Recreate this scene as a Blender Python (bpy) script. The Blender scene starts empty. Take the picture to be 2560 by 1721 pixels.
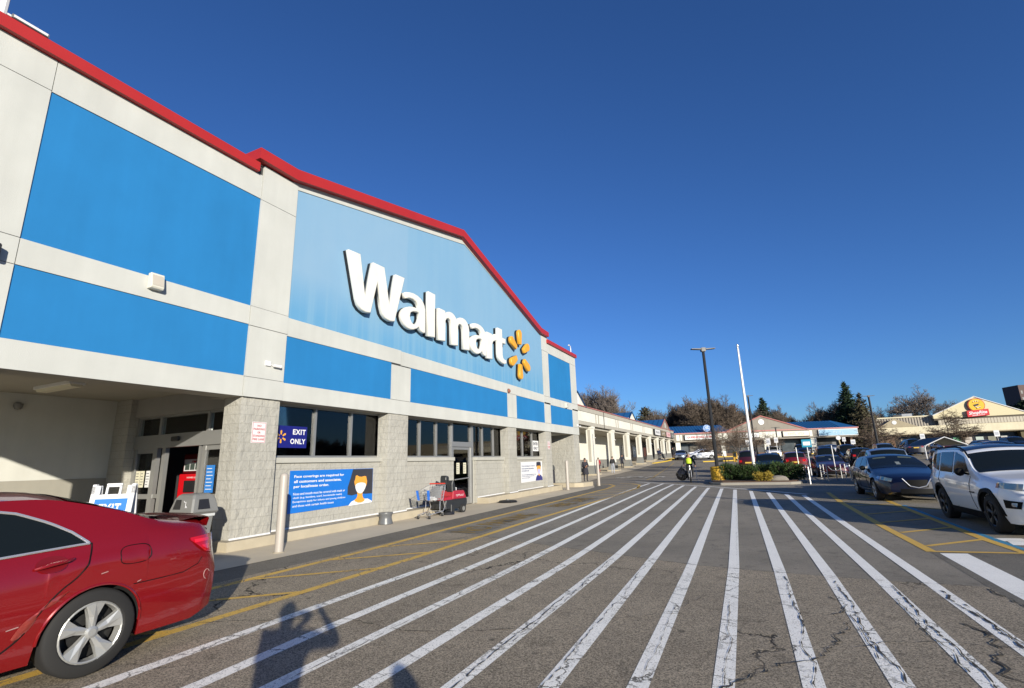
import bpy, bmesh, math, random
from mathutils import Vector, Matrix
sc = bpy.context.scene
COL = sc.collection
rad = math.radians

# ------------------------------------------------------------------ camera
YAW, PITCH, ROLL = rad(-25.7613), rad(13.4661), rad(-1.7405)
_f = Vector((math.sin(YAW)*math.cos(PITCH), math.cos(YAW)*math.cos(PITCH), math.sin(PITCH)))
_r = Vector((math.cos(YAW), -math.sin(YAW), 0)); _u = _r.cross(_f)
_r2 = _r*math.cos(ROLL)+_u*math.sin(ROLL); _u2 = -_r*math.sin(ROLL)+_u*math.cos(ROLL)
cam = bpy.data.objects.new('camera', bpy.data.cameras.new('camera')); COL.objects.link(cam)
cam.matrix_world = Matrix(((_r2.x, _u2.x, -_f.x, 0), (_r2.y, _u2.y, -_f.y, 0), (_r2.z, _u2.z, -_f.z, 1.6), (0, 0, 0, 1)))
cam.data.sensor_width = 36; cam.data.lens = 17.62
cam.data.clip_start = .05; cam.data.clip_end = 5000
sc.camera = cam
# ------------------------------------------------------------------ light
SUN_AZ, SUN_EL = rad(132.84), rad(13.18)
w = bpy.data.worlds.new('World'); sc.world = w; w.use_nodes = True
nt = w.node_tree; bg = nt.nodes['Background']
sky = nt.nodes.new('ShaderNodeTexSky'); sky.sky_type = 'NISHITA'; sky.sun_disc = False
sky.sun_elevation = SUN_EL; sky.sun_rotation = SUN_AZ; sky.altitude = 50
sky.air_density = 1.0; sky.dust_density = .15; sky.ozone_density = 4.0
tint = nt.nodes.new('ShaderNodeMix'); tint.data_type = 'RGBA'; tint.blend_type = 'MULTIPLY'; tint.inputs[0].default_value = 1
nt.links.new(sky.outputs[0], tint.inputs[6]); tint.inputs[7].default_value = (.335, .50, .76, 1)      # the clear dry winter blue of the photograph
nt.links.new(tint.outputs[2], bg.inputs[0]); bg.inputs[1].default_value = .119
sl = bpy.data.lights.new('sun', 'SUN'); sl.energy = 5; sl.angle = rad(.5); sl.color = (1, .93, .80)
sun = bpy.data.objects.new('sun', sl); COL.objects.link(sun)
sd = Vector((-math.sin(SUN_AZ)*math.cos(SUN_EL), -math.cos(SUN_AZ)*math.cos(SUN_EL), -math.sin(SUN_EL)))
sun.rotation_euler = sd.to_track_quat('-Z', 'Y').to_euler()
sun.location = (20, -20, 12)
sc.view_settings.view_transform = 'Standard'; sc.view_settings.look = 'None'
sc.view_settings.exposure = 0.65; sc.view_settings.gamma = 1

# ------------------------------------------------------------------ helpers
def tag(o, label=None, cat=None, group=None, kind=None):
    if label: o['label'] = label
    if cat: o['category'] = cat
    if group: o['group'] = group
    if kind: o['kind'] = kind
    return o
def empty(name, loc=(0, 0, 0), rz=0, label=None, cat=None, group=None):
    o = bpy.data.objects.new(name, None); COL.objects.link(o); o.empty_display_size = .2
    o.location = loc; o.rotation_euler = (0, 0, rz)
    return tag(o, label, cat, group)
def origin_of(o):
    v = Vector((0, 0, 0))
    while o is not None: v += o.location; o = o.parent
    return v
def kids(o): return [c for c in bpy.data.objects if c.parent is o]
def copy_tree(o, parent=None):
    c = o.copy(); COL.objects.link(c)
    if parent is not None: c.parent = parent
    for k in TREE.get(o, []): copy_tree(k, c)
    return c
TREE = {}
class MB:
    def __init__(s): s.v = []; s.f = []; s.m = []; s.mi = 0
    def add(s, vs, fs):
        n = len(s.v); s.v += [tuple(v) for v in vs]; s.f += [tuple(i+n for i in f) for f in fs]; s.m += [s.mi]*len(fs); return s
    def box(s, x0, x1, y0, y1, z0, z1):
        return s.add([(x, y, z) for x in (x0, x1) for y in (y0, y1) for z in (z0, z1)],
                     [(0, 1, 3, 2), (4, 6, 7, 5), (0, 4, 5, 1), (2, 3, 7, 6), (0, 2, 6, 4), (1, 5, 7, 3)])
    def quad(s, a, b, c, d): return s.add([a, b, c, d], [(0, 1, 2, 3)])
    def prism(s, pts, d):          # closed polygon pts (3D), extruded by vector d
        n = len(pts); d = Vector(d)
        vs = [tuple(p) for p in pts]+[tuple(Vector(p)+d) for p in pts]
        return s.add(vs, [tuple(range(n))[::-1], tuple(range(n, 2*n))]+[(i, (i+1) % n, n+(i+1) % n, n+i) for i in range(n)])
    def px(s, yz, x0, x1): return s.prism([(x0, y, z) for y, z in yz], (x1-x0, 0, 0))
    def pz(s, xy, z0, z1): return s.prism([(x, y, z0) for x, y in xy], (0, 0, z1-z0))
    def tube(s, pts, r, n=8, caps=True):
        pts = [Vector(p) for p in pts]; k = len(pts)
        rs = r if isinstance(r, (list, tuple)) else [r]*k
        vs = []; up = None
        for i, p in enumerate(pts):
            t = (pts[min(i+1, k-1)]-pts[max(i-1, 0)]).normalized()
            a = t.cross(Vector((0, 0, 1)) if abs(t.z) < .95 else Vector((1, 0, 0))).normalized()
            if up is not None and a.dot(up) < 0: a = -a
            up = a; b = t.cross(a)
            vs += [p+(a*math.cos(q)+b*math.sin(q))*rs[i] for q in [2*math.pi*j/n for j in range(n)]]
        fs = [(i*n+j, i*n+(j+1) % n, (i+1)*n+(j+1) % n, (i+1)*n+j) for i in range(k-1) for j in range(n)]
        if caps: fs += [tuple(range(n))[::-1], tuple(range((k-1)*n, k*n))]
        return s.add(vs, fs)
    def lathe(s, prof, c=(0, 0, 0), axis='z', n=24, caps=True):   # prof (r, h)
        vs = []
        for r, h in prof:
            for j in range(n):
                q = 2*math.pi*j/n; a, b = r*math.cos(q), r*math.sin(q)
                vs.append({'z': (c[0]+a, c[1]+b, c[2]+h), 'x': (c[0]+h, c[1]+a, c[2]+b), 'y': (c[0]+a, c[1]+h, c[2]+b)}[axis])
        k = len(prof)
        fs = [(i*n+j, i*n+(j+1) % n, (i+1)*n+(j+1) % n, (i+1)*n+j) for i in range(k-1) for j in range(n)]
        if caps: fs += [tuple(range(n))[::-1], tuple(range((k-1)*n, k*n))]
        return s.add(vs, fs)
    def grid(s, rows):             # list of rows of points
        n = len(rows[0])
        return s.add([p for r in rows for p in r], [(i*n+j, i*n+j+1, (i+1)*n+j+1, (i+1)*n+j) for i in range(len(rows)-1) for j in range(n-1)])
    def build(s, name, mat, parent=None, smooth=False, world=False, bevel=0, offset=None):
        me = bpy.data.meshes.new(name)
        v = s.v
        if world and parent is not None:
            o = origin_of(parent); v = [(a-o.x, b-o.y, c-o.z) for a, b, c in v]
        me.from_pydata(v, [], s.f)
        mats = mat if isinstance(mat, (list, tuple)) else [mat]
        for m in mats: me.materials.append(m)
        if len(mats) > 1:
            for p, i in zip(me.polygons, s.m): p.material_index = i
        me.update()
        bm = bmesh.new(); bm.from_mesh(me); bmesh.ops.recalc_face_normals(bm, faces=bm.faces)
        if bevel:
            bmesh.ops.bevel(bm, geom=[e for e in bm.edges if e.is_manifold and e.calc_face_angle(0) > .5], offset=bevel, segments=1, affect='EDGES', clamp_overlap=True)
        bm.to_mesh(me); bm.free()
        if smooth:
            for p in me.polygons: p.use_smooth = True
            if hasattr(me, 'set_sharp_from_angle'): me.set_sharp_from_angle(angle=rad(38))
        o = bpy.data.objects.new(name, me); COL.objects.link(o)
        if parent is not None: o.parent = parent; TREE.setdefault(parent, []).append(o)
        return o
def BOX(name, mat, parent, *a, **k): return MB().box(*a).build(name, mat, parent, world=k.pop('world', True), **k)
def text(body, mat, parent, frame, w=None, h=None, bold=0., name='lettering', depth=.002, name_align='CENTER', spacing=1., lines=1.):
    """lettering as a mesh; frame = (centre, right vector, up vector); fitted to w x h"""
    c = bpy.data.curves.new(name, 'FONT'); c.body = body; c.size = 1; c.offset = bold; c.extrude = .001; c.resolution_u = 3
    c.align_x = name_align; c.space_character = spacing; c.space_line = lines
    o = bpy.data.objects.new('tmp', c); COL.objects.link(o)
    dg = bpy.context.evaluated_depsgraph_get(); dg.update()
    me = bpy.data.meshes.new_from_object(o.evaluated_get(dg)); bpy.data.objects.remove(o); me.name = name
    xs = [v.co.x for v in me.vertices]; ys = [v.co.y for v in me.vertices]
    cx, cy = (min(xs)+max(xs))/2, (min(ys)+max(ys))/2
    sx = w/(max(xs)-min(xs)) if w else None; sy = h/(max(ys)-min(ys)) if h else None
    sx = sx or sy; sy = sy or sx
    P, U, V = [Vector(q) for q in frame]; Nn = U.cross(V)
    off = origin_of(parent) if parent is not None else Vector()
    for v in me.vertices:
        v.co = P+U*((v.co.x-cx)*sx)+V*((v.co.y-cy)*sy)+Nn*(depth if v.co.z > 0 else 0)-off
    me.materials.clear(); me.materials.append(mat)
    ob = bpy.data.objects.new(name, me); COL.objects.link(ob)
    if parent is not None: ob.parent = parent; TREE.setdefault(parent, []).append(ob)
    return ob
def WALL(y, z, x): return ((x, y, z), (0, 1, 0), (0, 0, 1))       # lettering frame on a wall facing +X

# terrain: flat at the camera, rising gently along the shops
ZB = [(-4000, 0), (8, 0), (26, .15), (45, .15), (52, .27), (60, .5), (68, .8), (76, 1.15), (84, 1.5), (100, 1.75), (140, 2.0), (4000, 2.0)]
def zg(y):
    for (a, za), (b, zb) in zip(ZB, ZB[1:]):
        if y <= b: return za+(zb-za)*(y-a)/(b-a)
    return 2.0
def clip_y(poly, y0, y1):
    def half(p, y, keep_gt):
        out = []
        for i in range(len(p)):
            a, b = p[i], p[(i+1) % len(p)]
            ia = (a[1] >= y) if keep_gt else (a[1] <= y); ib = (b[1] >= y) if keep_gt else (b[1] <= y)
            if ia: out.append(a)
            if ia != ib:
                t = (y-a[1])/(b[1]-a[1]); out.append((a[0]+(b[0]-a[0])*t, y))
        return out
    p = half(poly, y0, True)
    return half(p, y1, False) if len(p) > 2 else []
def sheet(polys, dz, name, mat, kind='structure', thick=0):
    m = MB()
    for poly in polys:
        for (a, _), (b, _) in zip(ZB, ZB[1:]):
            ys = [p[1] for p in poly]
            if max(ys) <= a or min(ys) >= b: continue
            p = clip_y(poly, a, b)
            q = []
            for v in p:
                if not q or (abs(v[0]-q[-1][0])+abs(v[1]-q[-1][1])) > 1e-6: q.append(v)
            if len(q) > 2 and abs(q[0][0]-q[-1][0])+abs(q[0][1]-q[-1][1]) < 1e-6: q.pop()
            if len(q) < 3: continue
            if thick: m.prism([(x, y, zg(y)+dz-thick) for x, y in q], (0, 0, thick))
            else: m.add([(x, y, zg(y)+dz) for x, y in q], [tuple(range(len(q)))])
    o = m.build(name, mat)
    if kind: tag(o, kind=kind)
    return o
def strip(pts, wd):               # polyline -> quads of width wd (flat)
    out = []
    P = [Vector((p[0], p[1], 0)) for p in pts]; L = []; Rr = []
    for i, p in enumerate(P):
        t = (P[min(i+1, len(P)-1)]-P[max(i-1, 0)]).normalized(); nrm = Vector((-t.y, t.x, 0))*(wd/2)
        L.append(p+nrm); Rr.append(p-nrm)
    for i in range(len(P)-1): out.append([(L[i].x, L[i].y), (L[i+1].x, L[i+1].y), (Rr[i+1].x, Rr[i+1].y), (Rr[i].x, Rr[i].y)])
    return out

# ------------------------------------------------------------------ materials
class NT:
    def __init__(s, name):
        s.m = bpy.data.materials.new(name); s.m.use_nodes = True; s.t = s.m.node_tree
        s.b = s.t.nodes['Principled BSDF']; s.out = s.t.nodes['Material Output']
    def n(s, ty, **k):
        nd = s.t.nodes.new(ty)
        for a, v in k.items():
            if a.startswith('_'): setattr(nd, a[1:], v)
        for a, v in k.items():
            if a.startswith('_'): continue
            i = int(a[1:]) if a[0] == 'i' and a[1:].isdigit() else a.replace('__', ' ')
            s.set(nd.inputs[i], v)
        return nd
    def set(s, inp, v):
        if hasattr(v, 'is_linked') or isinstance(v, bpy.types.NodeSocket): s.t.links.new(v, inp)
        else:
            if inp.type == 'RGBA' and len(v) == 3: v = (*v, 1)
            inp.default_value = v
    def pos(s, scale=(1, 1, 1), obj=False):
        g = s.n('ShaderNodeTexCoord').outputs['Object'] if obj else s.n('ShaderNodeNewGeometry').outputs['Position']
        mp = s.n('ShaderNodeMapping'); s.t.links.new(g, mp.inputs[0]); mp.inputs['Scale'].default_value = scale
        return mp.outputs[0]
    def noise(s, scale, det=3, vec=None, rough=.55, dist=0):
        return s.n('ShaderNodeTexNoise', Vector=vec if vec is not None else s.pos(), Scale=scale, Detail=det, Roughness=rough, Distortion=dist).outputs[0]
    def vor(s, scale, feat='F1', vec=None, out='Distance'):
        return s.n('ShaderNodeTexVoronoi', _feature=feat, Vector=vec if vec is not None else s.pos(), Scale=scale).outputs[out]
    def ramp(s, fac, stops, interp='LINEAR'):
        r = s.n('ShaderNodeValToRGB', i0=fac); e = r.color_ramp.elements; r.color_ramp.interpolation = interp
        while len(e) < len(stops): e.new(.5)
        for el, (p, c) in zip(e, stops):
            el.position = p; el.color = (c, c, c, 1) if isinstance(c, (int, float)) else (*c, 1)
        return r.outputs[0]
    def mix(s, a, b, f, mode='MIX'):
        m = s.n('ShaderNodeMix', _data_type='RGBA', _blend_type=mode)
        s.set(m.inputs[0], f); s.set(m.inputs[6], a); s.set(m.inputs[7], b); return m.outputs[2]
    def math(s, op, a, b=0.):
        m = s.n('ShaderNodeMath', _operation=op); s.set(m.inputs[0], a); s.set(m.inputs[1], b); return m.outputs[0]
    def bump(s, h, strength=.3, dist=.01, prev=None):
        b = s.n('ShaderNodeBump', Strength=strength, Distance=dist); s.set(b.inputs['Height'], h)
        if prev is not None: s.set(b.inputs['Normal'], prev)
        return b.outputs[0]
    def done(s, col=None, rough=.6, metal=0., normal=None, coat=0., spec=None):
        b = s.b.inputs
        if col is not None: s.set(b['Base Color'], col)
        s.set(b['Roughness'], rough); s.set(b['Metallic'], metal)
        if normal is not None: s.set(b['Normal'], normal)
        if coat: b['Coat Weight'].default_value = coat; b['Coat Roughness'].default_value = .04
        if spec is not None: b['Specular IOR Level'].default_value = spec
        return s.m
def plain(name, col, rough=.55, metal=0., var=.12, scale=3., bump=0., bs=60., coat=0., obj=False, spec=None):
    s = NT(name); p = s.pos(obj=obj); col = [x*.78 for x in col]
    n1 = s.noise(scale, 4, p)
    c = s.mix([x*(1-var) for x in col], [min(1, x*(1+var)) for x in col], n1) if var else col
    r = s.math('MULTIPLY_ADD', n1, .12) if var else rough
    if var: r.node.inputs[2].default_value = rough-.06
    nm = s.bump(s.noise(bs, 3, p), .5, bump) if bump else None
    return s.done(c, r, metal, nm, coat, spec)
# ---- materials of the place
def stucco(name, col, var=.07):
    s = NT(name); p = s.pos(); col = [x*.66 for x in col]
    big = s.noise(.9, 5, p); streak = s.noise(1., 4, s.pos((3.2, 3.2, .35)))
    f = s.math('ADD', s.math('MULTIPLY', big, .6), s.math('MULTIPLY', streak, .4))
    c = s.mix([x*(1-var*1.6) for x in col], [min(1, x*(1+var)) for x in col], s.ramp(f, [(.3, 0), (.7, 1)]))
    fine = s.noise(170, 2, p); c = s.mix(c, [x*.82 for x in col], s.ramp(fine, [(.6, 0), (.75, .5)]))
    return s.done(c, .85, 0, s.bump(s.noise(110, 4, p), .55, .006), spec=.2)
M_white = stucco('white_stucco', (.66, .67, .63))
M_blue = stucco('blue_stucco', (.024, .232, .56), .06)
M_joint = plain('shadow_joint', (.05, .05, .05), .9, var=0)
def faded_blue():
    s = NT('faded_blue_stucco'); p = s.pos()
    cl = s.noise(.28, 5, p, .6, .6); st = s.noise(1., 5, s.pos((1, 2.6, .16)), .6)
    sep = s.n('ShaderNodeSeparateXYZ', i0=p); y, z = sep.outputs[1], sep.outputs[2]
    edge = s.math('ADD', y, s.math('MULTIPLY', s.noise(1.2, 2, s.pos((1, 0, 1))), .15))
    left = s.ramp(s.math('MULTIPLY', edge, .05), [(.6665, .8), (.668, .0)])       # sun-bleached area with a hard vertical edge
    lowz = s.ramp(s.math('MULTIPLY', z, .1), [(.56, 1), (.68, 0)])
    f = s.math('ADD', s.math('MULTIPLY', cl, .55), s.math('MULTIPLY', st, .55))
    a = s.mix((.145, .285, .43), (.165, .30, .435), s.ramp(f, [(.4, 0), (.66, 1)]))
    a = s.mix(a, (.205, .32, .44), s.math('MULTIPLY', left, s.math('MULTIPLY', cl, 1.0)))
    drip = s.noise(1., 3, s.pos((1, 4.2, .05)))
    rest = s.mix((.085, .25, .425), (.13, .285, .43), s.ramp(drip, [(.42, 0), (.62, 1)]))
    a = s.mix(a, rest, s.math('MULTIPLY', lowz, .85))
    return s.done(a, .85, 0, s.bump(s.noise(110, 4, p), .5, .006), spec=.2)
M_faded = faded_blue()
M_red = plain('red_coping_metal', (.42, .022, .02), .45, var=.1, scale=1.5)
def splitface(name, col, scale=1.):
    s = NT(name); p = s.pos()
    sep = s.n('ShaderNodeSeparateXYZ', i0=p)
    comb = s.n('ShaderNodeCombineXYZ', i0=s.math('ADD', sep.outputs[0], sep.outputs[1]), i1=sep.outputs[2])
    br = s.n('ShaderNodeTexBrick', Vector=comb.outputs[0], Scale=1., Mortar__Size=.008, Mortar__Smooth=.3, Bias=0., Brick__Width=.40, Row__Height=.205,
             Color1=(.35, .35, .35), Color2=(.65, .65, .65), Mortar=(0, 0, 0))
    br.offset = .5
    rock = s.noise(9, 5, p, .62, .3)
    tone = s.noise(1.1, 4, p)
    c = s.mix([x*.88 for x in col], [x*1.1 for x in col], s.ramp(s.math('ADD', s.math('MULTIPLY', tone, .7), s.math('MULTIPLY', br.outputs[0], .3)), [(.3, 0), (.7, 1)]))
    c = s.mix(c, [x*.62 for x in col], s.math('MULTIPLY', br.outputs[1], .3))
    c = s.mix(c, [x*.7 for x in col], s.ramp(s.noise(60, 3, p), [(.58, 0), (.8, .6)]))
    nm = s.bump(br.outputs[1], .35, -.01); nm = s.bump(rock, .7, .045*scale, nm)
    return s.done(c, .9, 0, nm, spec=.15)
M_block = splitface('split_face_block', (.33, .32, .285))
M_sill = plain('precast_sill', (.45, .44, .39), .8, var=.1, scale=4, bump=.004)
M_ledge = plain('concrete_ledge', (.46, .40, .29), .85, var=.22, scale=2.2, bump=.006, bs=40)
def asphalt(name, dark, light, agg=90., crack=1., brown=(1, 1, 1)):
    s = NT(name); p = s.pos()
    v = s.vor(agg, 'F1', p, 'Color'); vv = s.n('ShaderNodeSeparateXYZ', i0=v).outputs[0]
    n0 = s.noise(agg*2.1, 2, p)
    sp = s.math('ADD', s.math('MULTIPLY', vv, .6), s.math('MULTIPLY', n0, .4))
    c = s.mix(dark, light, s.ramp(sp, [(.25, 0), (.8, 1)]))
    big = s.noise(.45, 5, p, .6)
    c = s.mix(c, (0, 0, 0), s.ramp(big, [(.35, .22), (.6, 0)]))
    mid = s.noise(3.1, 4, p, .6); c = s.mix(c, (0, 0, 0), s.ramp(mid, [(.56, 0), (.72, .28)]))
    blob = s.vor(1.7, 'F1', s.pos((1, 1, 1))); bm_ = s.ramp(s.math('ADD', blob, s.math('MULTIPLY', s.noise(6, 3, p), .12)), [(.085, .55), (.13, 0)])
    c = s.mix(c, (.02, .018, .016), bm_)
    # cracks
    wp = s.n('ShaderNodeVectorMath', _operation='ADD', i0=p, i1=s.n('ShaderNodeVectorMath', _operation='SCALE', i0=s.n('ShaderNodeTexNoise', Vector=p, Scale=1.6, Detail=5., Roughness=.65).outputs[1], Scale=1.1).outputs[0])
    cr = s.vor(.42, 'DISTANCE_TO_EDGE', wp.outputs[0]); msk = s.ramp(s.noise(.33, 2, p), [(.47, 0), (.6, 1)])
    ck = s.math('MULTIPLY', s.ramp(cr, [(.004, 1), (.012, 0)]), msk)
    ck = s.math('MULTIPLY', ck, crack)
    c = s.mix(c, (.012, .011, .01), ck)
    c = s.mix(c, brown, 1., 'MULTIPLY')
    nm = s.bump(s.math('SUBTRACT', sp, ck), .9, .006)
    return s.done(c, .88, 0, nm, spec=.25)
M_asph_old = asphalt('old_asphalt', (.14, .118, .085), (.49, .41, .30), 105., 1.)
M_asph_new = asphalt('newer_asphalt', (.215, .19, .15), (.31, .275, .22), 110., .35)
M_asph_dark = asphalt('dark_asphalt', (.13, .118, .095), (.235, .212, .172), 110., .1)
def paint(name, col, wear=.5, cracks=1., under=(.13, .12, .10)):
    s = NT(name); p = s.pos()
    wp = s.n('ShaderNodeVectorMath', _operation='ADD', i0=p, i1=s.n('ShaderNodeVectorMath', _operation='SCALE', i0=s.n('ShaderNodeTexNoise', Vector=p, Scale=7., Detail=5., Roughness=.7).outputs[1], Scale=.22).outputs[0])
    cr = s.vor(2.6, 'DISTANCE_TO_EDGE', wp.outputs[0]); sep = s.n('ShaderNodeSeparateXYZ', i0=p)
    near = s.ramp(s.math('MULTIPLY', s.math('ADD', sep.outputs[1], s.math('MULTIPLY', sep.outputs[0], .23)), .1), [(.80, 1), (.90, .05)])     # old asphalt cracks its paint, the newer patch does not
    msk = s.ramp(s.noise(.9, 3, p), [(.42, 0), (.55, 1)])
    ck = s.math('MULTIPLY', s.math('MULTIPLY', s.ramp(cr, [(.012, 1), (.03, 0)]), msk), near)
    fine = s.vor(11, 'DISTANCE_TO_EDGE', wp.outputs[0]); ck2 = s.math('MULTIPLY', s.math('MULTIPLY', s.ramp(fine, [(.02, .8), (.05, 0)]), near), s.ramp(s.noise(2.3, 3, p), [(.5, 0), (.62, 1)]))
    pit = s.math('MULTIPLY', s.ramp(s.noise(75, 3, p), [(.60-.06*wear, 0), (.70-.06*wear, .75)]), s.math('MULTIPLY_ADD', near, .8))
    pit.node.inputs[0]; 
    f = s.math('MAXIMUM', s.math('MULTIPLY', ck, cracks), s.math('MAXIMUM', s.math('MULTIPLY', ck2, cracks), pit))
    tone = s.noise(2.4, 4, p)
    c = s.mix([x*.84 for x in col], col, tone)
    patch = s.ramp(s.noise(1.3, 5, p, .7), [(.70-.13*wear, 0), (.80-.13*wear, .85)])
    c = s.mix(c, under, s.math('MAXIMUM', f, s.math('MULTIPLY', patch, wear)))
    return s.done(c, .75, 0, s.bump(s.math('SUBTRACT', s.noise(80, 3, p), f), .6, .004), spec=.3)
M_pwhite = paint('white_road_paint', (.95, .92, .84), .3)
M_pyel = paint('yellow_road_paint', (.70, .44, .09), .5)
M_pyelw = paint('worn_yellow_paint', (.52, .35, .10), 1.2)
M_pblue = paint('blue_road_paint', (.05, .26, .42), .8)
M_conc = plain('walkway_concrete', (.66, .57, .42), .9, var=.2, scale=.9, bump=.004, bs=50)
M_kerb = plain('kerb_concrete', (.30, .28, .24), .9, var=.2, scale=2, bump=.005)
M_kyel = plain('yellow_kerb_paint', (.62, .42, .04), .7, var=.2, scale=3)
M_alu = plain('anodised_aluminium', (.42, .42, .41), .38, .6, var=.06)
M_steel = plain('galvanised_steel', (.5, .5, .5), .4, .8, var=.1)
M_chrome = plain('chrome', (.9, .9, .9), .22, .75, var=0)
M_black = plain('black_plastic', (.018, .018, .02), .5, var=.1)
M_dark = plain('dark_interior', (.03, .03, .032), .8, var=.2)
M_rub = plain('tyre_rubber', (.014, .0135, .013), .82, var=.15, scale=8)
M_greyp = plain('grey_plastic', (.2, .2, .19), .45, var=.15)
M_tan = plain('taupe_bollard_paint', (.43, .39, .345), .45, var=.07, scale=1.5)
M_signw = plain('white_sign_face', (.75, .75, .75), .45, var=.04)
M_redtx = plain('red_sign_ink', (.5, .02, .03), .5, var=0)
M_navy = plain('navy_vinyl', (.012, .014, .18), .35, var=.08)
M_bann = plain('blue_banner_vinyl', (.012, .17, .62), .4, var=.06)
M_txw = plain('white_ink', (.8, .8, .8), .5, var=0)
M_txb = plain('dark_ink', (.02, .025, .05), .5, var=0)
M_orange = plain('orange_print', (.82, .36, .05), .5, var=.05)
M_yspark = plain('amber_sign_plastic', (.80, .38, .03), .4, var=.1, scale=4)
M_ivory = plain('ivory_sign_plastic', (.80, .79, .73), .42, var=.1, scale=2.2)
M_black2 = plain('black_return_metal', (.012, .011, .011), .5, var=0)
def glassmat(name, tint=(.80, .84, .82), rough=.02):
    s = NT(name); s.t.nodes.remove(s.b)
    tr = s.n('ShaderNodeBsdfTransparent', Color=tint); gl = s.n('ShaderNodeBsdfGlossy', Color=(1, 1, 1), Roughness=rough)
    fr = s.n('ShaderNodeFresnel', IOR=1.55); mx = s.n('ShaderNodeMixShader', i0=fr.outputs[0], i1=tr.outputs[0], i2=gl.outputs[0])
    s.t.links.new(mx.outputs[0], s.out.inputs[0]); return s.m
M_glass = glassmat('window_glass')
M_cglass = plain("car_glass", (.008, .011, .011), .03, var=0, spec=.38)

# ---- ground sheets
m = MB()
xs = [-2500, 2500]
for (a, za), (b, zb) in zip(ZB, ZB[1:]): m.quad((xs[0], a, za), (xs[1], a, za), (xs[1], b, zb), (xs[0], b, zb))
tag(m.build('ground', M_asph_new), kind='structure')
# older coarse asphalt in the foreground
E1 = [(-7.6, 11.3), (-4.82, 10.08), (-3.2, 9.45), (-1.13, 8.65), (-.05, 8.47), (1.2, 8.33), (2.2, 8.32)]
sheet([[(a[0], -40), (b[0], -40), b, a] for a, b in zip(E1, E1[1:])], .002, 'old_asphalt', M_asph_old)
sheet([[(2.2, -40), (30, -40), (30, 12.2), (2.2, 10.75)]], .002, 'dark_asphalt', M_asph_dark)
sheet([[(-8.5, -20), (-7.6, -20), (-7.6, 7.3), (-8.5, 7.3)], [(-8.5, 7.3), (-7.6, 7.3), (-7.85, 27), (-8.75, 27)], [(-8.75, 27), (-7.85, 27), (-8.6, 31.2), (-9.6, 31.2)]], .002, 'gutter_strip', M_asph_dark)
# walkway (flush with the lane) and concrete apron along the arcade
sheet([[(-16, -20), (-8.5, -20), (-8.5, 7.3), (-16, 7.3)], [(-16, 7.3), (-8.5, 7.3), (-8.75, 27), (-16, 27)], [(-16, 27), (-8.75, 27), (-9.0, 29), (-16, 29)], [(-16, 29), (-9.0, 29), (-9.7, 31.2), (-16, 31.2)]], .006, 'walkway', M_conc)
sheet([[(-19.2, 31.2), (-9.8, 31.2), (-12.2, 38), (-19.2, 38)], [(-19.2, 38), (-12.2, 38), (-13.6, 46), (-19.2, 46)], [(-19.2, 46), (-13.6, 46), (-14.2, 104), (-19.2, 104)]], .02, 'arcade_walk', M_conc, thick=0)
# crosswalk stripes
ST = [[(-4.86, -8), (-4.90, 2), (-4.98, 3.35), (-5.25, 9), (-5.41, 11.3), (-6.72, 33.2)],
      [(-4.05, -8), (-4.18, 2.9), (-4.30, 4.2), (-4.57, 9.5), (-5.8, 33)],
      [(-3.45, -8), (-3.60, 3), (-3.86, 9.7), (-5.0, 31.5)],
      [(-2.75, -8), (-2.92, 3.3), (-3.16, 9.4), (-4.25, 30.3)],
      [(-2.15, -8), (-2.30, 3.5), (-2.50, 9.2), (-3.45, 29)],
      [(-1.5, -8), (-1.63, 3.7), (-1.87, 9), (-2.7, 27.8)],
      [(-.9, -8), (-1.03, 3.9), (-1.22, 8.75), (-2.03, 27)],
      [(-.35, -8), (-.47, 4.2), (-.62, 8.7), (-1.40, 26)],
      [(.22, -8), (.11, 4.5), (-.01, 8.5), (-.72, 25)],
      [(.75, -8), (.67, 4.7), (.59, 8.4), (-.05, 24.2)],
      [(1.28, -8), (1.22, 4.9), (1.15, 8.3), (.58, 23.3)],
      [(1.80, -8), (1.72, 5.1), (1.66, 8.2), (1.15, 22.6)]]
sheet([q for s_ in ST for q in strip(s_, .15)], .0045, 'crosswalk_stripes', M_pwhite)
sheet([q for q in strip([(-8.2, 36.0), (-4.6, 31.3), (-2.2, 28.1), (-.1, 25.1), (1.3, 23.1)], .16)], .007, 'crosswalk_edge_line', M_pwhite)
sheet([[(2.3, 10.6), (2.66, 10.66), (2.72, 3), (2.36, 3)]]+[q for q in strip([(3.55, 12.3), (3.95, 12.35)], .35)], .0045, 'crossing_bar', M_pwhite)
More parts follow.
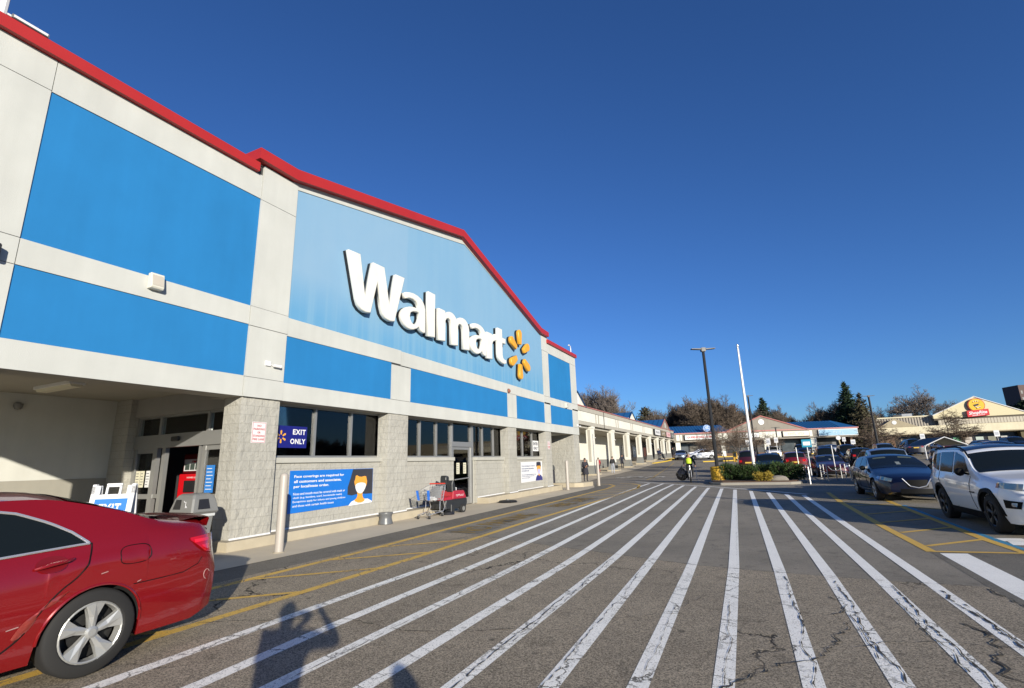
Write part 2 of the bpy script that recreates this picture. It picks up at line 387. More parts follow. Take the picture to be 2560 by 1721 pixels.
# fire lane lines
sheet([q for s_ in ([(-5.70, -10), (-5.74, 2), (-5.82, 5), (-5.9, 7), (-6.08, 12.9), (-6.05, 22), (-6.3, 28), (-6.9, 31.3), (-7.8, 33.2), (-8.8, 34)],
                    [(-7.22, -10), (-7.3, 5), (-7.36, 7.5), (-7.62, 13.8), (-7.75, 24), (-7.85, 27.5), (-8.25, 30.6), (-9.1, 32.6), (-10.2, 33.4)]) for q in strip(s_, .15)]
      + [q for s_ in ([(2.08, 24), (2.02, 19.5), (2.12, 13.5), (2.23, 10.72)], [(3.45, 10.88), (3.36, 12.2), (3.34, 18.3), (3.4, 24)]) for q in strip(s_, .15)], .0045, 'yellow_lane_lines', M_pyel)
sheet([q for a, b in [((-7.25, 2.6), (-5.8, 3.6)), ((-7.3, 4.0), (-5.84, 5.35)), ((-7.34, 5.6), (-5.92, 6.95)), ((-7.36, 7.25), (-6.0, 8.45)), ((-7.42, 8.65), (-6.1, 9.95)), ((-7.7, 22), (-6.2, 23.2)), ((-7.7, 24), (-6.2, 25.2)), ((-7.8, 26), (-6.3, 27.2)), ((-8, 28), (-6.6, 29.2)), ((-8.5, 30), (-7.2, 31.2)),
                        ((2.23, 10.74), (3.5, 10.9)), ((2.3, 11.3), (3.36, 12.3)), ((2.25, 12.9), (3.36, 13.95)), ((2.2, 14.5), (3.34, 15.5)), ((2.15, 16.2), (3.3, 17.2)), ((1.9, 19.9), (4.2, 17.6)), ((2.1, 18.4), (3.3, 19.3)), ((2.05, 20.4), (3.3, 21.3))]
       for q in strip([a, b], .10)]+[q for x in (8.2, 10.9, 13.6, 16.3) for q in strip([(x, 19), (x, 24.6)], .1)], .007, 'yellow_hatching', M_pyel)
sheet([q for q in strip([(3.56, 9.8), (3.52, 11.4), (3.45, 14.8), (3.47, 18.8)], .12)], .0045, 'blue_stall_line', M_pblue)
sheet([[(3.55, 11.7), (4.4, 11.75), (4.4, 12.25), (3.62, 12.2)]], .0045, 'stall_symbol', M_pwhite)
sheet([q for s_ in ([(-8.0, 38.7), (-9.5, 52), (-11.5, 75)],) for q in strip(s_, .12)], .0045, 'centre_line', M_pyelw)
for bod, y0, y1, x in (('NO', 10.95, 12.05, -6.78), ('PARKING', 12.35, 15.1, -6.84), ('FIRE', 17.4, 19.0, -6.9), ('LANE', 19.4, 21.2, -6.95)):
    if bod in ('NO', 'LANE'): sheet([[(x-.55, y0-.1), (x+.5, y0-.1), (x+.5, y1+.1), (x-.55, y1+.1)]], .0035, 'dark_marking_patch', M_asph_dark)
    t_ = text(bod, M_pyelw, None, ((x, (y0+y1)/2, 0), (0, 1, 0), (-1, 0, 0)), y1-y0, .72, bold=.02, name='road_lettering')
    for v in t_.data.vertices: v.co.z = zg(v.co.y)+.006
    tag(t_, kind='structure')
t_ = text('STOP', M_pwhite, None, ((-9.9, 45.0, 0), (-1, .32, 0), (-.1, -1, 0)), 4.0, 3.0, bold=.03, name='road_lettering')
for v in t_.data.vertices: v.co.z = zg(v.co.y)+.006
tag(t_, kind='structure')

# cracks: jagged dark openings along the old stripes and the seam of the patch
def crack(pts, w0, seed, jit=.035):
    rn = random.Random(seed); out = []; P = []
    for a, b in zip(pts, pts[1:]):
        n = max(2, int(math.hypot(b[0]-a[0], b[1]-a[1])/.055))
        P += [(a[0]+(b[0]-a[0])*i/n, a[1]+(b[1]-a[1])*i/n) for i in range(n)]
    off = 0; Q = []
    for x, y in P:
        off = off*.86+rn.uniform(-jit, jit); Q.append((x+off, y+rn.uniform(-.012, .012), w0*rn.uniform(.15, 1.)*(1 if rn.random() > .16 else .05)))
    for (x0, y0, a), (x1, y1, b) in zip(Q, Q[1:]):
        dx, dy = x1-x0, y1-y0; l = math.hypot(dx, dy) or 1; nx, ny = -dy/l/2, dx/l/2
        out.append([(x0+nx*a, y0+ny*a), (x1+nx*b, y1+ny*b), (x1-nx*b, y1-ny*b), (x0-nx*a, y0-ny*a)])
    return out
M_crack = plain('crack_filler_dark', (.05, .044, .036), .95, var=.2)
ck = []
for k, (i, off, y0, y1, wd) in enumerate(((2, .03, 3.2, 9.3, .022), (4, .0, 3.4, 8.8, .03), (4, .04, 4.5, 7.0, .015), (5, -.03, 3.6, 8.4, .02), (6, .02, 4.2, 6.4, .012), (7, .0, 4.3, 6.8, .018), (8, .03, 4.4, 8.3, .030), (9, .01, 4.6, 8.2, .028), (9, -.05, 5.2, 6.6, .02), (10, .02, 4.9, 8.1, .036), (10, -.05, 5.2, 7.4, .025), (11, .0, 5.0, 8.0, .045), (11, .05, 5.4, 7.4, .03), (7, .05, 9.6, 19, .006))):
    pts = [(lerp2[0]+off, lerp2[1]) for lerp2 in ST[i]]
    def at_y(y):
        for (xa, ya), (xb, yb) in zip(pts, pts[1:]):
            if y <= yb: return xa+(xb-xa)*(y-ya)/(yb-ya)
        return pts[-1][0]
    ck += crack([(at_y(y0+(y1-y0)*t/6), y0+(y1-y0)*t/6) for t in range(7)], wd*(.75 if i > 8 else .55), k*7+3, .008+.004*(k % 4))
ck += crack([(a, b-.01) for a, b in E1], .02, 50, .012)
for k, pp in enumerate(([(-5.8, 3.9), (-4.4, 4.6), (-3.4, 4.5), (-2.2, 5.0)], [(-.6, 4.1), (.1, 5.1), (.55, 6.2), (.5, 7.3)], [(.3, 5.4), (1.2, 5.9), (2.2, 6.0)], [(1.5, 4.9), (1.35, 5.5), (1.6, 6.0), (1.5, 6.6)], [(-7.0, 6.2), (-6.4, 8.5), (-6.2, 11)], [(2.22, 8.2), (2.24, 6.5), (2.2, 4.5)], [(-4.6, 6.2), (-3.9, 6.8), (-3.4, 7.6)], [(-1.6, 5.6), (-1.1, 6.0), (-.7, 6.9)])):
    ck += crack(pp, (.02, .022, .012, .04, .014, .035, .01, .01)[k], 80+k, .05)
sheet(ck, .009, 'pavement_cracks', M_crack)
# ================================================================== the big store
XF = -10.35
store = empty('store_building', (XF, 7, 0), label='big store with bright blue panels, white bands, red coping and grey block piers', cat='building')
S = store
# body behind the facade and dark backing that shows in the joints
BOX('roof_block', M_white, S, -45, XF-.32, -10, 30.84, 4.32, 8.0)
MB().px([(-10, 4.2), (.9, 3.95), (2.3, 3.3), (30.84, 3.3), (30.84, 8.3), (25.9, 8.3), (25.9, 8.6), (24.9, 8.6), (16.7, 10.9), (8.3, 9.05), (7.2, 9.05), (7.2, 8.8), (-10, 8.8)], XF-.3, XF-.035).build('facade_backing', M_joint, S, world=True)
tr = MB(); X0, X1 = XF-.04, XF
def T(y0, y1, z0, z1, d=0): tr.box(X0, X1+d, y0+.006, y1-.006, z0+.006, z1-.006)
# left wing (runs out of the frame)
T(-10, .9, 3.9, 4.3); T(.9, 2.3, 3.74, 8.15); T(-10, .9, 4.3, 8.8)
T(.9, 3.26, 8.18, 8.8); T(2.3, 3.26, 5.40, 8.18); T(2.3, 3.26, 4.94, 5.40); T(2.3, 3.26, 3.74, 4.94)
tr.px([(.2, 3.95), (2.3, 3.0), (2.3, 3.74), (.9, 3.9)], X0, X1)  # unseen sloped underside, shaped to throw the diagonal sun edge into the recess
T(2.3, 7.42, 3.26, 3.74)
T(3.26, 7.42, 4.94, 5.40); T(3.26, 7.42, 8.16, 8.8)
# pilaster
T(7.42, 8.47, 8.14, 9.08, .02); T(7.42, 8.47, 5.39, 8.14, .02); T(7.42, 8.47, 4.92, 5.39, .03); T(7.42, 8.47, 3.72, 4.92, .02); T(7.42, 8.47, 3.26, 3.72, .03)
# centre bands
T(8.47, 30.88, 3.26, 3.71); T(8.47, 13.0, 4.89, 5.37); tr.px([(13.01, 4.87), (25.28, 4.80), (25.28, 5.22), (13.01, 5.34)], X0, X1); T(25.29, 30.88, 4.75, 5.18)
for a, b in ((12.53, 13.52), (20.8, 21.76), (25.28, 26.17), (29.83, 30.88)): T(a, b, 3.71, 4.84)
T(25.28, 26.15, 5.18, 7.74); T(29.82, 30.88, 5.18, 7.70)
T(26.15, 29.82, 7.70, 8.27); T(29.83, 30.88, 7.70, 8.27)
tr.px([(8.47, 8.95), (17.09, 10.80), (25.22, 8.52), (25.22, 7.75), (26.15, 7.75), (26.15, 8.62), (24.87, 8.62), (16.69, 10.98), (8.29, 9.12)], X0, X1)
tr.build('white_band', M_white, S, world=True)
# coloured panels (recessed)
for nm, mt, yz in (('blue_panel', M_blue, [(3.26, 5.40), (7.42, 5.40), (7.42, 8.16), (3.26, 8.16)]), ('blue_panel', M_blue, [(3.26, 3.74), (7.42, 3.74), (7.42, 4.94), (3.26, 4.94)]),
                   ('faded_blue_panel', M_faded, [(8.47, 5.37), (13.01, 5.34), (25.25, 5.22), (25.25, 8.52), (17.09, 10.82), (8.47, 8.97)]),
                   ('blue_panel', M_blue, [(8.47, 3.71), (12.53, 3.71), (12.53, 4.89), (8.47, 4.89)]), ('blue_panel', M_blue, [(13.52, 3.71), (20.8, 3.71), (20.8, 4.84), (13.52, 4.87)]),
                   ('blue_panel', M_blue, [(21.76, 3.71), (25.28, 3.71), (25.28, 4.81), (21.76, 4.83)]), ('blue_panel', M_blue, [(26.17, 3.71), (29.83, 3.71), (29.83, 4.76), (26.17, 4.76)]),
                   ('blue_panel', M_blue, [(26.15, 5.18), (29.82, 5.18), (29.82, 7.70), (26.15, 7.70)])):
    p_ = MB().px(yz, XF-.034, XF-.022).build(nm, mt, S, world=True)
    if mt is M_faded: p_['label'] = 'pale sun-faded blue panel behind the big letters'
# coping: metal cap with depth and returns
cp = MB()
cp.px([(-10, 8.8), (7.24, 8.8), (7.24, 9.03), (-10, 9.03)], XF-.5, XF+.11)
cp.px([(7.16, 9.1), (8.29, 9.1), (16.69, 10.97), (24.87, 8.61), (25.95, 8.61), (25.95, 8.86), (24.95, 8.9), (16.74, 11.29), (8.29, 9.41), (7.16, 9.39)], XF-.6, XF+.19)
cp.px([(25.96, 8.27), (30.95, 8.25), (30.95, 8.46), (25.96, 8.48)], XF-.5, XF+.11)
cp.build('coping', M_red, S, world=True)
MB().box(XF-.35, XF-.05, 7.2, 7.42, 8.0, 9.1).build('parapet_return', M_white, S, world=True)
# soffit and header over the windows
so = MB(); so.box(XF-.9, XF-.04, 7.3, 30.84, 3.262, 3.3); so.box(XF-.55, XF-.04, 2.3, 7.3, 3.262, 4.31); so.box(XF-.9, XF-.04, 7.3, 30.84, 3.31, 4.31); so.box(-16.3, XF-.56, 2.3, 8.2, 3.62, 4.31); so.box(-16.3, XF-.32, -10, 2.29, 4.2, 4.31); so.box(-16.3, XF-.91, 26.2, 30.84, 3.5, 4.31)  # unseen left ceiling raised so the sun reaches the recess wall
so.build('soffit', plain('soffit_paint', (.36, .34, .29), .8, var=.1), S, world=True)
# block piers
def pier(y0, y1, x0, x1, z1=3.26, zb=.12):
    m = MB(); rnd = random.Random(int(y0*10)); NZ = 16; NY = max(2, int((y1-y0)/.2)); NX = max(2, int((x1-x0)/.2))
    j = lambda k=.012: rnd.uniform(-k, k)
    def wall(p0, p1, n):   # grid wall with slightly broken face
        rows = []
        for i in range(NZ+1):
            z = zb+(z1-zb)*i/NZ; row = []
            for k in range(n+1):
                t = k/n; x = p0[0]+(p1[0]-p0[0])*t; y = p0[1]+(p1[1]-p0[1])*t
                nx, ny = (p1[1]-p0[1]), -(p1[0]-p0[0]); l = math.hypot(nx, ny); q = abs(j()) if 0 < k < n else 0
                row.append((x+nx/l*q, y+ny/l*q, z))
            rows.append(row)
        m.grid(rows)
    wall((x1, y0), (x1, y1), NY*2); wall((x0, y0), (x1, y0), NX*2); wall((x1, y1), (x0, y1), NX*2); m.box(x0, x1-.02, y0+.02, y1-.02, zb, z1)
    return m.build('block_pier', M_block, S, world=True)
pier(7.45, 8.47, -10.97, -10.40); pier(12.49, 13.48, -10.8, -10.40); pier(20.84, 21.72, -10.8, -10.40); pier(25.34, 26.16, -10.8, -10.40)
pier(29.88, 30.9, -12.1, -10.40); pier(2.35, 3.25, -11.0, -10.40)
# wall below the windows, jamb wall
for a, b in ((8.47, 12.49), (13.48, 16.66), (18.36, 20.84), (21.72, 25.34)): MB().box(-11.02, -10.66, a, b, .12, 1.78).build('low_block_wall', M_block, S, world=True)
MB().box(-11.0, -10.78, 18.25, 18.42, .1, 1.8).build('door_jamb', M_sill, S, world=True)
for a, b in ((8.50, 12.57), (13.48, 16.66), (18.32, 21.05), (21.72, 25.55)): MB().box(-10.86, -10.60, a, b, 1.79, 1.92).build('window_sill', M_sill, S, world=True, bevel=.008)
# footing ledge with white caulk line
def ledge(y0, y1):
    m = MB(); n = 8
    for i in range(n):
        a, b = y0+(y1-y0)*i/n, y0+(y1-y0)*(i+1)/n; za, zb_ = .205+(a-8)*.0105, .205+(b-8)*.0105
        m.add([(-10.9, a, -.05), (-10.9, b, -.05), (-10.13, b, -.05), (-10.13, a, -.05), (-10.9, a, za), (-10.9, b, zb_), (-10.16, b, zb_), (-10.16, a, za)],
              [(0, 3, 2, 1), (4, 5, 6, 7), (3, 2, 6, 7)]+([(0, 3, 7, 4)] if i == 0 else [])+([(2, 1, 5, 6)] if i == n-1 else []))
    return m.build('footing_ledge', M_ledge, S, world=True)
ledge(7.25, 16.62); ledge(18.42, 26.9)
MB().pz([(-12.4, 29.3), (-10.3, 29.3), (-9.85, 29.6), (-9.75, 31.25), (-12.4, 31.25)], .05, .40).build('footing_ledge', M_ledge, S, world=True, bevel=.03)
for a, b, x in ((7.45, 8.47, -10.393), (8.47, 12.49, -10.65), (12.49, 13.48, -10.393), (13.48, 16.62, -10.65), (18.42, 20.84, -10.65), (20.84, 21.72, -10.393), (21.72, 25.34, -10.65), (25.34, 26.16, -10.393)):
    z0, z1 = .21+(a-8)*.0105, .21+(b-8)*.0105
    ck = MB().add([(x-.03, a, z0), (x+.012, a, z0-.01), (x+.012, b, z1-.01), (x-.03, b, z1), (x-.03, a, z0+.035), (x+.004, a, z0+.03), (x+.004, b, z1+.03), (x-.03, b, z1+.035)], [(4, 5, 6, 7), (1, 2, 6, 5)]); ck.build('caulk_line', M_signw, S, world=True)
# windows: frame (mullions) with glass as its sub-part
def window(y0, y1, mull, z0=1.92, z1=3.262, x=-10.85):
    m = MB(); m.box(x-.06, x+.05, y0, y1, z0, z0+.055); m.box(x-.06, x+.05, y0, y1, z1-.05, z1)
    for k in [y0+.03]+mull+[y1-.03]:
        m.box(x-.13, x-.062, k-.022, k+.022, z0, z1); m.box(x-.06, x+.06, k-.03, k+.03, z0+.055, z1-.05)
    fr_ = m.build('window_frame', M_alu, S, world=True)
    ps = [y0]+mull+[y1]
    for a, b in zip(ps, ps[1:]): MB().box(x-.012, x-.004, a+.03, b-.03, z0+.055, z1-.05).build('pane', M_glass, fr_, world=True)
window(8.50, 12.62, [9.98, 11.33]); window(13.50, 16.70, [14.69, 15.71]); window(18.30, 21.12, [19.17, 20.16]); window(21.75, 25.66, [23.27, 24.44])
# staff door with transom
m = MB(); x = -10.85
m.box(x-.06, x+.07, 16.68, 16.80, .12, 3.26); m.box(x-.06, x+.07, 18.16, 18.28, .12, 3.26); m.box(x-.07, x+.09, 16.68, 18.28, 2.33, 2.52); m.box(x-.05, x+.04, 16.8, 18.16, .12, .38)
m.box(x-.03, x+.03, 16.80, 16.90, .38, 2.33); m.box(x-.03, x+.03, 18.06, 18.16, .38, 2.33); m.box(x-.03, x+.03, 16.9, 18.06, 2.22, 2.33)
dr = m.build('entrance_door', M_alu, S, world=True)
MB().box(x-.012, x-.004, 16.9, 18.06, .38, 2.22).build('pane', M_glass, dr, world=True); MB().box(x-.012, x-.004, 16.8, 18.16, 2.52, 3.25).build('pane', M_glass, dr, world=True)
MB().tube([(x+.07, 16.93, 1.08), (x+.07, 18.03, 1.12)], .022).build('push_bar', M_alu, dr, world=True)
# interior: floor, walls, ceiling, shelves so the panes show a room
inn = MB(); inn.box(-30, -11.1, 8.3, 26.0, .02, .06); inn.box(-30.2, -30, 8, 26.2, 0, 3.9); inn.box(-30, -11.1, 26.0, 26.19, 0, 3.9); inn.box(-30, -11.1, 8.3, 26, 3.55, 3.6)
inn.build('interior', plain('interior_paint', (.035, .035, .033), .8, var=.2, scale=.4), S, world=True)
M_part = plain('cream_partition', (.6, .6, .5), .8, var=.05)
for y in (12.50, 20.84, 25.36): MB().box(-11.6, -11.0, y+.13, y+.25, 0, 3.5).build('inner_partition', M_part, S, world=True)
# entrance recess (left): back wall, block return, ceiling, door wall
M_recw = stucco('recess_white', (.74, .74, .68)); M_recg = stucco('recess_grey', (.42, .40, .34))
BOX('recess_wall', M_recw, S, -16.3, -16.0, -10, 8.2, 1.56, 4.25); BOX('recess_dado', M_recg, S, -16.3, -15.985, -10, 8.2, 0, 1.56)
BOX('block_return', M_block, S, -15.99, -15.28, 7.72, 8.3, 0, 3.62)
BOX('door_header', plain('header_paint', (.30, .29, .27), .8), S, -15.28, -10.97, 7.86, 8.3, 3.12, 3.62)
BOX('recess_wall', M_recw, S, -16.3, -16.0, 26.2, 30.88, 1.5, 3.5); BOX('recess_dado', M_recg, S, -16.3, -15.985, 26.2, 30.88, 0, 1.5)
BOX('recess_wall', M_recw, S, -13.8, -13.5, 29.7, 30.6, 0, 3.5)
m = MB(); yd = 8.0
for xx in (-15.22, -14.22, -12.25, -11.05): m.box(xx-.045, xx+.045, yd-.06, yd+.06, 2.62, 3.12)
m.box(-15.28, -10.97, yd-.09, yd+.07, 2.28, 2.62); m.box(-15.28, -10.97, yd-.05, yd+.05, 3.07, 3.12)
for a, b in ((-15.28, -15.16), (-14.42, -14.24), (-14.02, -13.88), (-12.52, -12.44), (-12.36, -12.26), (-11.1, -10.97)): m.box(a, b, yd-.05, yd+.05, 0, 2.28)
for a, b in ((-15.16, -14.42), (-12.26, -11.1)):
    m.box(a, b, yd-.035, yd+.035, 1.0, 1.12); m.box(a, b, yd-.035, yd+.035, .05, .28); m.box(a, b, yd-.035, yd+.035, 2.16, 2.28)
m.box(-14.24, -14.02, yd-.035, yd+.035, 1.02, 1.12); m.box(-14.24, -14.02, yd-.035, yd+.035, .05, .28)
sd_ = m.build('sliding_door', M_alu, S, world=True)
g = MB()
for a, b, z0, z1 in ((-15.17, -14.27, 2.62, 3.07), (-14.17, -12.3, 2.62, 3.07), (-12.2, -11.1, 2.62, 3.07), (-15.16, -14.42, 1.12, 2.16), (-15.16, -14.42, .28, 1.0), (-12.26, -11.1, 1.12, 2.16), (-12.26, -11.1, .28, 1.0)): g.box(a, b, yd-.006, yd+.006, z0, z1)
g.build('pane', M_glass, sd_, world=True)
MB().box(-13.55, -13.25, yd-.16, yd-.09, 2.42, 2.54).build('door_sensor', M_black, sd_, world=True, bevel=.02)
vb = MB(); vb.box(-16.3, -15.7, 8.3, 11.3, 0, 3.6); vb.box(-30, -11.1, 11.2, 11.3, 0, 1.7); vb.box(-16, -11.1, 8.3, 11.2, 3.1, 3.15)
vb.build('vestibule', M_dark, S, world=True)

# ---- top-level things fixed to or standing at the store
# big letters
W_ = [(10.171, 7.873), (10.705, 7.918), (10.975, 6.66), (11.241, 7.851), (11.793, 7.87), (12.085, 6.70), (12.33, 7.82), (12.84, 7.854), (12.36, 6.15), (12.10, 6.12), (11.88, 6.17), (11.74, 6.30), (11.655, 6.508), (11.49, 7.20), (11.235, 6.15), (11.0, 6.12), (10.81, 6.17), (10.67, 6.29), (10.59, 6.46)]
A_ = [(12.79, 7.323), (12.93, 7.386), (13.10, 7.43), (13.312, 7.454), (13.545, 7.434), (13.736, 7.378), (13.883, 7.283), (13.975, 7.16), (14.02, 7.0), (14.03, 6.145), (13.905, 6.122), (13.786, 6.155), (13.69, 6.215), (13.63, 6.272), (13.528, 6.19), (13.324, 6.107), (13.146, 6.085), (12.969, 6.115), (12.815, 6.20), (12.704, 6.328), (12.657, 6.47), (12.685, 6.61), (12.776, 6.74), (12.925, 6.85), (13.1, 6.92), (13.279, 6.958), (13.462, 6.971), (13.615, 6.968), (13.553, 7.085), (13.434, 7.165), (13.273, 7.19), (13.07, 7.17), (12.84, 7.09)]
AC = [(13.185, 6.678), (13.31, 6.75), (13.50, 6.79), (13.637, 6.797), (13.64, 6.62), (13.60, 6.51), (13.51, 6.41), (13.37, 6.35), (13.255, 6.38), (13.18, 6.47), (13.155, 6.57)]
L_ = [(14.16, 7.79), (14.63, 7.80), (14.63, 6.10), (14.16, 6.09)]
MM = [(14.82, 7.34), (15.28, 7.35), (15.295, 7.268), (15.418, 7.34), (15.567, 7.385), (15.743, 7.39), (15.905, 7.338), (16.01, 7.26), (16.072, 7.19), (16.182, 7.282), (16.342, 7.35), (16.532, 7.375), (16.723, 7.351), (16.889, 7.256), (17.005, 7.12), (17.05, 6.93), (17.06, 6.08), (16.575, 6.07), (16.57, 6.762), (16.55, 6.90), (16.48, 6.99), (16.37, 7.02), (16.26, 7.0), (16.20, 6.92), (16.18, 6.10), (15.70, 6.085), (15.695, 6.83), (15.67, 6.96), (15.59, 7.03), (15.48, 7.05), (15.37, 7.0), (15.315, 6.92), (15.30, 6.10), (14.82, 6.09)]
dA = 4.43
R_ = [(18.50, 7.26), (18.97, 7.27), (19.0, 7.17), (19.12, 7.27), (19.30, 7.33), (19.43, 7.33), (19.44, 6.98), (19.26, 6.96), (19.09, 6.88), (19.01, 6.74), (19.0, 6.06), (18.50, 6.05)]
T_ = [(19.52, 7.68), (20.0, 7.70), (20.0, 7.31), (20.34, 7.31), (20.32, 7.0), (20.0, 6.99), (20.0, 6.47), (20.05, 6.35), (20.17, 6.30), (20.36, 6.31), (20.36, 6.09), (20.14, 6.04), (19.90, 6.06), (19.68, 6.15), (19.55, 6.30), (19.52, 6.50)]
sign = empty('store_sign', (XF, 15, 6), label='raised white letters and amber spark on the faded blue wall', cat='sign')
def glyph(outlines, mat, mat2, name, x=XF, depth=.2, bev=.03, mir=1):
    def mk(ext, off, mt, px, bevel):
        c = bpy.data.curves.new(name, 'CURVE'); c.dimensions = '2D'; c.fill_mode = 'BOTH'; c.extrude = ext; c.bevel_depth = bevel; c.bevel_resolution = 1; c.offset = off
        for ol in outlines:
            s_ = c.splines.new('POLY'); s_.points.add(len(ol)-1); s_.use_cyclic_u = True
            for q, (a, b) in zip(s_.points, ol): q.co = (a, b, 0, 1)
        o = bpy.data.objects.new('tmp', c); COL.objects.link(o); dg = bpy.context.evaluated_depsgraph_get(); dg.update()
        me = bpy.data.meshes.new_from_object(o.evaluated_get(dg)); bpy.data.objects.remove(o); me.name = name
        og = origin_of(sign)
        for v in me.vertices: v.co = Vector((px+v.co.z, v.co.x, v.co.y))-og
        me.materials.clear(); me.materials.append(mt); return me
    fr_ = bpy.data.objects.new(name, mk(.05, -.052, mat, x+depth-.05, .03)); COL.objects.link(fr_); fr_.parent = sign
    rt = bpy.data.objects.new('return', mk(depth/2-.04, -.024, mat2, x+depth/2-.05, 0)); COL.objects.link(rt); rt.parent = fr_
    return fr_
for ol in ([W_], [A_, AC], [L_], [MM], [[(a+dA, b-.03) for a, b in A_], [(a+dA, b-.03) for a, b in AC]], [R_], [T_]):
    g_ = glyph(ol, M_ivory, M_black2, 'letter')
for k in range(6):
    q = math.radians(90+60*k); d = Vector((math.cos(q), math.sin(q))); n_ = Vector((-d.y, d.x)); c = Vector((21.97, 6.86))
    pts = [c+d*.47+n_*.09, c+d*.50+n_*.15, c+d*1.05+n_*.225]+[c+d*1.05+(d*math.sin(t)*.225+n_*math.cos(t)*.225) for t in (.35, .8, 1.2, 1.57, 1.94, 2.35, 2.8)]+[c+d*1.05-n_*.225, c+d*.50-n_*.15, c+d*.47-n_*.09]
    glyph([[tuple(p) for p in pts]], M_yspark, M_black2, 'spark_ray')
# wall lamps
def wall_lamp(y, z, lab, s=1.):
    o = empty('wall_lamp', (XF, y, z), label=lab, cat='lamp', group='square wall pack lamps')
    a, h = .125*s, .16*s
    MB().add([(0, -a, h), (0, a, h), (0, a, -h), (0, -a, -h), (.10, -a, h), (.10, a, h), (.15, a*.96, -h*.75), (.15, -a*.96, -h*.75), (.12, a, -h), (.12, -a, -h)],
             [(0, 1, 2, 3), (0, 4, 5, 1), (4, 7, 6, 5), (7, 9, 8, 6), (9, 3, 2, 8), (0, 3, 9, 7, 4), (1, 5, 6, 8, 2)]).build('housing', plain('lamp_housing', (.72, .70, .6), .4, var=.05), o, bevel=.01)
    MB().add([(.152, -a*.8, -h*.6), (.152, a*.8, -h*.6), (.110, a*.8, h*.75), (.110, -a*.8, h*.75)], [(0, 1, 2, 3)]).build('lens', plain('lamp_lens', (.55, .5, .42), .25, var=.05), o)
    return o
wall_lamp(5.31, 5.29, 'cream box lamp on the white band of the left bay'); wall_lamp(28.6, 4.93, 'small box lamp on the right end bay, beside the arcade', .9)
o = empty('wall_lamp', (XF, 2.93, 5.05), label='dark lamp at the left edge of the picture on the white pilaster', cat='lamp', group='square wall pack lamps')
MB().box(0, .16, -.1, .1, -.12, .12).build('housing', M_black, o, bevel=.02); MB().box(.16, .17, -.07, .07, -.09, .06).build('lens', M_greyp, o)
# security cameras
def cctv(loc, lab, flip=1, name='security_camera'):
    o = empty(name, loc, label=lab, cat='camera', group='white security cameras')
    MB().box(0, .09, -.1, .1, -.09, .09).build('junction_box', M_signw, o, bevel=.008)
    MB().tube([(.045, .1, -.02), (.06, .22, -.05), (.10, .24, -.05)], .02).build('bracket', M_signw, o)
    b = MB().lathe([(.045, -.14), (.05, -.13), (.05, .11), (.058, .12), (.058, .15)], (.14, .32, -.06), 'y', 14).build('camera_body', M_signw, o, smooth=True)
    MB().lathe([(.04, .15), (.04, .155)], (.14, .32, -.06), 'y', 14).build('lens', M_black, b)
    o.scale = (.68,)*3
    return o
cctv((XF, 7.98, 4.1), 'white bullet camera on the pilaster left of the letters')
cctv((XF, 30.62, 3.85), 'white bullet camera on the right end of the big store')
o = empty('alarm_bell', (XF, 20.9, 4.93), label='small rusty round alarm above the middle block pier', cat='alarm')
MB().lathe([(.02, 0), (.1, .02), (.1, .05), (.06, .09), (.01, .1)], (0, 0, 0), 'x', 16).build('bell', plain('rusty_red', (.28, .1, .06), .6), o, smooth=True); MB().lathe([(.12, -.02), (.12, .004)], (0, 0, 0), 'x', 16).build('back_plate', M_greyp, o)
# roof mounted aerial bar at top left
o = empty('roof_floodlight', (-11.0, 2.62, 8.7), label='white post with a long light bar above the red coping, top left', cat='light')
MB().tube([(0, 0, -.7), (0, 0, 1.4)], .06, 8).build('post', M_signw, o)
MB().box(.02, .10, .1, .62, .83, .90).build('light_bar', M_greyp, o); MB().box(.105, .115, .12, .60, .84, .89).build('lens', M_signw, o)
MB().tube([(0, 0, .9), (.05, .15, .87)], .02, 6).build('arm', M_signw, o)
o = empty('roof_aerial', (-10.5, 30.6, 8.46), label='thin white hooked aerial on the right end of the red coping', cat='aerial')
MB().tube([(0, 0, -.05), (0, -.02, .42), (0, -.08, .55), (0, -.3, .56)], .03, 6).build('pipe', M_signw, o); MB().box(-.04, .04, -.36, -.28, .52, .6).build('head', M_signw, o)
# no parking sign
def noparking(y, z, w_, h_, lab, big=True):
    o = empty('no_parking_sign', (-10.388, y, z), label=lab, cat='sign')
    MB().box(0, .006, -w_/2, w_/2, -h_/2, h_/2).build('plate', M_signw, o, bevel=.002)
    b = MB(); t = .008
    for q in ((-w_/2+.015, w_/2-.015, h_/2-.015-t, h_/2-.015), (-w_/2+.015, w_/2-.015, -h_/2+.015, -h_/2+.015+t), (-w_/2+.015, -w_/2+.015+t, -h_/2+.02, h_/2-.02), (w_/2-.015-t, w_/2-.015, -h_/2+.02, h_/2-.02)):
        b.box(.006, .008, *q)
    b.build('border', M_redtx, o)
    P = (-10.388+.0075, y, z)
    for i, (t_, ww) in enumerate((('NO', .28), ('PARKING', .78), ('OR', .22), ('STANDING', .8), ('FIRE LANE', .8))):
        text(t_, M_redtx, o, ((P[0], y, z+h_*(.32-.16*i)), (0, 1, 0), (0, 0, 1)), w_*ww, h_*.10, bold=.02, spacing=1.1)
    return o
noparking(7.95, 2.48, .37, .48, 'white sign with red NO PARKING lettering on the first block pier')
noparking(25.72, 2.53, .33, .42, 'small narrow fire lane sign on the pier past the ENTER ONLY window')
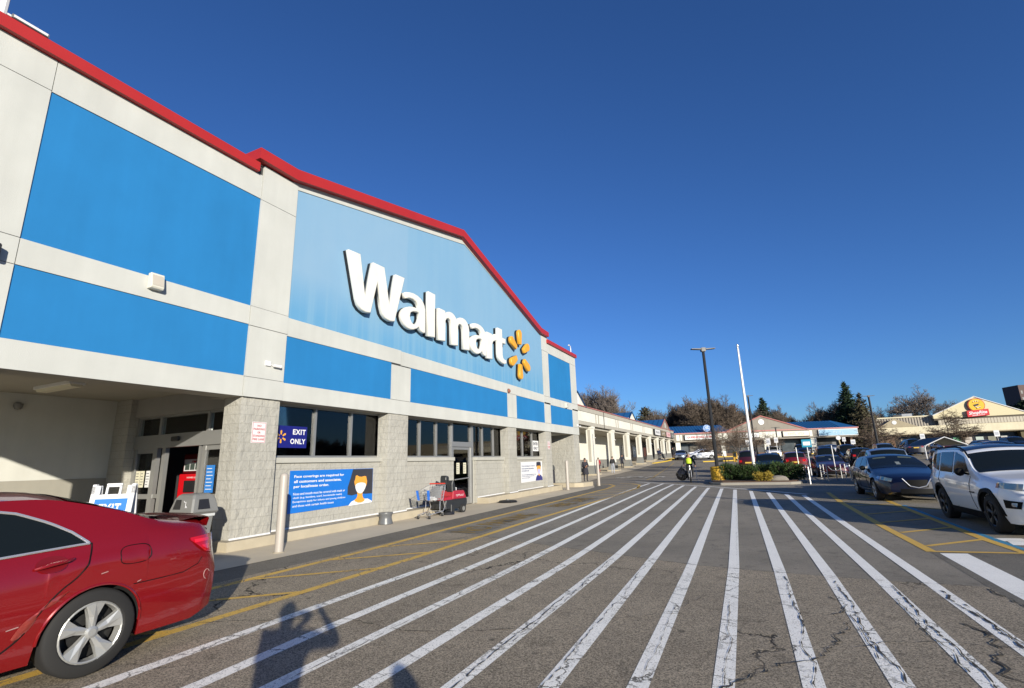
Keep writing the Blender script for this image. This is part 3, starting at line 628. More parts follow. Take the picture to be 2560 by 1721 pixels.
# EXIT ONLY poster in the first window
o = empty('exit_only_sign', (-10.838, 9.22, 2.44), label='navy EXIT ONLY sign with yellow spark in the first window', cat='sign')
MB().box(0, .006, -.44, .52, -.27, .28).build('board', M_navy, o)
text('EXIT', M_txw, o, ((-10.8315, 9.49, 2.575), (0, 1, 0), (0, 0, 1)), .41, .135, bold=.028, spacing=1.12); text('ONLY', M_txw, o, ((-10.8315, 9.46, 2.335), (0, 1, 0), (0, 0, 1)), .48, .135, bold=.028, spacing=1.12)
sp = MB()
for k in range(6):
    q = math.radians(90+60*k); c, s_ = math.cos(q), math.sin(q)
    for a in (1,):
        pts = [(.0065, -.29+c*.055-s_*.016, s_*.055+c*.016), (.0065, -.29+c*.145-s_*.026, s_*.145+c*.026), (.0065, -.29+c*.165, s_*.165), (.0065, -.29+c*.145+s_*.026, s_*.145-c*.026), (.0065, -.29+c*.055+s_*.016, s_*.055-c*.016)]
        sp.prism(pts, (.001, 0, 0))
sp.build('spark_print', M_yspark, o)
o = empty('enter_only_sign', (-10.838, 24.95, 2.5), label='white ENTER ONLY notice in the rightmost window', cat='sign')
MB().box(0, .006, -.38, .38, -.27, .27).build('board', M_signw, o)
text('ENTER', M_txb, o, ((-10.8315, 24.95, 2.61), (0, 1, 0), (0, 0, 1)), .6, .15, bold=.03); text('ONLY', M_txb, o, ((-10.8315, 24.95, 2.38), (0, 1, 0), (0, 0, 1)), .55, .15, bold=.03)
# face covering banners
def blob(pts, n=3):
    for _ in range(n):
        q = []
        for i in range(len(pts)):
            a, b = pts[i], pts[(i+1) % len(pts)]; q += [(a[0]*.75+b[0]*.25, a[1]*.75+b[1]*.25), (a[0]*.25+b[0]*.75, a[1]*.25+b[1]*.75)]
        pts = q
    return pts
def layer(pts, x, mat, par, name, sm=2): return MB().px(blob(pts, sm) if sm else pts, x, x+.0012).build(name, mat, par, world=True)
def sag(nY, nZ, y0, y1, zt0, zt1, zb0, zb1, x, amp):
    rows = []
    for i in range(nZ+1):
        r = []
        for k in range(nY+1):
            t = k/nY; u = i/nZ; z = (zb0+(zb1-zb0)*t)*(1-u)+(zt0+(zt1-zt0)*t)*u
            r.append((x+amp*(math.sin(9*t+3*u)+.6*math.sin(17*t-5*u)), y0+(y1-y0)*t, z))
        rows.append(r)
    return MB().grid(rows)
bn = empty('banner', (-10.65, 10.65, 1.1), label='blue face coverings banner with a masked woman, behind the bollard', cat='banner')
sag(20, 6, 9.12, 12.15, 1.60, 1.60, .57, .63, -10.645, .003).build('vinyl', M_bann, bn, smooth=True, world=True)
xx = -10.638
layer([(11.30, 1.59), (11.22, 1.35), (11.12, 1.1), (11.12, .90), (11.3, .87), (11.55, .9), (11.9, .88), (12.13, .88), (12.13, 1.59)], xx, plain('hair_print', (.04, .04, .05), .5, var=.1), bn, 'hair_print', 0)
layer([(11.16, .59), (11.28, .70), (11.5, .76), (11.95, .74), (12.13, .66), (12.13, .62)], xx+.001, M_txw, bn, 'shirt_print', 0)
layer([(11.50, 1.0), (11.72, 1.0), (11.72, .80), (11.86, .70), (11.62, .63), (11.36, .72), (11.52, .80)], xx+.002, M_orange, bn, 'neck_print', 1)
layer([(11.42, 1.44), (11.6, 1.36), (11.84, 1.40), (11.87, 1.30), (11.90, 1.22), (11.86, 1.1), (11.74, .98), (11.62, .95), (11.48, 1.0), (11.40, 1.13), (11.36, 1.25), (11.40, 1.3)], xx+.0035, M_orange, bn, 'face_print', 1)
layer([(11.41, 1.17), (11.62, 1.22), (11.86, 1.18), (11.83, 1.05), (11.72, .92), (11.62, .90), (11.5, .94), (11.42, 1.05)], xx+.005, M_txw, bn, 'mask_print', 2)
for t_, y0, y1, z, hh in (('Face coverings are required for', 9.26, 10.96, 1.445, .085), ('all customers and associates,', 9.26, 10.86, 1.325, .08), ('per local/state order.', 9.26, 10.42, 1.20, .085),
                          ('Nose and mouth must be covered with mask or', 9.26, 11.02, 1.03, .06), ('cloth (e.g. bandana, scarf, homemade mask).', 9.26, 10.92, .93, .06), ('Exceptions apply for infants and young children', 9.26, 11.04, .835, .06), ('and those with certain health issues', 9.26, 10.62, .74, .055)):
    text(t_, M_txw, bn, ((-10.640, (y0+y1)/2, z), (0, 1, 0), (0, 0, 1)), y1-y0, hh, bold=.022 if hh > .07 else .006)
b2 = empty('banner', (-10.65, 23.95, 1.2), label='white face coverings banner with a dark haired man, under the ENTER ONLY window', cat='banner')
sag(16, 6, 22.6, 25.28, 1.68, 1.70, .70, .74, -10.645, .003).build('vinyl', M_signw, b2, smooth=True, world=True)
layer([(24.35, .74), (24.45, .92), (24.62, 1.02), (25.0, 1.02), (25.24, .9), (25.26, .74)], xx, M_navy, b2, 'shirt_print', 0)
layer([(24.74, 1.2), (24.92, 1.2), (24.9, 1.0), (24.83, .95), (24.74, 1.0)], xx+.001, M_orange, b2, 'neck_print', 0)
layer([(24.55, 1.5), (25.05, 1.5), (25.05, 1.25), (24.95, 1.12), (24.83, 1.08), (24.68, 1.12), (24.57, 1.28)], xx+.002, M_orange, b2, 'face_print', 1)
layer([(24.60, 1.30), (24.83, 1.32), (25.02, 1.30), (24.95, 1.12), (24.83, 1.04), (24.68, 1.12)], xx+.0035, plain('lilac_print', (.5, .48, .72), .5, var=0), b2, 'mask_print', 1)
layer([(24.48, 1.42), (24.52, 1.66), (24.8, 1.68), (25.06, 1.66), (25.1, 1.42), (25.0, 1.48), (24.6, 1.48)], xx+.005, plain('black_print', (.02, .02, .04), .5, var=0), b2, 'hair_print', 0)
for t_, y1, z, hh in (('Face coverings are required', 24.3, 1.48, .085), ('for all customers and associates,', 24.2, 1.36, .08), ('per local/state order.', 23.6, 1.25, .085), ('Nose and mouth must be covered with mask or cloth', 24.4, 1.07, .05), ('(e.g. bandana, scarf, homemade mask). Exceptions', 24.2, .99, .05), ('apply for infants and young children.', 23.7, .91, .05)):
    text(t_, plain('grey_ink', (.12, .16, .3), .5, var=0), b2, ((-10.640, (22.72+y1)/2, z), (0, 1, 0), (0, 0, 1)), y1-22.72, hh, bold=.01)
# paper notices on the doors
def notice(name, loc, w_, h_, mat, lab, axis='x', rows=5, grp=None, ink=None):
    o = empty(name, loc, label=lab, cat='notice', group=grp); ink = ink or M_txb; b = MB(); l = MB(); rn = random.Random(lab)
    if axis == 'x':
        b.box(0, .003, -w_/2, w_/2, -h_/2, h_/2)
        for i in range(rows): z = h_/2-(i+1)*h_/(rows+1); l.box(.003, .004, -w_*.4, w_*rn.uniform(.1, .4), z-.008, z+.008)
    else:
        b.box(-w_/2, w_/2, -.003, 0, -h_/2, h_/2)
        for i in range(rows): z = h_/2-(i+1)*h_/(rows+1); l.box(-w_*.4, w_*rn.uniform(.1, .4), -.004, -.003, z-.008, z+.008)
    b.build('paper', mat, o); l.build('print_lines', ink, o); return o
M_pap = plain('cream_paper', (.66, .63, .48), .8, var=.05)
notice('paper_notice', (-10.825, 17.22, 1.50), .22, .42, M_pap, 'cream paper taped on the left of the glass staff door'); notice('paper_notice', (-10.825, 17.72, 1.50), .22, .42, M_pap, 'cream paper taped on the right of the glass staff door')
notice('paper_notice', (-15.02, 7.985, 1.5), .2, .42, M_pap, 'cream sheet at the left on the sliding door glass', 'y'); notice('paper_notice', (-14.82, 7.985, 1.5), .17, .42, M_pap, 'cream sheet in the middle on the sliding door glass', 'y'); notice('paper_notice', (-14.57, 7.985, 1.5), .18, .42, M_signw, 'white sheet at the right on the sliding door glass', 'y')
pp = notice('paper_notice', (-12.03, 7.985, 1.47), .32, .64, plain('blue_poster', (.02, .2, .62), .4, var=.05), 'tall blue poster on the glass beside the open doorway', 'y', 7, ink=M_txw)
# kiosk
k = empty('rental_kiosk', (-14.25, 9.0, 0), label='bright red vending kiosk just inside the open sliding door', cat='kiosk')
M_kr = plain('kiosk_red', (.62, .008, .015), .35, var=.05)
MB().box(-.7, .7, 0, .8, .02, 1.60).build('cabinet', M_kr, k, bevel=.03); MB().box(-.7, .7, .1, .7, 1.62, 2.15).build('header', plain('kiosk_dark_red', (.12, .006, .01), .4), k, bevel=.02)
MB().box(-.62, .62, .08, .1, 1.68, 2.0).build('poster_strip', M_signw, k)
pb = MB()
for i in range(5): pb.box(-.56+i*.23, -.37+i*.23, .07, .08, 1.71, 1.88)
pb.build('poster_picture', plain('film_pictures', (.06, .08, .07), .5, var=.5, scale=9), k)
text('redbox', M_redtx, k, ((-14.25, 9.069, 1.945), (1, 0, 0), (0, 0, 1)), .5, .07, bold=.03)
MB().box(-.4, .35, -.02, 0, 1.1, 1.42).build('screen', M_black, k, bevel=.01); text('MOVIES GAMES', M_txw, k, ((-14.25, 8.995, 1.50), (1, 0, 0), (0, 0, 1)), .6, .04)
# ceiling light
o = empty('ceiling_light', (-13.85, 5.5, 3.6), label='fluorescent fixture on the ceiling of the recess', cat='light')
MB().box(-.78, .78, -.15, .15, -.05, .02).build('housing', M_signw, o); MB().px([(-.12, -.05), (-.09, -.10), (.09, -.10), (.12, -.05)], -.75, .75).build('diffuser', plain('light_diffuser', (.7, .66, .5), .4, var=.04), o)
o = empty('ceiling_camera', (-15.9, 5.6, 3.3), label='small dome camera on the dark recess wall', cat='camera'); MB().lathe([(.001, -.09), (.06, -.07), (.09, 0), (.09, .06)], (0, 0, 0), 'z', 14).build('dome', M_greyp, o, smooth=True); MB().box(-.12, .0, -.05, .05, .04, .09).build('mount', M_greyp, o)
# bollards
def bollard(x, y, lab, h=1.56, r=.085):
    o = empty('bollard', (x, y, zg(y)), label=lab, cat='bollard', group='taupe steel bollards along the store')
    MB().lathe([(r, -.05), (r, h-.09), (r*.93, h-.045), (r*.72, h-.015), (r*.35, h-.002), (.001, h)], n=24).build('post', M_tan, o, smooth=True)
    MB().lathe([(r+.004, -.02), (r+.035, .0), (r+.02, .018), (r, .022)], n=20, caps=False).build('base_collar', M_ledge, o); return o
bollard(-9.03, 7.6, 'taupe bollard in front of the blue banner'); bollard(-9.75, 26.6, 'taupe bollard left of the wide block pier at the corner'); bollard(-9.3, 30.9, 'taupe bollard at the corner where the walkway curves'); 
# litter bin with dome lid by the first pier
t = empty('litter_bin', (-9.85, 6.3, .012), label='grey dome topped litter bin with white scribble, beside the first pier', cat='bin')
MB().add([(x*a, y*b, z) for a, b, z in ((.30, .22, 0), (.37, .27, .84)) for x, y in ((-1, -1), (1, -1), (1, 1), (-1, 1))], [(0, 3, 2, 1), (4, 5, 6, 7)]+[(i, (i+1) % 4, 4+(i+1) % 4, 4+i) for i in range(4)]).build('bin_body', M_greyp, t, bevel=.03)
MB().add([(x*a, y*b, z) for a, b, z in ((.385, .285, .80), (.39, .29, .86)) for x, y in ((-1, -1), (1, -1), (1, 1), (-1, 1))], [(0, 3, 2, 1), (4, 5, 6, 7)]+[(i, (i+1) % 4, 4+(i+1) % 4, 4+i) for i in range(4)]).build('liner_bag', plain('clear_liner', (.6, .62, .62), .25, var=.1), t, bevel=.01)
ld = MB().add([(x*a, y*b, z) for a, b, z in ((.45, .34, .86), (.45, .34, .91), (.36, .27, 1.16), (.27, .2, 1.225)) for x, y in ((-1, -1), (1, -1), (1, 1), (-1, 1))],
              [(0, 3, 2, 1), (12, 13, 14, 15)]+[(l*4+i, l*4+(i+1) % 4, l*4+4+(i+1) % 4, l*4+4+i) for l in range(3) for i in range(4)]).build('lid', M_greyp, t, bevel=.035)
MB().quad((-.31, -.335, .945), (-.02, -.335, .945), (-.06, -.295, 1.12), (-.26, -.295, 1.12)).build('lid_opening', M_black, ld)
MB().quad((.452, -.2, .945), (.452, .1, .945), (.385, .08, 1.12), (.385, -.15, 1.12)).build('lid_opening', M_black, ld)
g = MB(); rn = random.Random(4); pts = [(.1+.018*i+rn.uniform(-.02, .02), 0, 1.12-.02*i+rn.uniform(-.03, .03)) for i in range(9)]
g.tube([(a, -.306-(1.16-z)*.22, z) for a, _, z in pts], .006, 4); g.build('scribble', M_txw, ld)
t.scale = (.78, .78, 1)
# A-frame exit sign
a_ = empty('sandwich_board', (-9.72, 4.85, .012), rz=rad(40), label='white plastic sandwich board reading EXIT behind the red car', cat='sign')
for s_ in (-1, 1):
    m = MB(); H = 1.28; q = lambda z: s_*(.30*(1-z/H)+.02)
    def pl(x0, x1, z0, z1, t=.02, d=0): m.add([(x, q(z)+e, z) for x in (x0, x1) for e in (-t, t) for z in (z0, z1)], [(0, 1, 3, 2), (4, 6, 7, 5), (0, 4, 5, 1), (2, 3, 7, 6), (0, 2, 6, 4), (1, 5, 7, 3)])
    pl(-.36, -.29, 0, 1.26); pl(.29, .36, 0, 1.26); pl(-.29, .29, .2, 1.12); pl(-.36, -.22, 1.12, 1.24); pl(.22, .36, 1.12, 1.24)
    if s_ < 0: pl(-.13, -.09, 1.1, 1.25); pl(.09, .13, 1.1, 1.25); pl(-.13, .13, 1.22, 1.27)
    m.build('side_panel', M_signw, a_, bevel=.008)
zz = lambda z, e: -(.30*(1-z/1.28)+.02)-.021-e
MB().quad((-.27, zz(.3, 0), .3), (.27, zz(.3, 0), .3), (.27, zz(1.06, 0), 1.06), (-.27, zz(1.06, 0), 1.06)).build('poster', M_bann, a_)
tx = text('EXIT', M_txw, None, ((0, zz(.93, .004), .93), (1, 0, 0), (0, .23, .97)), .36, .13, bold=.028, spacing=1.12); tx.parent = a_; TREE.setdefault(a_, []).append(tx); a_.scale = (.86, .8, 1.16)
# ash planter
o = empty('ash_urn', (-9.95, 11.95, .03), label='small grey waisted plastic pot on the walkway', cat='pot')
MB().lathe([(.17, 0), (.205, .02), (.20, .07), (.175, .15), (.17, .2), (.185, .26), (.205, .31), (.20, .33), (.18, .325)], n=28).build('pot', plain('dark_grey_plastic', (.13, .135, .14), .35, var=.1), o, smooth=True); MB().lathe([(.18, .30), (.178, .31)], n=24).build('sand', M_ledge, o)
# round rubber base lying on the walkway
o = empty('rubber_base', (-9.55, 18.95, zg(19)+.01), label='flat black octagonal rubber base lying on the walkway edge', cat='base')
MB().lathe([(.40, 0), (.42, .02), (.36, .07), (.2, .09), (.08, .09)], n=8).build('rubber_disc', plain('black_rubber', (.012, .012, .012), .6, var=.1), o); MB().lathe([(.07, .09), (.07, .12), (.04, .12)], n=10).build('socket', M_greyp, o)
# dark bins in the second recess
for i, (x, y, lab, c) in enumerate(((-12.0, 29.4, 'dark blue litter bin in the second recess', (.01, .012, .03)), (-12.0, 31.2, 'black litter bin half hidden by the corner pier', (.012, .012, .013)))):
    o = empty('litter_bin', (x, y, zg(y)+.02), label=lab, cat='bin'); mt = plain('bin_dark_'+'ab'[i], c, .4, var=.1)
    MB().box(-.3, .3, -.4, .4, 0, 1.0).build('bin_body', mt, o, bevel=.04); MB().px([(-.42, 1.0), (.42, 1.0), (.36, 1.2), (.2, 1.3), (-.2, 1.3), (-.36, 1.2)], -.32, .32).build('lid', plain('bin_lid_'+'ab'[i], (.07, .075, .08) if i == 0 else (.02, .02, .02), .5), o, bevel=.02)
# ================================================================== arcade along the left, shops at the back, supermarket
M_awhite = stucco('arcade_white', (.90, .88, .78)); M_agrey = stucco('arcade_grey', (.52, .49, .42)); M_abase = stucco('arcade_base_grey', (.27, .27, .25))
M_pinkred = plain('faded_red_trim', (.42, .16, .14), .6, var=.15); M_taupe = stucco('taupe_gable', (.33, .30, .255)); M_cream = stucco('cream_stucco', (.88, .80, .58)); M_tan2 = stucco('tan_gable', (.50, .43, .30))
def metalroof(name, col, pitch, axis):
    s = NT(name); p = s.pos(); sep = s.n('ShaderNodeSeparateXYZ', i0=p)
    return s.done(s.mix([x*.8 for x in col], col, s.noise(.6, 4, p)), .38, .2)
M_roof = metalroof('blue_metal_roof', (.02, .12, .30), .5, 1); M_rib = plain('blue_roof_rib', (.008, .05, .14), .4, var=.1); M_mans = plain('beige_metal_mansard', (.38, .34, .28), .5, var=.15); M_mrib = plain('mansard_rib', (.24, .21, .18), .5, var=.1)
M_shop = plain('dark_storefront', (.025, .025, .028), .25, var=.4, scale=.8); M_brick = plain('brown_brick', (.14, .08, .05), .85, var=.3, scale=2)
AX = -15.5
ar = empty('arcade_building', (AX, 31, 0), label='long low shopping arcade with white columns running away beyond the big store', cat='building')
f_ = MB(); f_.box(AX-.35, AX, 30.9, 104.4, 5.15, 5.47); f_.box(AX-.4, AX-.06, 30.9, 104.4, 5.47, 6.48); f_.box(AX-.35, AX, 30.9, 104.4, 6.48, 6.92)
ys = [44.0, 51.9, 60.2, 67.9, 75.3, 82.6, 88.5, 93.5, 98.5]
pv = 30.9
f_.build('fascia', M_agrey, ar, world=True)
for y in ys:
    MB().box(AX-.055, AX-.03, pv+.06, y, 5.50, 6.45).build('fascia_panel', M_awhite, ar, world=True)
    if y < 87: MB().box(AX-.055, AX-.03, y+.45, y+.95, 5.50, 6.45).build('fascia_panel', M_awhite, ar, world=True)
    pv = y+1.4
BOX('red_cap', M_pinkred, ar, AX-.4, AX+.08, 30.9, 104.4, 6.92, 7.02)
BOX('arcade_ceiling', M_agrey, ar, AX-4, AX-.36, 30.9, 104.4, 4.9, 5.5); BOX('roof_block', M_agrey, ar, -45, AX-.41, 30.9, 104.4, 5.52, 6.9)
BOX('back_wall', M_awhite, ar, AX-4.2, AX-3.9, 30.9, 84, 1.55, 4.9); BOX('wall_dado', M_abase, ar, AX-4.2, AX-3.88, 30.9, 84, -.2, 1.85)
BOX('shopfront', M_shop, ar, AX-4.2, AX-3.9, 84, 104, 0, 4.9)
MB().px([(50, 7.0), (61.6, 7.0), (61.6, 7.42), (50, 7.55)], AX-3.4, AX-3.2).build('parapet_wall', M_awhite, ar, world=True); MB().px([(50, 7.55), (61.6, 7.42), (61.6, 7.68), (50, 7.85)], AX-3.4, AX-3.0).build('parapet_cap', plain('red_roof_trim', (.48, .04, .06), .5), ar, world=True)
rn = random.Random(3)
for i, y in enumerate([77.5, 81, 84.5, 87.5, 90.5, 93.5, 96.5, 100]):
    MB().box(AX-3.89, AX-3.84, y, y+2.6, zg(y)+.6, 4.0).build('shop_window', plain('shop_glass_%s' % 'abcdefgh'[i], [(.05, .05, .06), (.12, .05, .04), (.03, .05, .09), (.1, .09, .07)][i % 4], .12, var=.5, scale=1.3), ar, world=True)
for k, y in enumerate([50.9, 58.9, 66.4, 73.7, 80.8, 87.2, 93.0, 98.9]):
    z0 = zg(y)+.02
    cm = MB(); cm.box(AX-.68, AX-.08, y-.5, y+.5, z0+.9, 5.15); cm.box(AX-.74, AX-.02, y-.56, y+.56, 4.92, 5.152)
    c = cm.build('column', M_awhite, ar, world=True)
    MB().add([(AX-.38+a*(.40 if j == 0 else .33), y+b*(.72 if j == 0 else .54), z) for j, z in ((0, z0+.12), (1, z0+.95)) for a, b in ((-1, -1), (1, -1), (1, 1), (-1, 1))], [(4, 5, 6, 7)]+[(i, (i+1) % 4, 4+(i+1) % 4, 4+i) for i in range(4)]).build('column_base', M_abase, c, world=True)
    MB().box(AX-.85, AX+.3, y-.85, y+.85, z0-.3, z0+.13).build('plinth', M_ledge, c, world=True)
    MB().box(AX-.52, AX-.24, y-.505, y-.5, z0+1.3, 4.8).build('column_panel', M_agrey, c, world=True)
for y, lab in ((50.9, 'first'), (58.9, 'second'), (80.8, 'fifth')):
    cctv((AX-.08, y+.2, 4.05), 'white bullet camera on the %s arcade column' % lab)
def gable(par, yc, hw, z0, z1, run, front, side, trim, nm='gable'):
    MB().px([(yc-hw, z0), (yc+hw, z0), (yc, z1)], AX-.2, AX-.02).build(nm, front, par, world=True)
    r = MB()
    for s_ in (-1, 1): r.add([(AX+.02, yc+s_*(hw+.15), z0-.1), (AX-run, yc+s_*(hw+.15), z0-.1), (AX-run, yc, z1+.08), (AX+.02, yc, z1+.08)], [(0, 1, 2, 3)])
    r.build('gable_roof', side, par, world=True)
    t = MB()
    for s_ in (-1, 1): t.tube([(AX+.02, yc+s_*(hw+.15), z0-.1), (AX+.02, yc, z1+.08)], .09, 6)
    t.build('gable_trim', trim, par, world=True)
    rb = MB()
    for k in range(1, int(run/.9)):
        for s_ in (-1, 1): rb.tube([(AX-k*.9, yc+s_*(hw+.12), z0-.04), (AX-k*.9, yc, z1+.12)], .035, 4)
    rb.build('roof_rib', M_rib, par, world=True)
gable(ar, 46.3, 2.3, 7.02, 8.2, 4, M_awhite, M_roof, M_rib); gable(ar, 69.2, 2.0, 7.02, 7.95, 7, M_awhite, M_roof, M_rib); gable(ar, 95.3, 4.7, 6.9, 8.65, 9, M_taupe, M_roof, M_pinkred)
MB().lathe([(.45, 0), (.45, .04)], (AX-.02, 46.3, 7.5), 'x', 18).build('gable_medallion', M_signw, ar, world=True); MB().box(AX-.02, AX+.03, 95.15, 95.45, 7.2, 8.0).build('gable_medallion', M_signw, ar, world=True)
o = empty('downpipe', (AX+.02, 55.0, 5.1), label='thin dark cable running down the arcade fascia', cat='cable'); MB().tube([(0, 0, 0), (.0, .05, 1.0), (0, 0, 1.85)], .03, 5).build('cable', M_black, o)
def marks(par, P, U, w_, h_, mat, seed=1):      # blurred far-off lettering: unreadable strokes
    rn = random.Random(seed); m = MB(); P, U = Vector(P), Vector(U); x = -w_/2; N = U.cross(Vector((0, 0, 1)))*.005
    while x < w_/2:
        k = rn.uniform(.45, .8)*h_
        if rn.random() > .14:
            for a, b, c, d in ((0, .22, -.5, .5), (.22, .9, rn.choice((.3, -.5, -.1)), 0)):
                z0 = c*h_; z1 = z0+.18*h_ if a else .5*h_
                m.add([P+U*(x+a*k)+N+Vector((0, 0, z0)), P+U*(x+b*k)+N+Vector((0, 0, z0)), P+U*(x+b*k)+N+Vector((0, 0, z1)), P+U*(x+a*k)+N+Vector((0, 0, z1))], [(0, 1, 2, 3)])
        x += k*1.15
    return m.build('lettering', mat, par)
def shop_sign(y, ln, t_, lab, face, ink):
    o = empty('shop_sign', (AX, y, 5.95), label=lab, cat='sign')
    MB().box(0, .32, -ln/2, ln/2, -.48, .48).build('box', M_black, o, bevel=.02); MB().box(.32, .34, -ln/2+.06, ln/2-.06, -.43, .43).build('face', face, o)
    marks(o, (.345, 0, 0), (0, 1, 0), ln*.7, .34, ink, int(y))
shop_sign(85.5, 4.6, None, 'white shop sign box nearest on the arcade fascia', M_signw, M_txb); shop_sign(90.8, 4.2, None, 'brown shop sign box on the arcade under the red-edged gable', plain('brown_sign', (.25, .2, .12), .5, var=.5), M_txw)
shop_sign(96.0, 4.4, None, 'pale pink shop sign on the arcade fascia', plain('pink_sign', (.7, .45, .45), .5), M_redtx); shop_sign(101, 3.6, None, 'small dark shop sign at the inner corner of the arcade', plain('grey_sign', (.15, .16, .15), .5), M_txw)
sheet(strip([(-14.2, 74), (-13.2, 79), (-12.9, 84), (-14.4, 88), (-14.6, 102)], .3), .13, 'yellow_kerb', M_kyel, thick=.13)

# --- back row: local frame u along the front, v outward
A0 = Vector((-15.5, 103.6, 0)); B0 = Vector((16.2, 113.6, 0)); UL = (B0-A0).length; UD = (B0-A0)/UL; VD = Vector((UD.y, -UD.x, 0)); ANG = math.atan2(UD.y, UD.x)
bk = empty('shop_row', tuple(A0), rz=ANG, label='low shop row at the back with blue metal roofs and a wide taupe gable', cat='building')
def BK(): return MB()
def bb(name, mat, *a): return MB().box(*a).build(name, mat, bk)
ur = lambda xp: (xp-1690)/(2124.6-1690)*UL       # along-front position from the survey of the photo
bb('fascia', M_taupe, 0, UL, 0, .4, 4.75, 5.0); bb('fascia_band', M_taupe, 0, UL, .05, .4, 5.0, 6.3); bb('red_cap', M_pinkred, -.5, UL+.3, -.08, .4, 6.3, 6.5)
for a, b in ((1697, 1705), (1707, 1711), (1800, 1808), (1812, 1822), (1840, 1842), (1898, 1950), (2015, 2022)): bb('fascia_panel', M_awhite, ur(a), ur(b), .02, .06, 5.05, 6.15)
bb('roof_block', M_taupe, 0, UL, .4, 14, 4.75, 6.4)
for u0, u1 in ((-1.5, ur(1835)), (ur(1990), ur(2110))):
    MB().add([(u0, .2, 6.5), (u1+(1.5 if u1 > 20 else 0), .2, 6.5), (u1-1, 5, 8.1), (u0, 5, 8.1)], [(0, 1, 2, 3)]).build('metal_roof', M_roof, bk)
    if u1 > 20: MB().add([(u1+1.5, .2, 6.5), (u1+1.5, 9, 6.5), (u1-1, 5, 8.1)], [(0, 1, 2)]).build('metal_roof', M_roof, bk)
    rb = MB(); n = int((u1-u0-1)/.55)
    for i in range(n): rb.tube([(u0+.3+i*.55, .2, 6.54), (u0+.3+i*.55, 5, 8.14)], .035, 4)
    rb.build('roof_rib', M_rib, bk)
ug = (ur(1823), ur(1906.4), ur(2005.5))
MB().add([(ug[0], .0, 6.45), (ug[2], .0, 6.45), (ug[1], .0, 9.15), (ug[0], .3, 6.45), (ug[2], .3, 6.45), (ug[1], .3, 9.15)], [(0, 1, 2), (3, 5, 4), (0, 2, 5, 3), (1, 4, 5, 2)]).build('gable', M_taupe, bk)
MB().tube([(ug[0]-.4, -.05, 6.42), (ug[1], -.05, 9.2), (ug[2]+.4, -.05, 6.42)], .13, 6).build('gable_trim', M_pinkred, bk)
MB().lathe([(.52, 0), (.52, .06)], (ug[1], -.08, 8.05), 'y', 24).build('gable_medallion', M_signw, bk)
bb('storefront', M_shop, 0, UL-1, 3.0, 3.3, 1.5, 4.8); bb('base_wall', M_brick, 0, UL-1, 2.9, 3.3, 0, 2.4); bb('end_wall', M_brick, UL-1.2, UL-.9, 0.4, 14, 0, 4.75)
for xp, wd in ((1700, .9), (1809, .8), (1913, .9), (2023, 1.0)): bb('column', M_awhite, ur(xp)-wd/2, ur(xp)+wd/2, .1, .6, 1.2, 4.75)
for i, (a, b) in enumerate(((1712, 1730), (1735, 1755), (1760, 1775), (1830, 1850), (1860, 1890), (1930, 1950), (1960, 1990), (2045, 2080))):
    bb('shop_window', plain('shopwin_'+'abcdefgh'[i], [(.10, .11, .12), (.16, .15, .13), (.05, .06, .07), (.03, .03, .03)][i % 4], .15, var=.6, scale=1.1), ur(a), ur(b), 2.86, 2.9, 2.4, 4.2)
def bsign(x0, x1, z0, z1, t_, lab, face, ink, ww=.75, edge=None):
    u0, u1 = ur(x0), ur(x1); P = A0+UD*((u0+u1)/2)
    o = empty('shop_sign', tuple(P), rz=ANG, label=lab, cat='sign')
    L2 = (u1-u0)/2
    MB().box(-L2, L2, -.3, 0, z0, z1).build('box', edge or M_black, o, bevel=.02); MB().box(-L2+.08, L2-.08, -.32, -.3, z0+.08, z1-.08).build('face', face, o)
    if t_ is None: marks(o, (0, -.33, (z0+z1)/2), (1, 0, 0), 2*L2*ww, (z1-z0)*.42, ink, int(x0))
    else:
        tt = text(t_, ink, None, ((0, -.33, (z0+z1)/2), (1, 0, 0), (0, 0, 1)), 2*L2*ww, (z1-z0)*.45, bold=.04); tt.parent = o
    return o
bsign(1717, 1793, 5.1, 6.1, 'QUEENS NAIL & SPA', 'long white sign reading QUEENS NAIL & SPA in red', M_signw, M_redtx, .85)
bsign(1843, 1897, 5.1, 6.05, None, 'cream sign with dark lettering behind the flagpole', M_signw, M_txb, .8)
bsign(1952, 2014, 5.1, 6.15, None, 'cream sign with faint red lettering right of the gable centre', plain('cream_sign', (.7, .62, .5), .5), plain('faint_red', (.6, .3, .25), .6, var=0), .6)
bsign(2035, 2124, 5.0, 6.2, None, 'long sky blue sign in a white frame at the right end of the shop row', plain('sky_blue_sign', (.06, .25, .42), .4, var=.25, scale=.5), plain('pale_ink', (.35, .5, .6), .5, var=0), .25, M_signw)
P = A0+UD*ur(1773)-VD*-.0
o = empty('round_sign', (P.x, P.y, 6.9), rz=ANG, label='round light blue sign standing on the blue roof of the shop row', cat='sign')
MB().lathe([(.68, 0), (.68, .12)], (0, -.35, .35), 'y', 24).build('disc', plain('light_blue_disc', (.04, .22, .6), .4), o); MB().lathe([(.6, -.01), (.6, .0), (.55, .0), (.55, -.01)], (0, -.355, .35), 'y', 24, caps=False).build('ring', M_txw, o)
MB().add([(-.3, -.37, .5), (.25, -.37, .5), (.35, -.37, .62), (.1, -.37, .7), (-.2, -.37, .6)], [(0, 1, 2, 3, 4)]).build('emblem', M_txw, o); MB().box(-.38, .38, -.375, -.37, .2, .3).build('line', M_txw, o)
bkw = MB().box(-.05, .05, -.3, 1.6, -.4, .1).build('support', M_black, o)

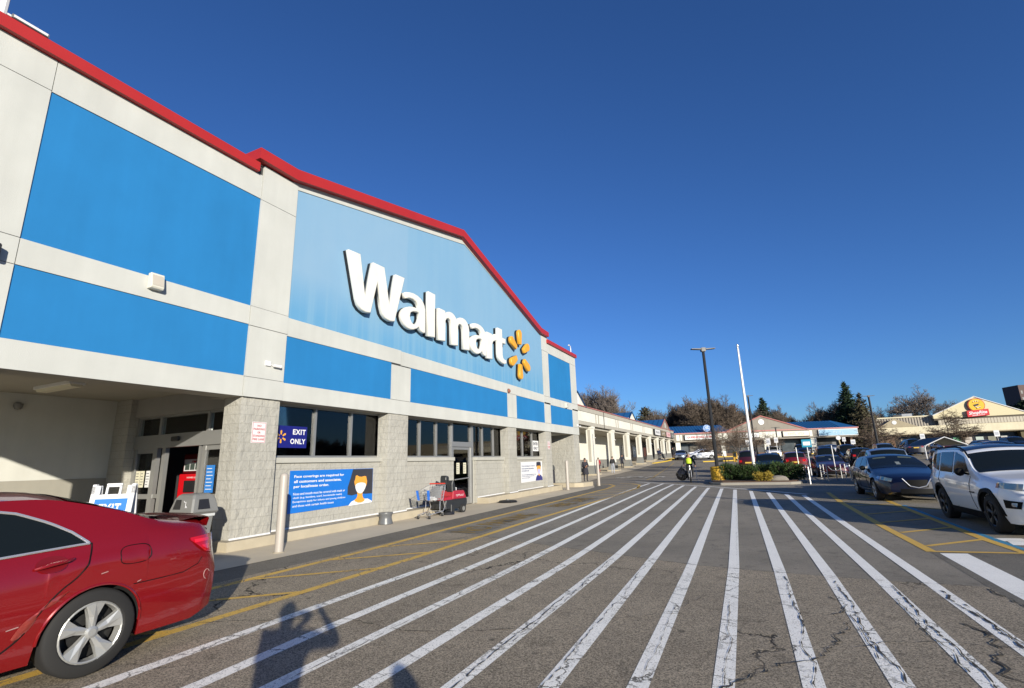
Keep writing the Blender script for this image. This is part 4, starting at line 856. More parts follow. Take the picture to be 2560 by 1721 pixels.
# --- supermarket
SY = 132
sr = empty('supermarket_building', (33, SY, 0), label='cream supermarket with a high pointed gable and brown ribbed mansard roof', cat='building')
def sb(name, mat, *a): return MB().box(*a).build(name, mat, sr, world=True)
sb('fascia', M_cream, 20.0, 70, SY, SY+.6, 5.25, 6.75); sb('fascia_lip', M_tan2, 20.0, 70, SY-.1, SY+.5, 5.1, 5.3)
sb('mansard_wall', M_mans, 20.1, 33.5, SY+1.2, SY+1.5, 6.75, 8.75); sb('roof_edge', M_cream, 19.9, 33.5, SY+1.0, SY+1.6, 8.7, 8.95); sb('body', M_tan2, 20.5, 90, SY+1.6, SY+50, 4.9, 8.5)
rb = MB()
for i in range(28): rb.box(20.3+i*.48, 20.3+i*.48+.07, SY+1.1, SY+1.2, 6.75, 8.7)
rb.build('mansard_rib', M_mrib, sr, world=True)
s_ = NT('ribbed_band'); x_ = s_.n('ShaderNodeSeparateXYZ', i0=s_.pos()).outputs[0]; fr = s_.math('FRACT', s_.math('MULTIPLY', x_, 2.08))
M_band = s_.done(s_.ramp(fr, [(.0, (.42, .38, .30)), (.7, (.40, .36, .28)), (.74, (.20, .17, .13)), (.95, (.22, .19, .14)), (.99, (.42, .38, .30))]), .6)
sb('band_wall', M_band, 33, 70, SY-.1, SY+.3, 6.75, 7.75); sb('dark_reveal', plain('dark_taupe', (.12, .1, .075), .8), 32.4, 46.5, SY-.05, SY+.2, 7.75, 8.1)
MB().prism([(32.3, SY-.3, 8.1), (46.6, SY-.3, 8.1), (46.6, SY-.3, 8.45), (39.4, SY-.3, 12.05), (32.3, SY-.3, 8.7)], (0, 1.0, 0)).build('gable', plain('cream_gable', (.70, .62, .40), .85, var=.05), sr, world=True)
MB().tube([(32.2, SY-.35, 8.75), (39.4, SY-.35, 12.12), (46.7, SY-.35, 8.5)], .1, 6).build('gable_trim', M_signw, sr, world=True)
MB().prism([(22.7, SY-.1, 6.75), (29.5, SY-.1, 6.75), (25.6, SY-.1, 8.6)], (0, .5, 0)).build('small_gable', M_tan2, sr, world=True)
MB().lathe([(.42, 0), (.42, .05)], (25.6, SY-.16, 7.75), 'y', 20).build('gable_medallion', M_signw, sr, world=True)
sb('storefront', M_shop, 20.5, 90, SY+2.4, SY+2.8, 1.6, 5.1); sb('brick_wall', M_brick, 20.2, 25.3, SY+.8, SY+2.5, 1.5, 5.1); sb('brick_wall', plain('olive_wall', (.12, .1, .05), .8, var=.5, scale=.5), 45.5, 60, SY+.8, SY+2.5, 1.5, 5.1)
for i, (x, c) in enumerate(((26.6, (.45, .4, .3)), (28, (.5, .5, .5)), (31, (.3, .2, .15)), (35.4, (.08, .3, .16)), (37.2, (.5, .45, .4)), (39.0, (.42, .5, .46)), (40.9, (.2, .2, .15)), (42.9, (.5, .52, .5)))):
    MB().box(x, x+1.2, SY+2.3, SY+2.4, 2.6, 4.2).build('window_poster', plain('poster_'+'abcdefgh'[i], c, .5, var=.35, scale=1.6), sr, world=True)
lg = empty('supermarket_sign', (39.4, SY-.35, 9), label='round yellow cart logo over a tilted red panel reading ShopRite', cat='sign')
def dsc(r, x, z, y0, y1, mt, nm): MB().lathe([(r, 0), (r, y1-y0)], (x-39.4, y0-(SY-.35), z-9), 'y', 32).build(nm, mt, lg)
dsc(1.35, 39.4, 10.35, SY-.75, SY-.35, plain('dark_red_plastic', (.4, .05, .02), .4), 'outer_ring'); dsc(1.22, 39.42, 10.35, SY-.8, SY-.74, plain('sign_yellow', (.85, .48, .02), .4, var=.1), 'yellow_disc')
rp = MB().add([(-1.75+a*3.4, -.55+e, -.95+b*1.25+a*.2) for e in (0, .5) for a, b in ((0, 0), (1, 0), (1, 1), (0, 1))], [(0, 1, 2, 3), (4, 7, 6, 5), (0, 4, 5, 1), (1, 5, 6, 2), (2, 6, 7, 3), (3, 7, 4, 0)]).build('red_panel', plain('sign_red', (.62, .02, .03), .4, var=.05), lg)
tt = text('ShopRite', M_txw, None, ((-.05, -.57, -.22), (1, 0, .06), (.2, 0, 1)), 2.85, .8, bold=.03); tt.parent = lg; MB().add([(-1.1, -.565, -.78), (.9, -.565, -.62), (1.0, -.565, -.55), (-1.0, -.565, -.68)], [(0, 1, 2, 3)]).build('swash', M_txw, lg)
MB().add([(-.55, -.5, 1.42), (.4, -.5, 1.62), (.34, -.5, 1.28), (-.32, -.5, 1.1)], [(0, 1, 2, 3)]).build('cart_basket', M_black, lg); MB().tube([(-.25, -.5, 1.08), (.0, -.5, .82), (.55, -.5, .95)], .06, 5).build('cart_frame', M_txw, lg); MB().tube([(-.05, -.5, .7), (.0, -.5, .72)], .09, 6).tube([(.45, -.5, .84), (.5, -.5, .86)], .09, 6).build('cart_wheel', M_black, lg)
for i in range(7):
    a = -.5+i*.17; dsc(.07, 39.4+a, 10.35+.45+.22*math.cos(a*2.2)+(i % 2)*.14, SY-.84, SY-.80, M_txw if i % 2 else M_black, 'dot')
for x, y, lab in ((28.2, SY+6, 'grey rooftop air unit on the supermarket'),):
    o = empty('rooftop_unit', (x, y, 8.5), label=lab, cat='air unit'); MB().box(-1.6, 0, -1, 1, .0, 1.1).build('cabinet', plain('dark_unit', (.06, .06, .06), .6), o, bevel=.05); MB().box(0, 1.9, -.8, .8, .5, 1.3).build('duct', M_steel, o, bevel=.05)
o = empty('satellite_dish', (31.4, SY+3, 8.5), label='small white dish on the supermarket roof edge', cat='dish'); MB().lathe([(.03, 0), (.3, .1), (.55, .35), (.5, .33), (.02, .04)], (0, 0, 0.2), 'z', 18, caps=False).build('dish', M_signw, o, smooth=True); MB().tube([(0, 0, 0), (0, 0, .3)], .05, 6).build('mast', M_steel, o)
o = empty('tower_block', (119.5, 335, 0), rz=.3, label='tall brown tower block cut by the right picture edge', cat='building')
MB().box(-1.5, 12, 0, 10, -5, 32.5).build('wall', plain('tower_brown', (.10, .065, .06), .8, var=.15), o)
for i in range(8): MB().box(-.9, -.1, -.06, 0, 5+i*3.3, 6.6+i*3.3).build('window', M_shop, o)

# --- street lights, flagpole
def lamp(x, y, h, z0, lab, r=.14, yaw=0., heads=2):
    o = empty('street_lamp', (x, y, z0), rz=yaw, label=lab, cat='street lamp', group='dark parking lot lamps')
    MB().tube([(0, 0, 0), (0, 0, h)], [r, r*.8], 4 if h < 9.5 and False else 8).build('pole', plain('lamp_black_'+lab[:3]+str(int(h)), (.006, .006, .007), .5), o)
    for i, s_ in enumerate((-1, 1)[:heads]):
        hd = MB().add([(s_*.15, -.13, h+.02), (s_*.15, .13, h+.02), (s_*.74, .15, h+.06), (s_*.74, -.15, h+.06), (s_*.15, -.13, h+.09), (s_*.15, .13, h+.09), (s_*.74, .15, h+.10), (s_*.74, -.15, h+.10)],
                 [(0, 1, 2, 3), (4, 7, 6, 5), (0, 4, 5, 1), (1, 5, 6, 2), (2, 6, 7, 3), (3, 7, 4, 0)]).build('lamp_head', M_black, o)
    MB().box(-.13, .13, -.13, .13, h-.1, h+.14).build('bracket', M_black, o); return o
lp = lamp(-2.6, 33.0, 7.1, 1.12, 'tall black lamp pole standing on a yellow base at the island', .11, yaw=.45)
o = empty('lamp_base', (-2.6, 33.0, .15), label='yellow painted concrete base under the black lamp pole', cat='base')
MB().lathe([(.40, -.1), (.40, .9), (.36, .95), (.01, .95)], n=24).build('concrete_base', plain('yellow_base_paint', (.62, .36, .02), .6, var=.15), o, smooth=True); MB().box(-.18, .18, -.18, .18, .95, .98).build('base_plate', M_black, o)
fp = empty('flagpole', (-.68, 36.9, .2), label='bare white tapered flagpole rising from the island shrubs', cat='flagpole')
MB().tube([(0, 0, 0), (0, 0, 4), (0, 0, 8.75)], [.10, .085, .045], 14).build('pole', plain('flagpole_white', (.78, .78, .76), .3, var=.05), fp, smooth=True)
MB().lathe([(.001, 8.95), (.07, 8.9), (.085, 8.83), (.07, 8.76), (.001, 8.71)], n=14).build('finial', M_chrome, fp, smooth=True); MB().lathe([(.065, 8.6), (.065, 8.72)], n=12).build('truck', M_steel, fp); MB().tube([(.1, 0, .8), (.07, 0, 8.6)], .008, 4).build('halyard', M_signw, fp)
lamp(-1.1, 88.2, 9.2, 1.8, 'distant black lamp right behind the flagpole', .15, yaw=.3); lamp(14.1, 84.5, 7.8, 1.5, 'distant dark lamp in front of the supermarket', .16, yaw=.2); lamp(2.4, 100, 4.6, 1.8, 'short dark lamp in front of the taupe gable', .12, yaw=.2)
# ================================================================== planting
M_bark = plain('grey_bark', (.13, .105, .085), .9, var=.25, scale=2); M_twig = plain('brown_twigs', (.16, .115, .08), .9, var=.3, scale=.4); M_twig2 = plain('grey_twigs', (.17, .14, .12), .9, var=.25, scale=.4)
def leafmat(name, a, b, sc_=1.3):
    s = NT(name); p = s.pos(); n1 = s.noise(sc_, 3, p); n2 = s.noise(sc_*14, 2, p)
    return s.done(s.mix(a, b, s.ramp(s.math('ADD', s.math('MULTIPLY', n1, .5), s.math('MULTIPLY', n2, .5)), [(.35, 0), (.65, 1)])), .7, 0, spec=.25)
M_fir = leafmat('dark_fir_needles', (.008, .020, .010), (.028, .05, .024)); M_olive = leafmat('olive_evergreen', (.04, .038, .02), (.085, .075, .042)); M_yew = leafmat('yew_green', (.010, .026, .007), (.045, .075, .018), 3.); M_gold = leafmat('golden_shrub', (.19, .14, .02), (.36, .26, .04), 5)
def bare_tree(seed, H, spread=.55, trunk=.28, levels=5, twigs=5, tw=.03, upright=.5, thin=.72):
    """tapered trunk and limbs; returns (limb mesh builder, twig mesh builder)"""
    rn = random.Random(seed); limbs = MB(); tws = MB()
    def branch(p, d, L, r, lev):
        n = 4 if lev < 2 else 3; pts = [p]; dd = d.copy()
        for i in range(n):
            dd = (dd+Vector((rn.uniform(-1, 1), rn.uniform(-1, 1), rn.uniform(-.6, 1)*upright))*.16).normalized(); pts.append(pts[-1]+dd*L/n)
        rs = [r*(1-.45*i/n) for i in range(n+1)]
        if lev <= levels-2: limbs.tube(pts, rs, 6 if lev < 2 else 4, caps=False)
        else:
            s_ = tw*(1.6 if lev == levels-1 else 1)
            for a, b in zip(pts, pts[1:]):
                q = (b-a).cross(Vector((rn.uniform(-1, 1), rn.uniform(-1, 1), rn.uniform(-1, 1)))).normalized()*s_*.5; tws.add([a-q, a+q, b+q*.6, b-q*.6], [(0, 1, 2, 3)])
        if lev >= levels: return
        k = rn.randint(3, 4) if lev < levels-1 else twigs
        for j in range(k):
            t = rn.uniform(.35, 1.) if lev else rn.uniform(.42, 1.); i = min(n-1, int(t*n)); q = pts[i].lerp(pts[i+1], t*n-i)
            az = rn.uniform(0, 6.283)+j*2.4; a = Vector((math.cos(az), math.sin(az), 0)); a = (a-dd*a.dot(dd)).normalized()
            nd = (dd*(1-spread*rn.uniform(.7, 1.3))+a*spread*rn.uniform(.8, 1.3)+Vector((0, 0, .12*upright))).normalized()
            branch(q, nd, L*thin*rn.uniform(.8, 1.1), max(r*.5, .01), lev+1)
        if lev < levels-1: branch(pts[-1], dd, L*thin, r*.55, lev+1)
    branch(Vector((0, 0, -.2)), Vector((0, 0, 1)), H*.34, trunk, 0)
    return limbs, tws
def tree_obj(name, lt, loc, label, group=None, rz=0, sc_=1., mats=(M_bark, M_twig)):
    o = empty(name, loc, rz, label, 'tree', group); o.scale = (sc_,)*3
    t = lt[0].build('trunk', mats[0], o, smooth=True); lt[1].build('crown', mats[1], o); return o
def again(o, loc, label, rz, sc_=1., group=None):
    c = copy_tree(o); c.location = loc; c.rotation_euler = (0, 0, rz); c.scale = (sc_,)*3 if not isinstance(sc_, tuple) else sc_; c['label'] = label
    if group: c['group'] = group
    return c
# round bare tree behind the arcade
big = tree_obj('bare_tree', bare_tree(12, 17, .40, .42, 7, 3, .05, 1.0, .75), (-34.3, 122, 1), 'large round bare tree alone above the arcade roof', mats=(M_bark, M_twig2))
bt1 = tree_obj('bare_tree', bare_tree(5, 6.3, .55, .07, 5, 5, .02, .6), (-2.3, 55, .2), 'slim bare tree behind the island, left of the flagpole')
again(bt1, (-3.2, 52.5, .3), 'smaller bare tree just behind the slim one near the yellow lamp base', 1.9, .85)
bt2 = tree_obj('bare_tree', bare_tree(21, 8.2, .72, .2, 6, 3, .035, .2, .72), (29.2, 112, 1.9), 'wide spreading bare tree in front of the supermarket mansard')
bt3 = again(bt2, (16.5, 104, 1.7), 'tangled bare tree in front of the end of the shop row', 2.2, .95)
bt4 = tree_obj('bare_tree', bare_tree(33, 21, .5, .4, 6, 5, .075, .7), (48.5, 205, 2), 'hazy broad bare tree above the supermarket roof', mats=(M_bark, M_twig2)); again(bt4, (39, 212, 2), 'smaller bare tree left of the hazy broad one', 1.2, .72); again(bt4, (25.5, 190, 2), 'thin bare tree above the supermarket, right of the dark evergreen', 2.5, .8)
# far-off wood: one mass
rn = random.Random(77); protos = [bare_tree(s_, 15, .42, .22, 6, 4, .055, 1.1, .70) for s_ in (101, 102, 103, 104)]
def wood(name, spots, mt, pr):
    m = MB()
    for (x, y, z, s_, a, k) in spots:
        ca, sa = math.cos(a)*s_, math.sin(a)*s_
        for src in pr[k]:
            m.add([(x+vx*ca-vy*sa, y+vx*sa+vy*ca, z+vz*s_) for vx, vy, vz in src.v], src.f)
    return tag(m.build(name, mt), kind='stuff', label='wood of bare brown trees rising behind the shop roofs')
spots = []
for i in range(84):
    t = i/83; x = -46+t*66+rn.uniform(-2, 2); y = 124+rn.uniform(0, 22)+max(0, x)*.25
    prof = 1.0+.28*math.exp(-((x+14)/7)**2)-.02*math.exp(-((x+28)/6)**2)-.10*math.exp(-((x-10)/8)**2)+.05*math.sin(x*.5)
    spots.append((x, y, 1.5, .80*prof*rn.uniform(.86, 1.08), rn.uniform(0, 6), i % 4))
wood('wood', spots, plain('wood_brown', (.13, .10, .075), .95, var=.35, scale=.12), protos)
rn2 = random.Random(5)
spots = [(38+i*3.2+rn2.uniform(-1, 1), 215+rn2.uniform(0, 30), 2, rn2.uniform(.42, .62), rn2.uniform(0, 6), i % 4) for i in range(22)]
wood('distant_wood', spots, plain('wood_grey', (.10, .085, .07), .95, var=.35, scale=.1), protos)
spots = [(62+i*1.25+rn2.uniform(-2, 2), 58+i*2.7+rn2.uniform(-3, 3), 1, rn2.uniform(.5, .62), rn2.uniform(0, 6), i % 4) for i in range(28)]
o_ = wood('roadside_wood', spots, bpy.data.materials['wood_grey'], protos); o_['label'] = 'wood of bare trees along the far side of the parking lot, mirrored in the store windows'
hm = MB(); hs = [(-70, 118), (-40, 150), (0, 158), (30, 172), (60, 240), (140, 300)]
for (a, b), (c, d) in zip(hs, hs[1:]):
    hm.add([(a, b, 1.5), (c, d, 1.5), (c, d+30, 9.2), (a, b+30, 9.2)], [(0, 1, 2, 3)]); hm.add([(a, b+30, 9.2), (c, d+30, 9.2), (c, d+90, 7), (a, b+90, 7)], [(0, 1, 2, 3)])
tag(hm.build('hill', plain('leaf_litter_hill', (.06, .048, .035), .95, var=.4, scale=.15)), kind='structure')
# conifers: whorls of drooping boughs made of many small needle sprays
def conifer(seed, H, Rr, dens=1., droop=.35, base=.06, blob_=False, sz=.28):
    rn = random.Random(seed); tr_, lf = MB(), MB(); tr_.tube([(0, 0, -.3), (0, 0, H*.98)], [H*.018+.05, .03], 7)
    nb = int(H*9*dens)
    for i in range(nb):
        t = base+(1-base)*(i/nb); z = H*t; az = i*2.399+rn.uniform(-.3, .3)
        R_ = Rr*((1-t)**.8)*rn.uniform(.55, 1.12) if not blob_ else Rr*math.sqrt(max(.02, 1-((t-.45)/.56)**2))*rn.uniform(.6, 1.1)
        d = Vector((math.cos(az), math.sin(az), 0)); tip = d*R_+Vector((0, 0, z-R_*droop)); st = Vector((0, 0, z))
        tr_.tube([st, tip], [.03, .01], 3, caps=False)
        n = max(4, int(R_*11))
        for k in range(n):
            u = rn.uniform(.12, 1.); p = st.lerp(tip, u); w_ = .28*R_*(1-u*.55)+.1
            p = p+Vector((rn.uniform(-1, 1)*w_, rn.uniform(-1, 1)*w_, rn.uniform(-.5, .5)*w_))
            a = Vector((rn.uniform(-1, 1), rn.uniform(-1, 1), rn.uniform(-.5, .7)))
            b = a.cross(Vector((rn.uniform(-1, 1), rn.uniform(-1, 1), rn.uniform(-1, 1)))).normalized(); a = a.normalized()*sz*rn.uniform(.6, 1.4)
            lf.add([p-b*sz*.22, p+b*sz*.22, p+a], [(0, 1, 2)])
    return tr_, lf
def con_obj(name, c, loc, label, mt, sc_=1.):
    o = empty(name, loc, 0, label, 'tree'); o.scale = (sc_,)*3; c[0].build('trunk', M_bark, o); c[1].build('crown', mt, o); return o
con_obj('evergreen_tree', conifer(1, 15.4, 5.6, 1.9, .25, .06, sz=.7), (17.2, 126.5, 1), 'tall pointed dark evergreen right of the shop row', M_fir)
con_obj('evergreen_tree', conifer(2, 12.5, 5.2, 1.5, .2, .05, sz=.6), (18.8, 122.5, 1), 'lower olive evergreen mixed into the tall dark one', M_olive)
con_obj('pine_tree', conifer(3, 13.6, 4.6, 1.1, -.12, .45, sz=.7), (1.2, 133, 1.5), 'dark flat-topped pine rising behind the taupe gable', M_fir)
con_obj('evergreen_tree', conifer(4, 13.2, 3.6, 1.2, .1, .1, True, sz=.6), (-25, 126, 1), 'rounded olive evergreen above the arcade roof', M_olive)
con_obj('evergreen_tree', conifer(6, 12.5, 2.9, 1.2, .1, .1, True, sz=.6), (-5.5, 128, 1), 'narrow brown evergreen between the lamp pole and flagpole', leafmat('brown_cedar', (.09, .05, .025), (.17, .10, .05)))
e5 = con_obj('evergreen_tree', conifer(7, 15, 5, 1.1, .1, .1, True, sz=.9), (73, 205, 1), 'dark rounded tree behind the right shoulder of the supermarket gable', M_fir)
for x, y, s_, lab in ((43.5, 185, .7, 'dark round shrub-like tree left of the supermarket gable'), (35, 200, .68, 'reddish dark tree behind the rooftop unit'), (80, 212, 1.05, 'dark tree at the far right behind the supermarket')): again(e5, (x, y, 1), lab, s_*5, s_)
# shrubs on the island
def shrub(seed, rx, ry, h, mt, name, loc, label, n=5000, sz=.05, spiky=.5):
    rn = random.Random(seed); lf, st = MB(), MB()
    lobes = [(rn.uniform(-.75, .75)*rx, rn.uniform(-.7, .7)*ry, rn.uniform(.25, .62)*h, rn.uniform(.3, .48)) for _ in range(11)]
    for k in range(n):
        lx, ly, lz, lr = lobes[k % len(lobes)]
        v = Vector((rn.gauss(0, 1), rn.gauss(0, 1), rn.gauss(0, 1))).normalized()*rn.uniform(.7, 1.08)
        p = Vector((lx+v.x*lr*rx, ly+v.y*lr*ry*1.2, lz+v.z*lr*h*.95))
        if p.z < .02: continue
        d = (v+Vector((rn.uniform(-1, 1), rn.uniform(-1, 1), rn.uniform(-.2, 1)))*spiky).normalized(); b = d.cross(Vector((rn.uniform(-1, 1), rn.uniform(-1, 1), rn.uniform(-1, 1)))).normalized()
        s_ = sz*rn.uniform(.7, 1.6); lf.add([p-b*s_*.35, p+b*s_*.35, p+d*s_*1.6], [(0, 1, 2)])
    for lx, ly, lz, lr in lobes: st.tube([(0, 0, 0), (lx*.6, ly*.6, lz*.6), (lx, ly, lz+.2*h)], [.03, .02, .008], 4)
    o = empty(name, loc, 0, label, 'shrub'); st.build('stem', M_bark, o); lf.build('foliage', mt, o); return o
IZ = .15
isl = [(-3.15, 33.0), (-2.85, 30.9), (-2.3, 30.2), (1.1, 30.4), (1.6, 31.0), (1.75, 37.5), (-3.5, 38.2)]
tag(MB().pz(isl, 0, IZ+.13).build('island_kerb', M_kerb, bevel=.03), kind='structure')
ctr = Vector((-.8, 33.8)); ins = [tuple(ctr+(Vector(p)-ctr)*.94) for p in isl]
tag(MB().pz(ins, .2, IZ+.18).build('planting_soil', plain('mulch_soil', (.09, .05, .03), .95, var=.4, scale=4, bump=.02, bs=25)), kind='structure')
shrub(1, 1.1, .9, 1.0, M_yew, 'yew_shrub', (-1.35, 32.9, .3), 'dark green yew right beside the yellow lamp base', 7000); shrub(2, 1.3, 1.0, 1.0, M_yew, 'yew_shrub', (-.25, 33.1, .3), 'spreading yew at the foot of the flagpole', 7000); shrub(3, 1.1, .9, .98, M_yew, 'yew_shrub', (.95, 33.2, .3), 'bright green yew at the right end of the island', 6000)
shrub(4, .44, .38, .5, M_gold, 'golden_shrub', (-.2, 31.1, .3), 'low golden shrub at the front of the island', 1800, .045); 
shrub(6, .5, .5, .9, leafmat('dark_twiggy', (.02, .02, .015), (.05, .045, .03)), 'dark_shrub', (-2.3, 36.6, .3), 'small dark twiggy shrub behind the lamp base', 1500, .05)
def rock(loc, sx, sy, sz_, seed, lab, mt):
    bm = bmesh.new(); bmesh.ops.create_icosphere(bm, subdivisions=3, radius=1); rn = random.Random(seed); dirs = [(Vector((rn.gauss(0, 1), rn.gauss(0, 1), rn.gauss(0, 1))).normalized(), rn.uniform(.72, .95)) for _ in range(14)]
    for v in bm.verts:
        for d, c in dirs:
            t = v.co.dot(d)
            if t > c: v.co -= d*(t-c)
        v.co = Vector((v.co.x*sx, v.co.y*sy, v.co.z*sz_))
    me = bpy.data.meshes.new('rock'); bm.to_mesh(me); bm.free(); me.materials.append(mt); o = bpy.data.objects.new('rock', me); COL.objects.link(o); o.location = loc; return tag(o, lab, 'rock')
M_rock = plain('island_rock', (.27, .24, .2), .85, var=.3, scale=4, bump=.01, bs=30)
rock((.55, 31.3, .38), .5, .35, .22, 1, 'low grey rock at the right front of the island', M_rock); rock((1.45, 36.2, .62), .42, .35, .42, 2, 'upright tan rock at the back right of the island', plain('tan_rock', (.42, .33, .22), .85, var=.3, scale=4))
# planted strips farther back
tag(sheet([[(-5.5, 76), (1.5, 78), (1.5, 81), (-5.5, 79)]], .1, 'planting_strip', plain('strip_soil', (.08, .05, .035), .95, var=.3)), kind='structure')
sheet(strip([(-7.6, 74.6), (-3.5, 75.4), (1.5, 76.6)], .3), .14, 'yellow_kerb', M_kyel, thick=.14); sheet(strip([(-12, 93.5), (-2, 96.5), (10, 100.5)], .35), .15, 'yellow_kerb', M_kyel, thick=.15)
again(bt1, (-3.2, 77.8, 1.2), 'bare tree in the planted strip in front of the shop row', 3.3, .8); again(bt1, (.2, 79.3, 1.3), 'second bare tree in the planted strip, right of the flagpole line', 5.1, .7)
# ================================================================== vehicles
def lerp_pts(pts, x):
    if x <= pts[0][0]: return pts[0][1]
    for (a, ya), (b, yb) in zip(pts, pts[1:]):
        if x <= b:
            return ya+(yb-ya)*(x-a)/(b-a)
    return pts[-1][1]
def sm(pts, x, w_=.12): return sum(lerp_pts(pts, x+d*w_)*k for d, k in ((-1, .15), (-.5, .2), (0, .3), (.5, .2), (1, .15)))
def smooth_line(p, n=2):
    for _ in range(n if len(p) > 2 else 0):
        q = [p[0]]
        for a, b in zip(p, p[1:]): q += [(a[0]*.75+b[0]*.25, a[1]*.75+b[1]*.25), (a[0]*.25+b[0]*.75, a[1]*.25+b[1]*.75)]
        p = q+[p[-1]]
    return p
def carpaint(name, col, metal=.25, rough=.32):
    s = NT(name); p = s.pos(obj=True); n = s.noise(2.2, 4, p)
    fl = s.vor(900, 'F1', p, 'Color')
    s.b.inputs['Coat Weight'].default_value = 1. if max(col) > .1 else .55; s.b.inputs['Coat Roughness'].default_value = .03
    return s.done(s.mix([x*.92 for x in col], col, n), s.math('MULTIPLY_ADD', n, .1).node.outputs[0] if False else rough, metal)
M_under = plain('underbody_black', (.01, .01, .01), .8, var=0); M_trim = plain('car_trim_black', (.006, .006, .0065), .6, var=0, spec=.12)
M_lamp = plain('headlamp_glass', (.35, .36, .38), .08, .4, var=.3, scale=9, coat=1., obj=True); M_tail = plain('tail_lamp_red', (.55, .005, .01), .12, var=.2, scale=12, coat=1., obj=True); M_tailh = plain('tail_lamp_bright', (.9, .02, .04), .15, var=0, coat=1.)
M_rim = plain('alloy_rim', (.50, .50, .48), .3, .5, var=.08); M_rimd = plain('dark_rim', (.05, .05, .05), .35, .6, var=.1); M_plate = plain('licence_plate', (.62, .40, .05), .5, var=0)
M_brake = plain('brake_disc_metal', (.03, .03, .03), .6, .5, var=.3)
class Car: pass
def make_car(name, L, W2, top, belt, plan, wheels, r, arch, roofw_k=.42, sill=.22, bow=(.16, .12), win=None, ws=None, rw=None, paint=None, wheelw=.22, rim='alloy', cladding=False, spokes=5, ds=.07, tail=None, head=None, grille=None, door=None, mirror=True, gloss=None, shoulder=.0, rails=False, rimr=.70, nose=True, plate=False):
    root = empty(name); A = []
    s_ = 0
    st = set(round(i*ds, 3) for i in range(int(L/ds)+1)); st.add(L)
    for k in range(0, 14): st.add(round(.012*k*k/2, 3)); st.add(round(L-.012*k*k/2, 3))
    for sw in wheels:
        for k in range(0, 25): st.add(round(sw-arch*math.cos(math.pi*k/24), 4))
        st.add(round(sw-arch-.004, 4)); st.add(round(sw+arch+.004, 4))
    st = sorted(x for x in st if 0 <= x <= L)
    zc = r
    def zb(x):
        for sw in wheels:
            if abs(x-sw) <= arch: return max(sill, zc+math.sqrt(max(0, arch*arch-(x-sw)**2)))
        e = min(x, L-x); return sill+max(0, .22-e)*.35
    fT = lambda x: sm(top, x); fB = lambda x: min(sm(belt, x), fT(x)-.015); fW = lambda x: W2*sm(plan, x, .06)
    def side(x, z):
        """half width of the body side at station x, height z"""
        b = fB(x); w0 = fW(x)
        if z <= b:
            t = (z-sill)/(b-sill); crease = .012*math.exp(-((z-b+.16)/.035)**2)
            return w0*(.925+.10*math.sin(min(1, max(0, t))*math.pi*.82)**.8-.03*max(0, t-.8)/.2)*.985+crease-shoulder*max(0, t-.9)
        yb = side(x, b-1e-4); return yb-roofw_k*(z-b)-.35*(z-b)**2*.3
    def shift(x): return -bow[0]*max(0, 1-x/(L*.42)) + bow[1]*max(0, 1-(L-x)/(L*.4))
    def P(x, y, z, wref): k = 1-(y/max(.01, wref))**2; return (y, x-L/2+shift(x)*max(0, k), z)
    def ring(x):
        b, t, z0 = fB(x), fT(x), zb(x); w0 = side(x, b); pts = [(side(x, z0)-.12, z0+.0), (side(x, z0), z0)]
        for k in range(1, 8):
            z = z0+(b-z0)*k/7; pts.append((side(x, z), z))
        h = t-b; bl = max(0, min(1, (h-.06)/.2)); bl = bl*bl*(3-2*bl); zr = b+h*(.55+.31*bl)
        for k in range(1, 5):
            z = b+(zr-b)*k/4; pts.append((side(x, z)*bl+(w0-(.05+.06*k/4)*k/4)*(1-bl), z))
        yr = pts[-1][0]
        for k in range(1, 7):
            y = yr*(1-k/6); z = t-(t-zr)*(y/yr)**2.2; pts.append((y, z))
        return pts, w0
    rows = []
    for x in st:
        pts, w0 = ring(x); rows.append([P(x, -y, z, w0*1.02) for y, z in pts][:-1]+[P(x, 0, pts[-1][1], w0*1.02)]+[P(x, y, z, w0*1.02) for y, z in reversed(pts[:-1])])
    b = MB().grid(rows)
    n = len(rows[0])
    for rrow, rev in ((rows[0], 0), (rows[-1], 1)):       # end caps built as a ladder across the width
        k = n//2
        for i in range(1, k):
            b.add([rrow[i], rrow[n-1-i], rrow[n-2-i], rrow[i+1]] if i+1 < k else [rrow[i], rrow[n-1-i], rrow[k]], [(0, 1, 2, 3)] if i+1 < k else [(0, 1, 2)])
    # bowed end caps: subdivide ladder across
    body = MB().grid(rows)
    for x in (st[0], st[-1]):
        pts, w0 = ring(x); g = []
        for (y, z) in pts[1:]:
            g.append([P(x, -y+2*y*j/10, z, w0*1.02) for j in range(11)])
        body.grid(g)
    bo = body.build('body', paint, root, smooth=True)
    # underbody and dark wheel wells
    MB().box(-W2+.27, W2-.27, -L/2+.25, L/2-.25, sill-.02, .70).build('underbody', M_under, root)
    car = Car(); car.root, car.side, car.P, car.fB, car.fT, car.fW, car.L, car.body, car.ring, car.W2 = root, side, P, fB, fT, fW, L, bo, ring, W2
    def patch(name_, mat, xs, lo, hi, sgn, off=.006, rows_=5, par=root, smooth=True):
        g = []
        for x in xs:
            a, c = lo(x), hi(x); wr = side(x, fB(x))*1.02; g.append([])
            for k in range(rows_+1):
                z = a+(c-a)*k/rows_; y = side(x, z); q = P(x, y, z, wr); g[-1].append((sgn*(y+off), q[1], z))
        return MB().grid(g).build(name_, mat, par, smooth=smooth)
    car.patch = patch
    def rng(a, b_, n_=14): return [a+(b_-a)*i/n_ for i in range(n_+1)]
    car.rng = rng
    for wdef in (win or []):
        x0, x1, lo, hi = wdef
        for sgn in (-1, 1): patch('side_window', M_cglass, rng(x0, x1, 16), lambda x: lerp_pts(lo, x), lambda x: max(lerp_pts(lo, x)+.004, lerp_pts(hi, x)), sgn)
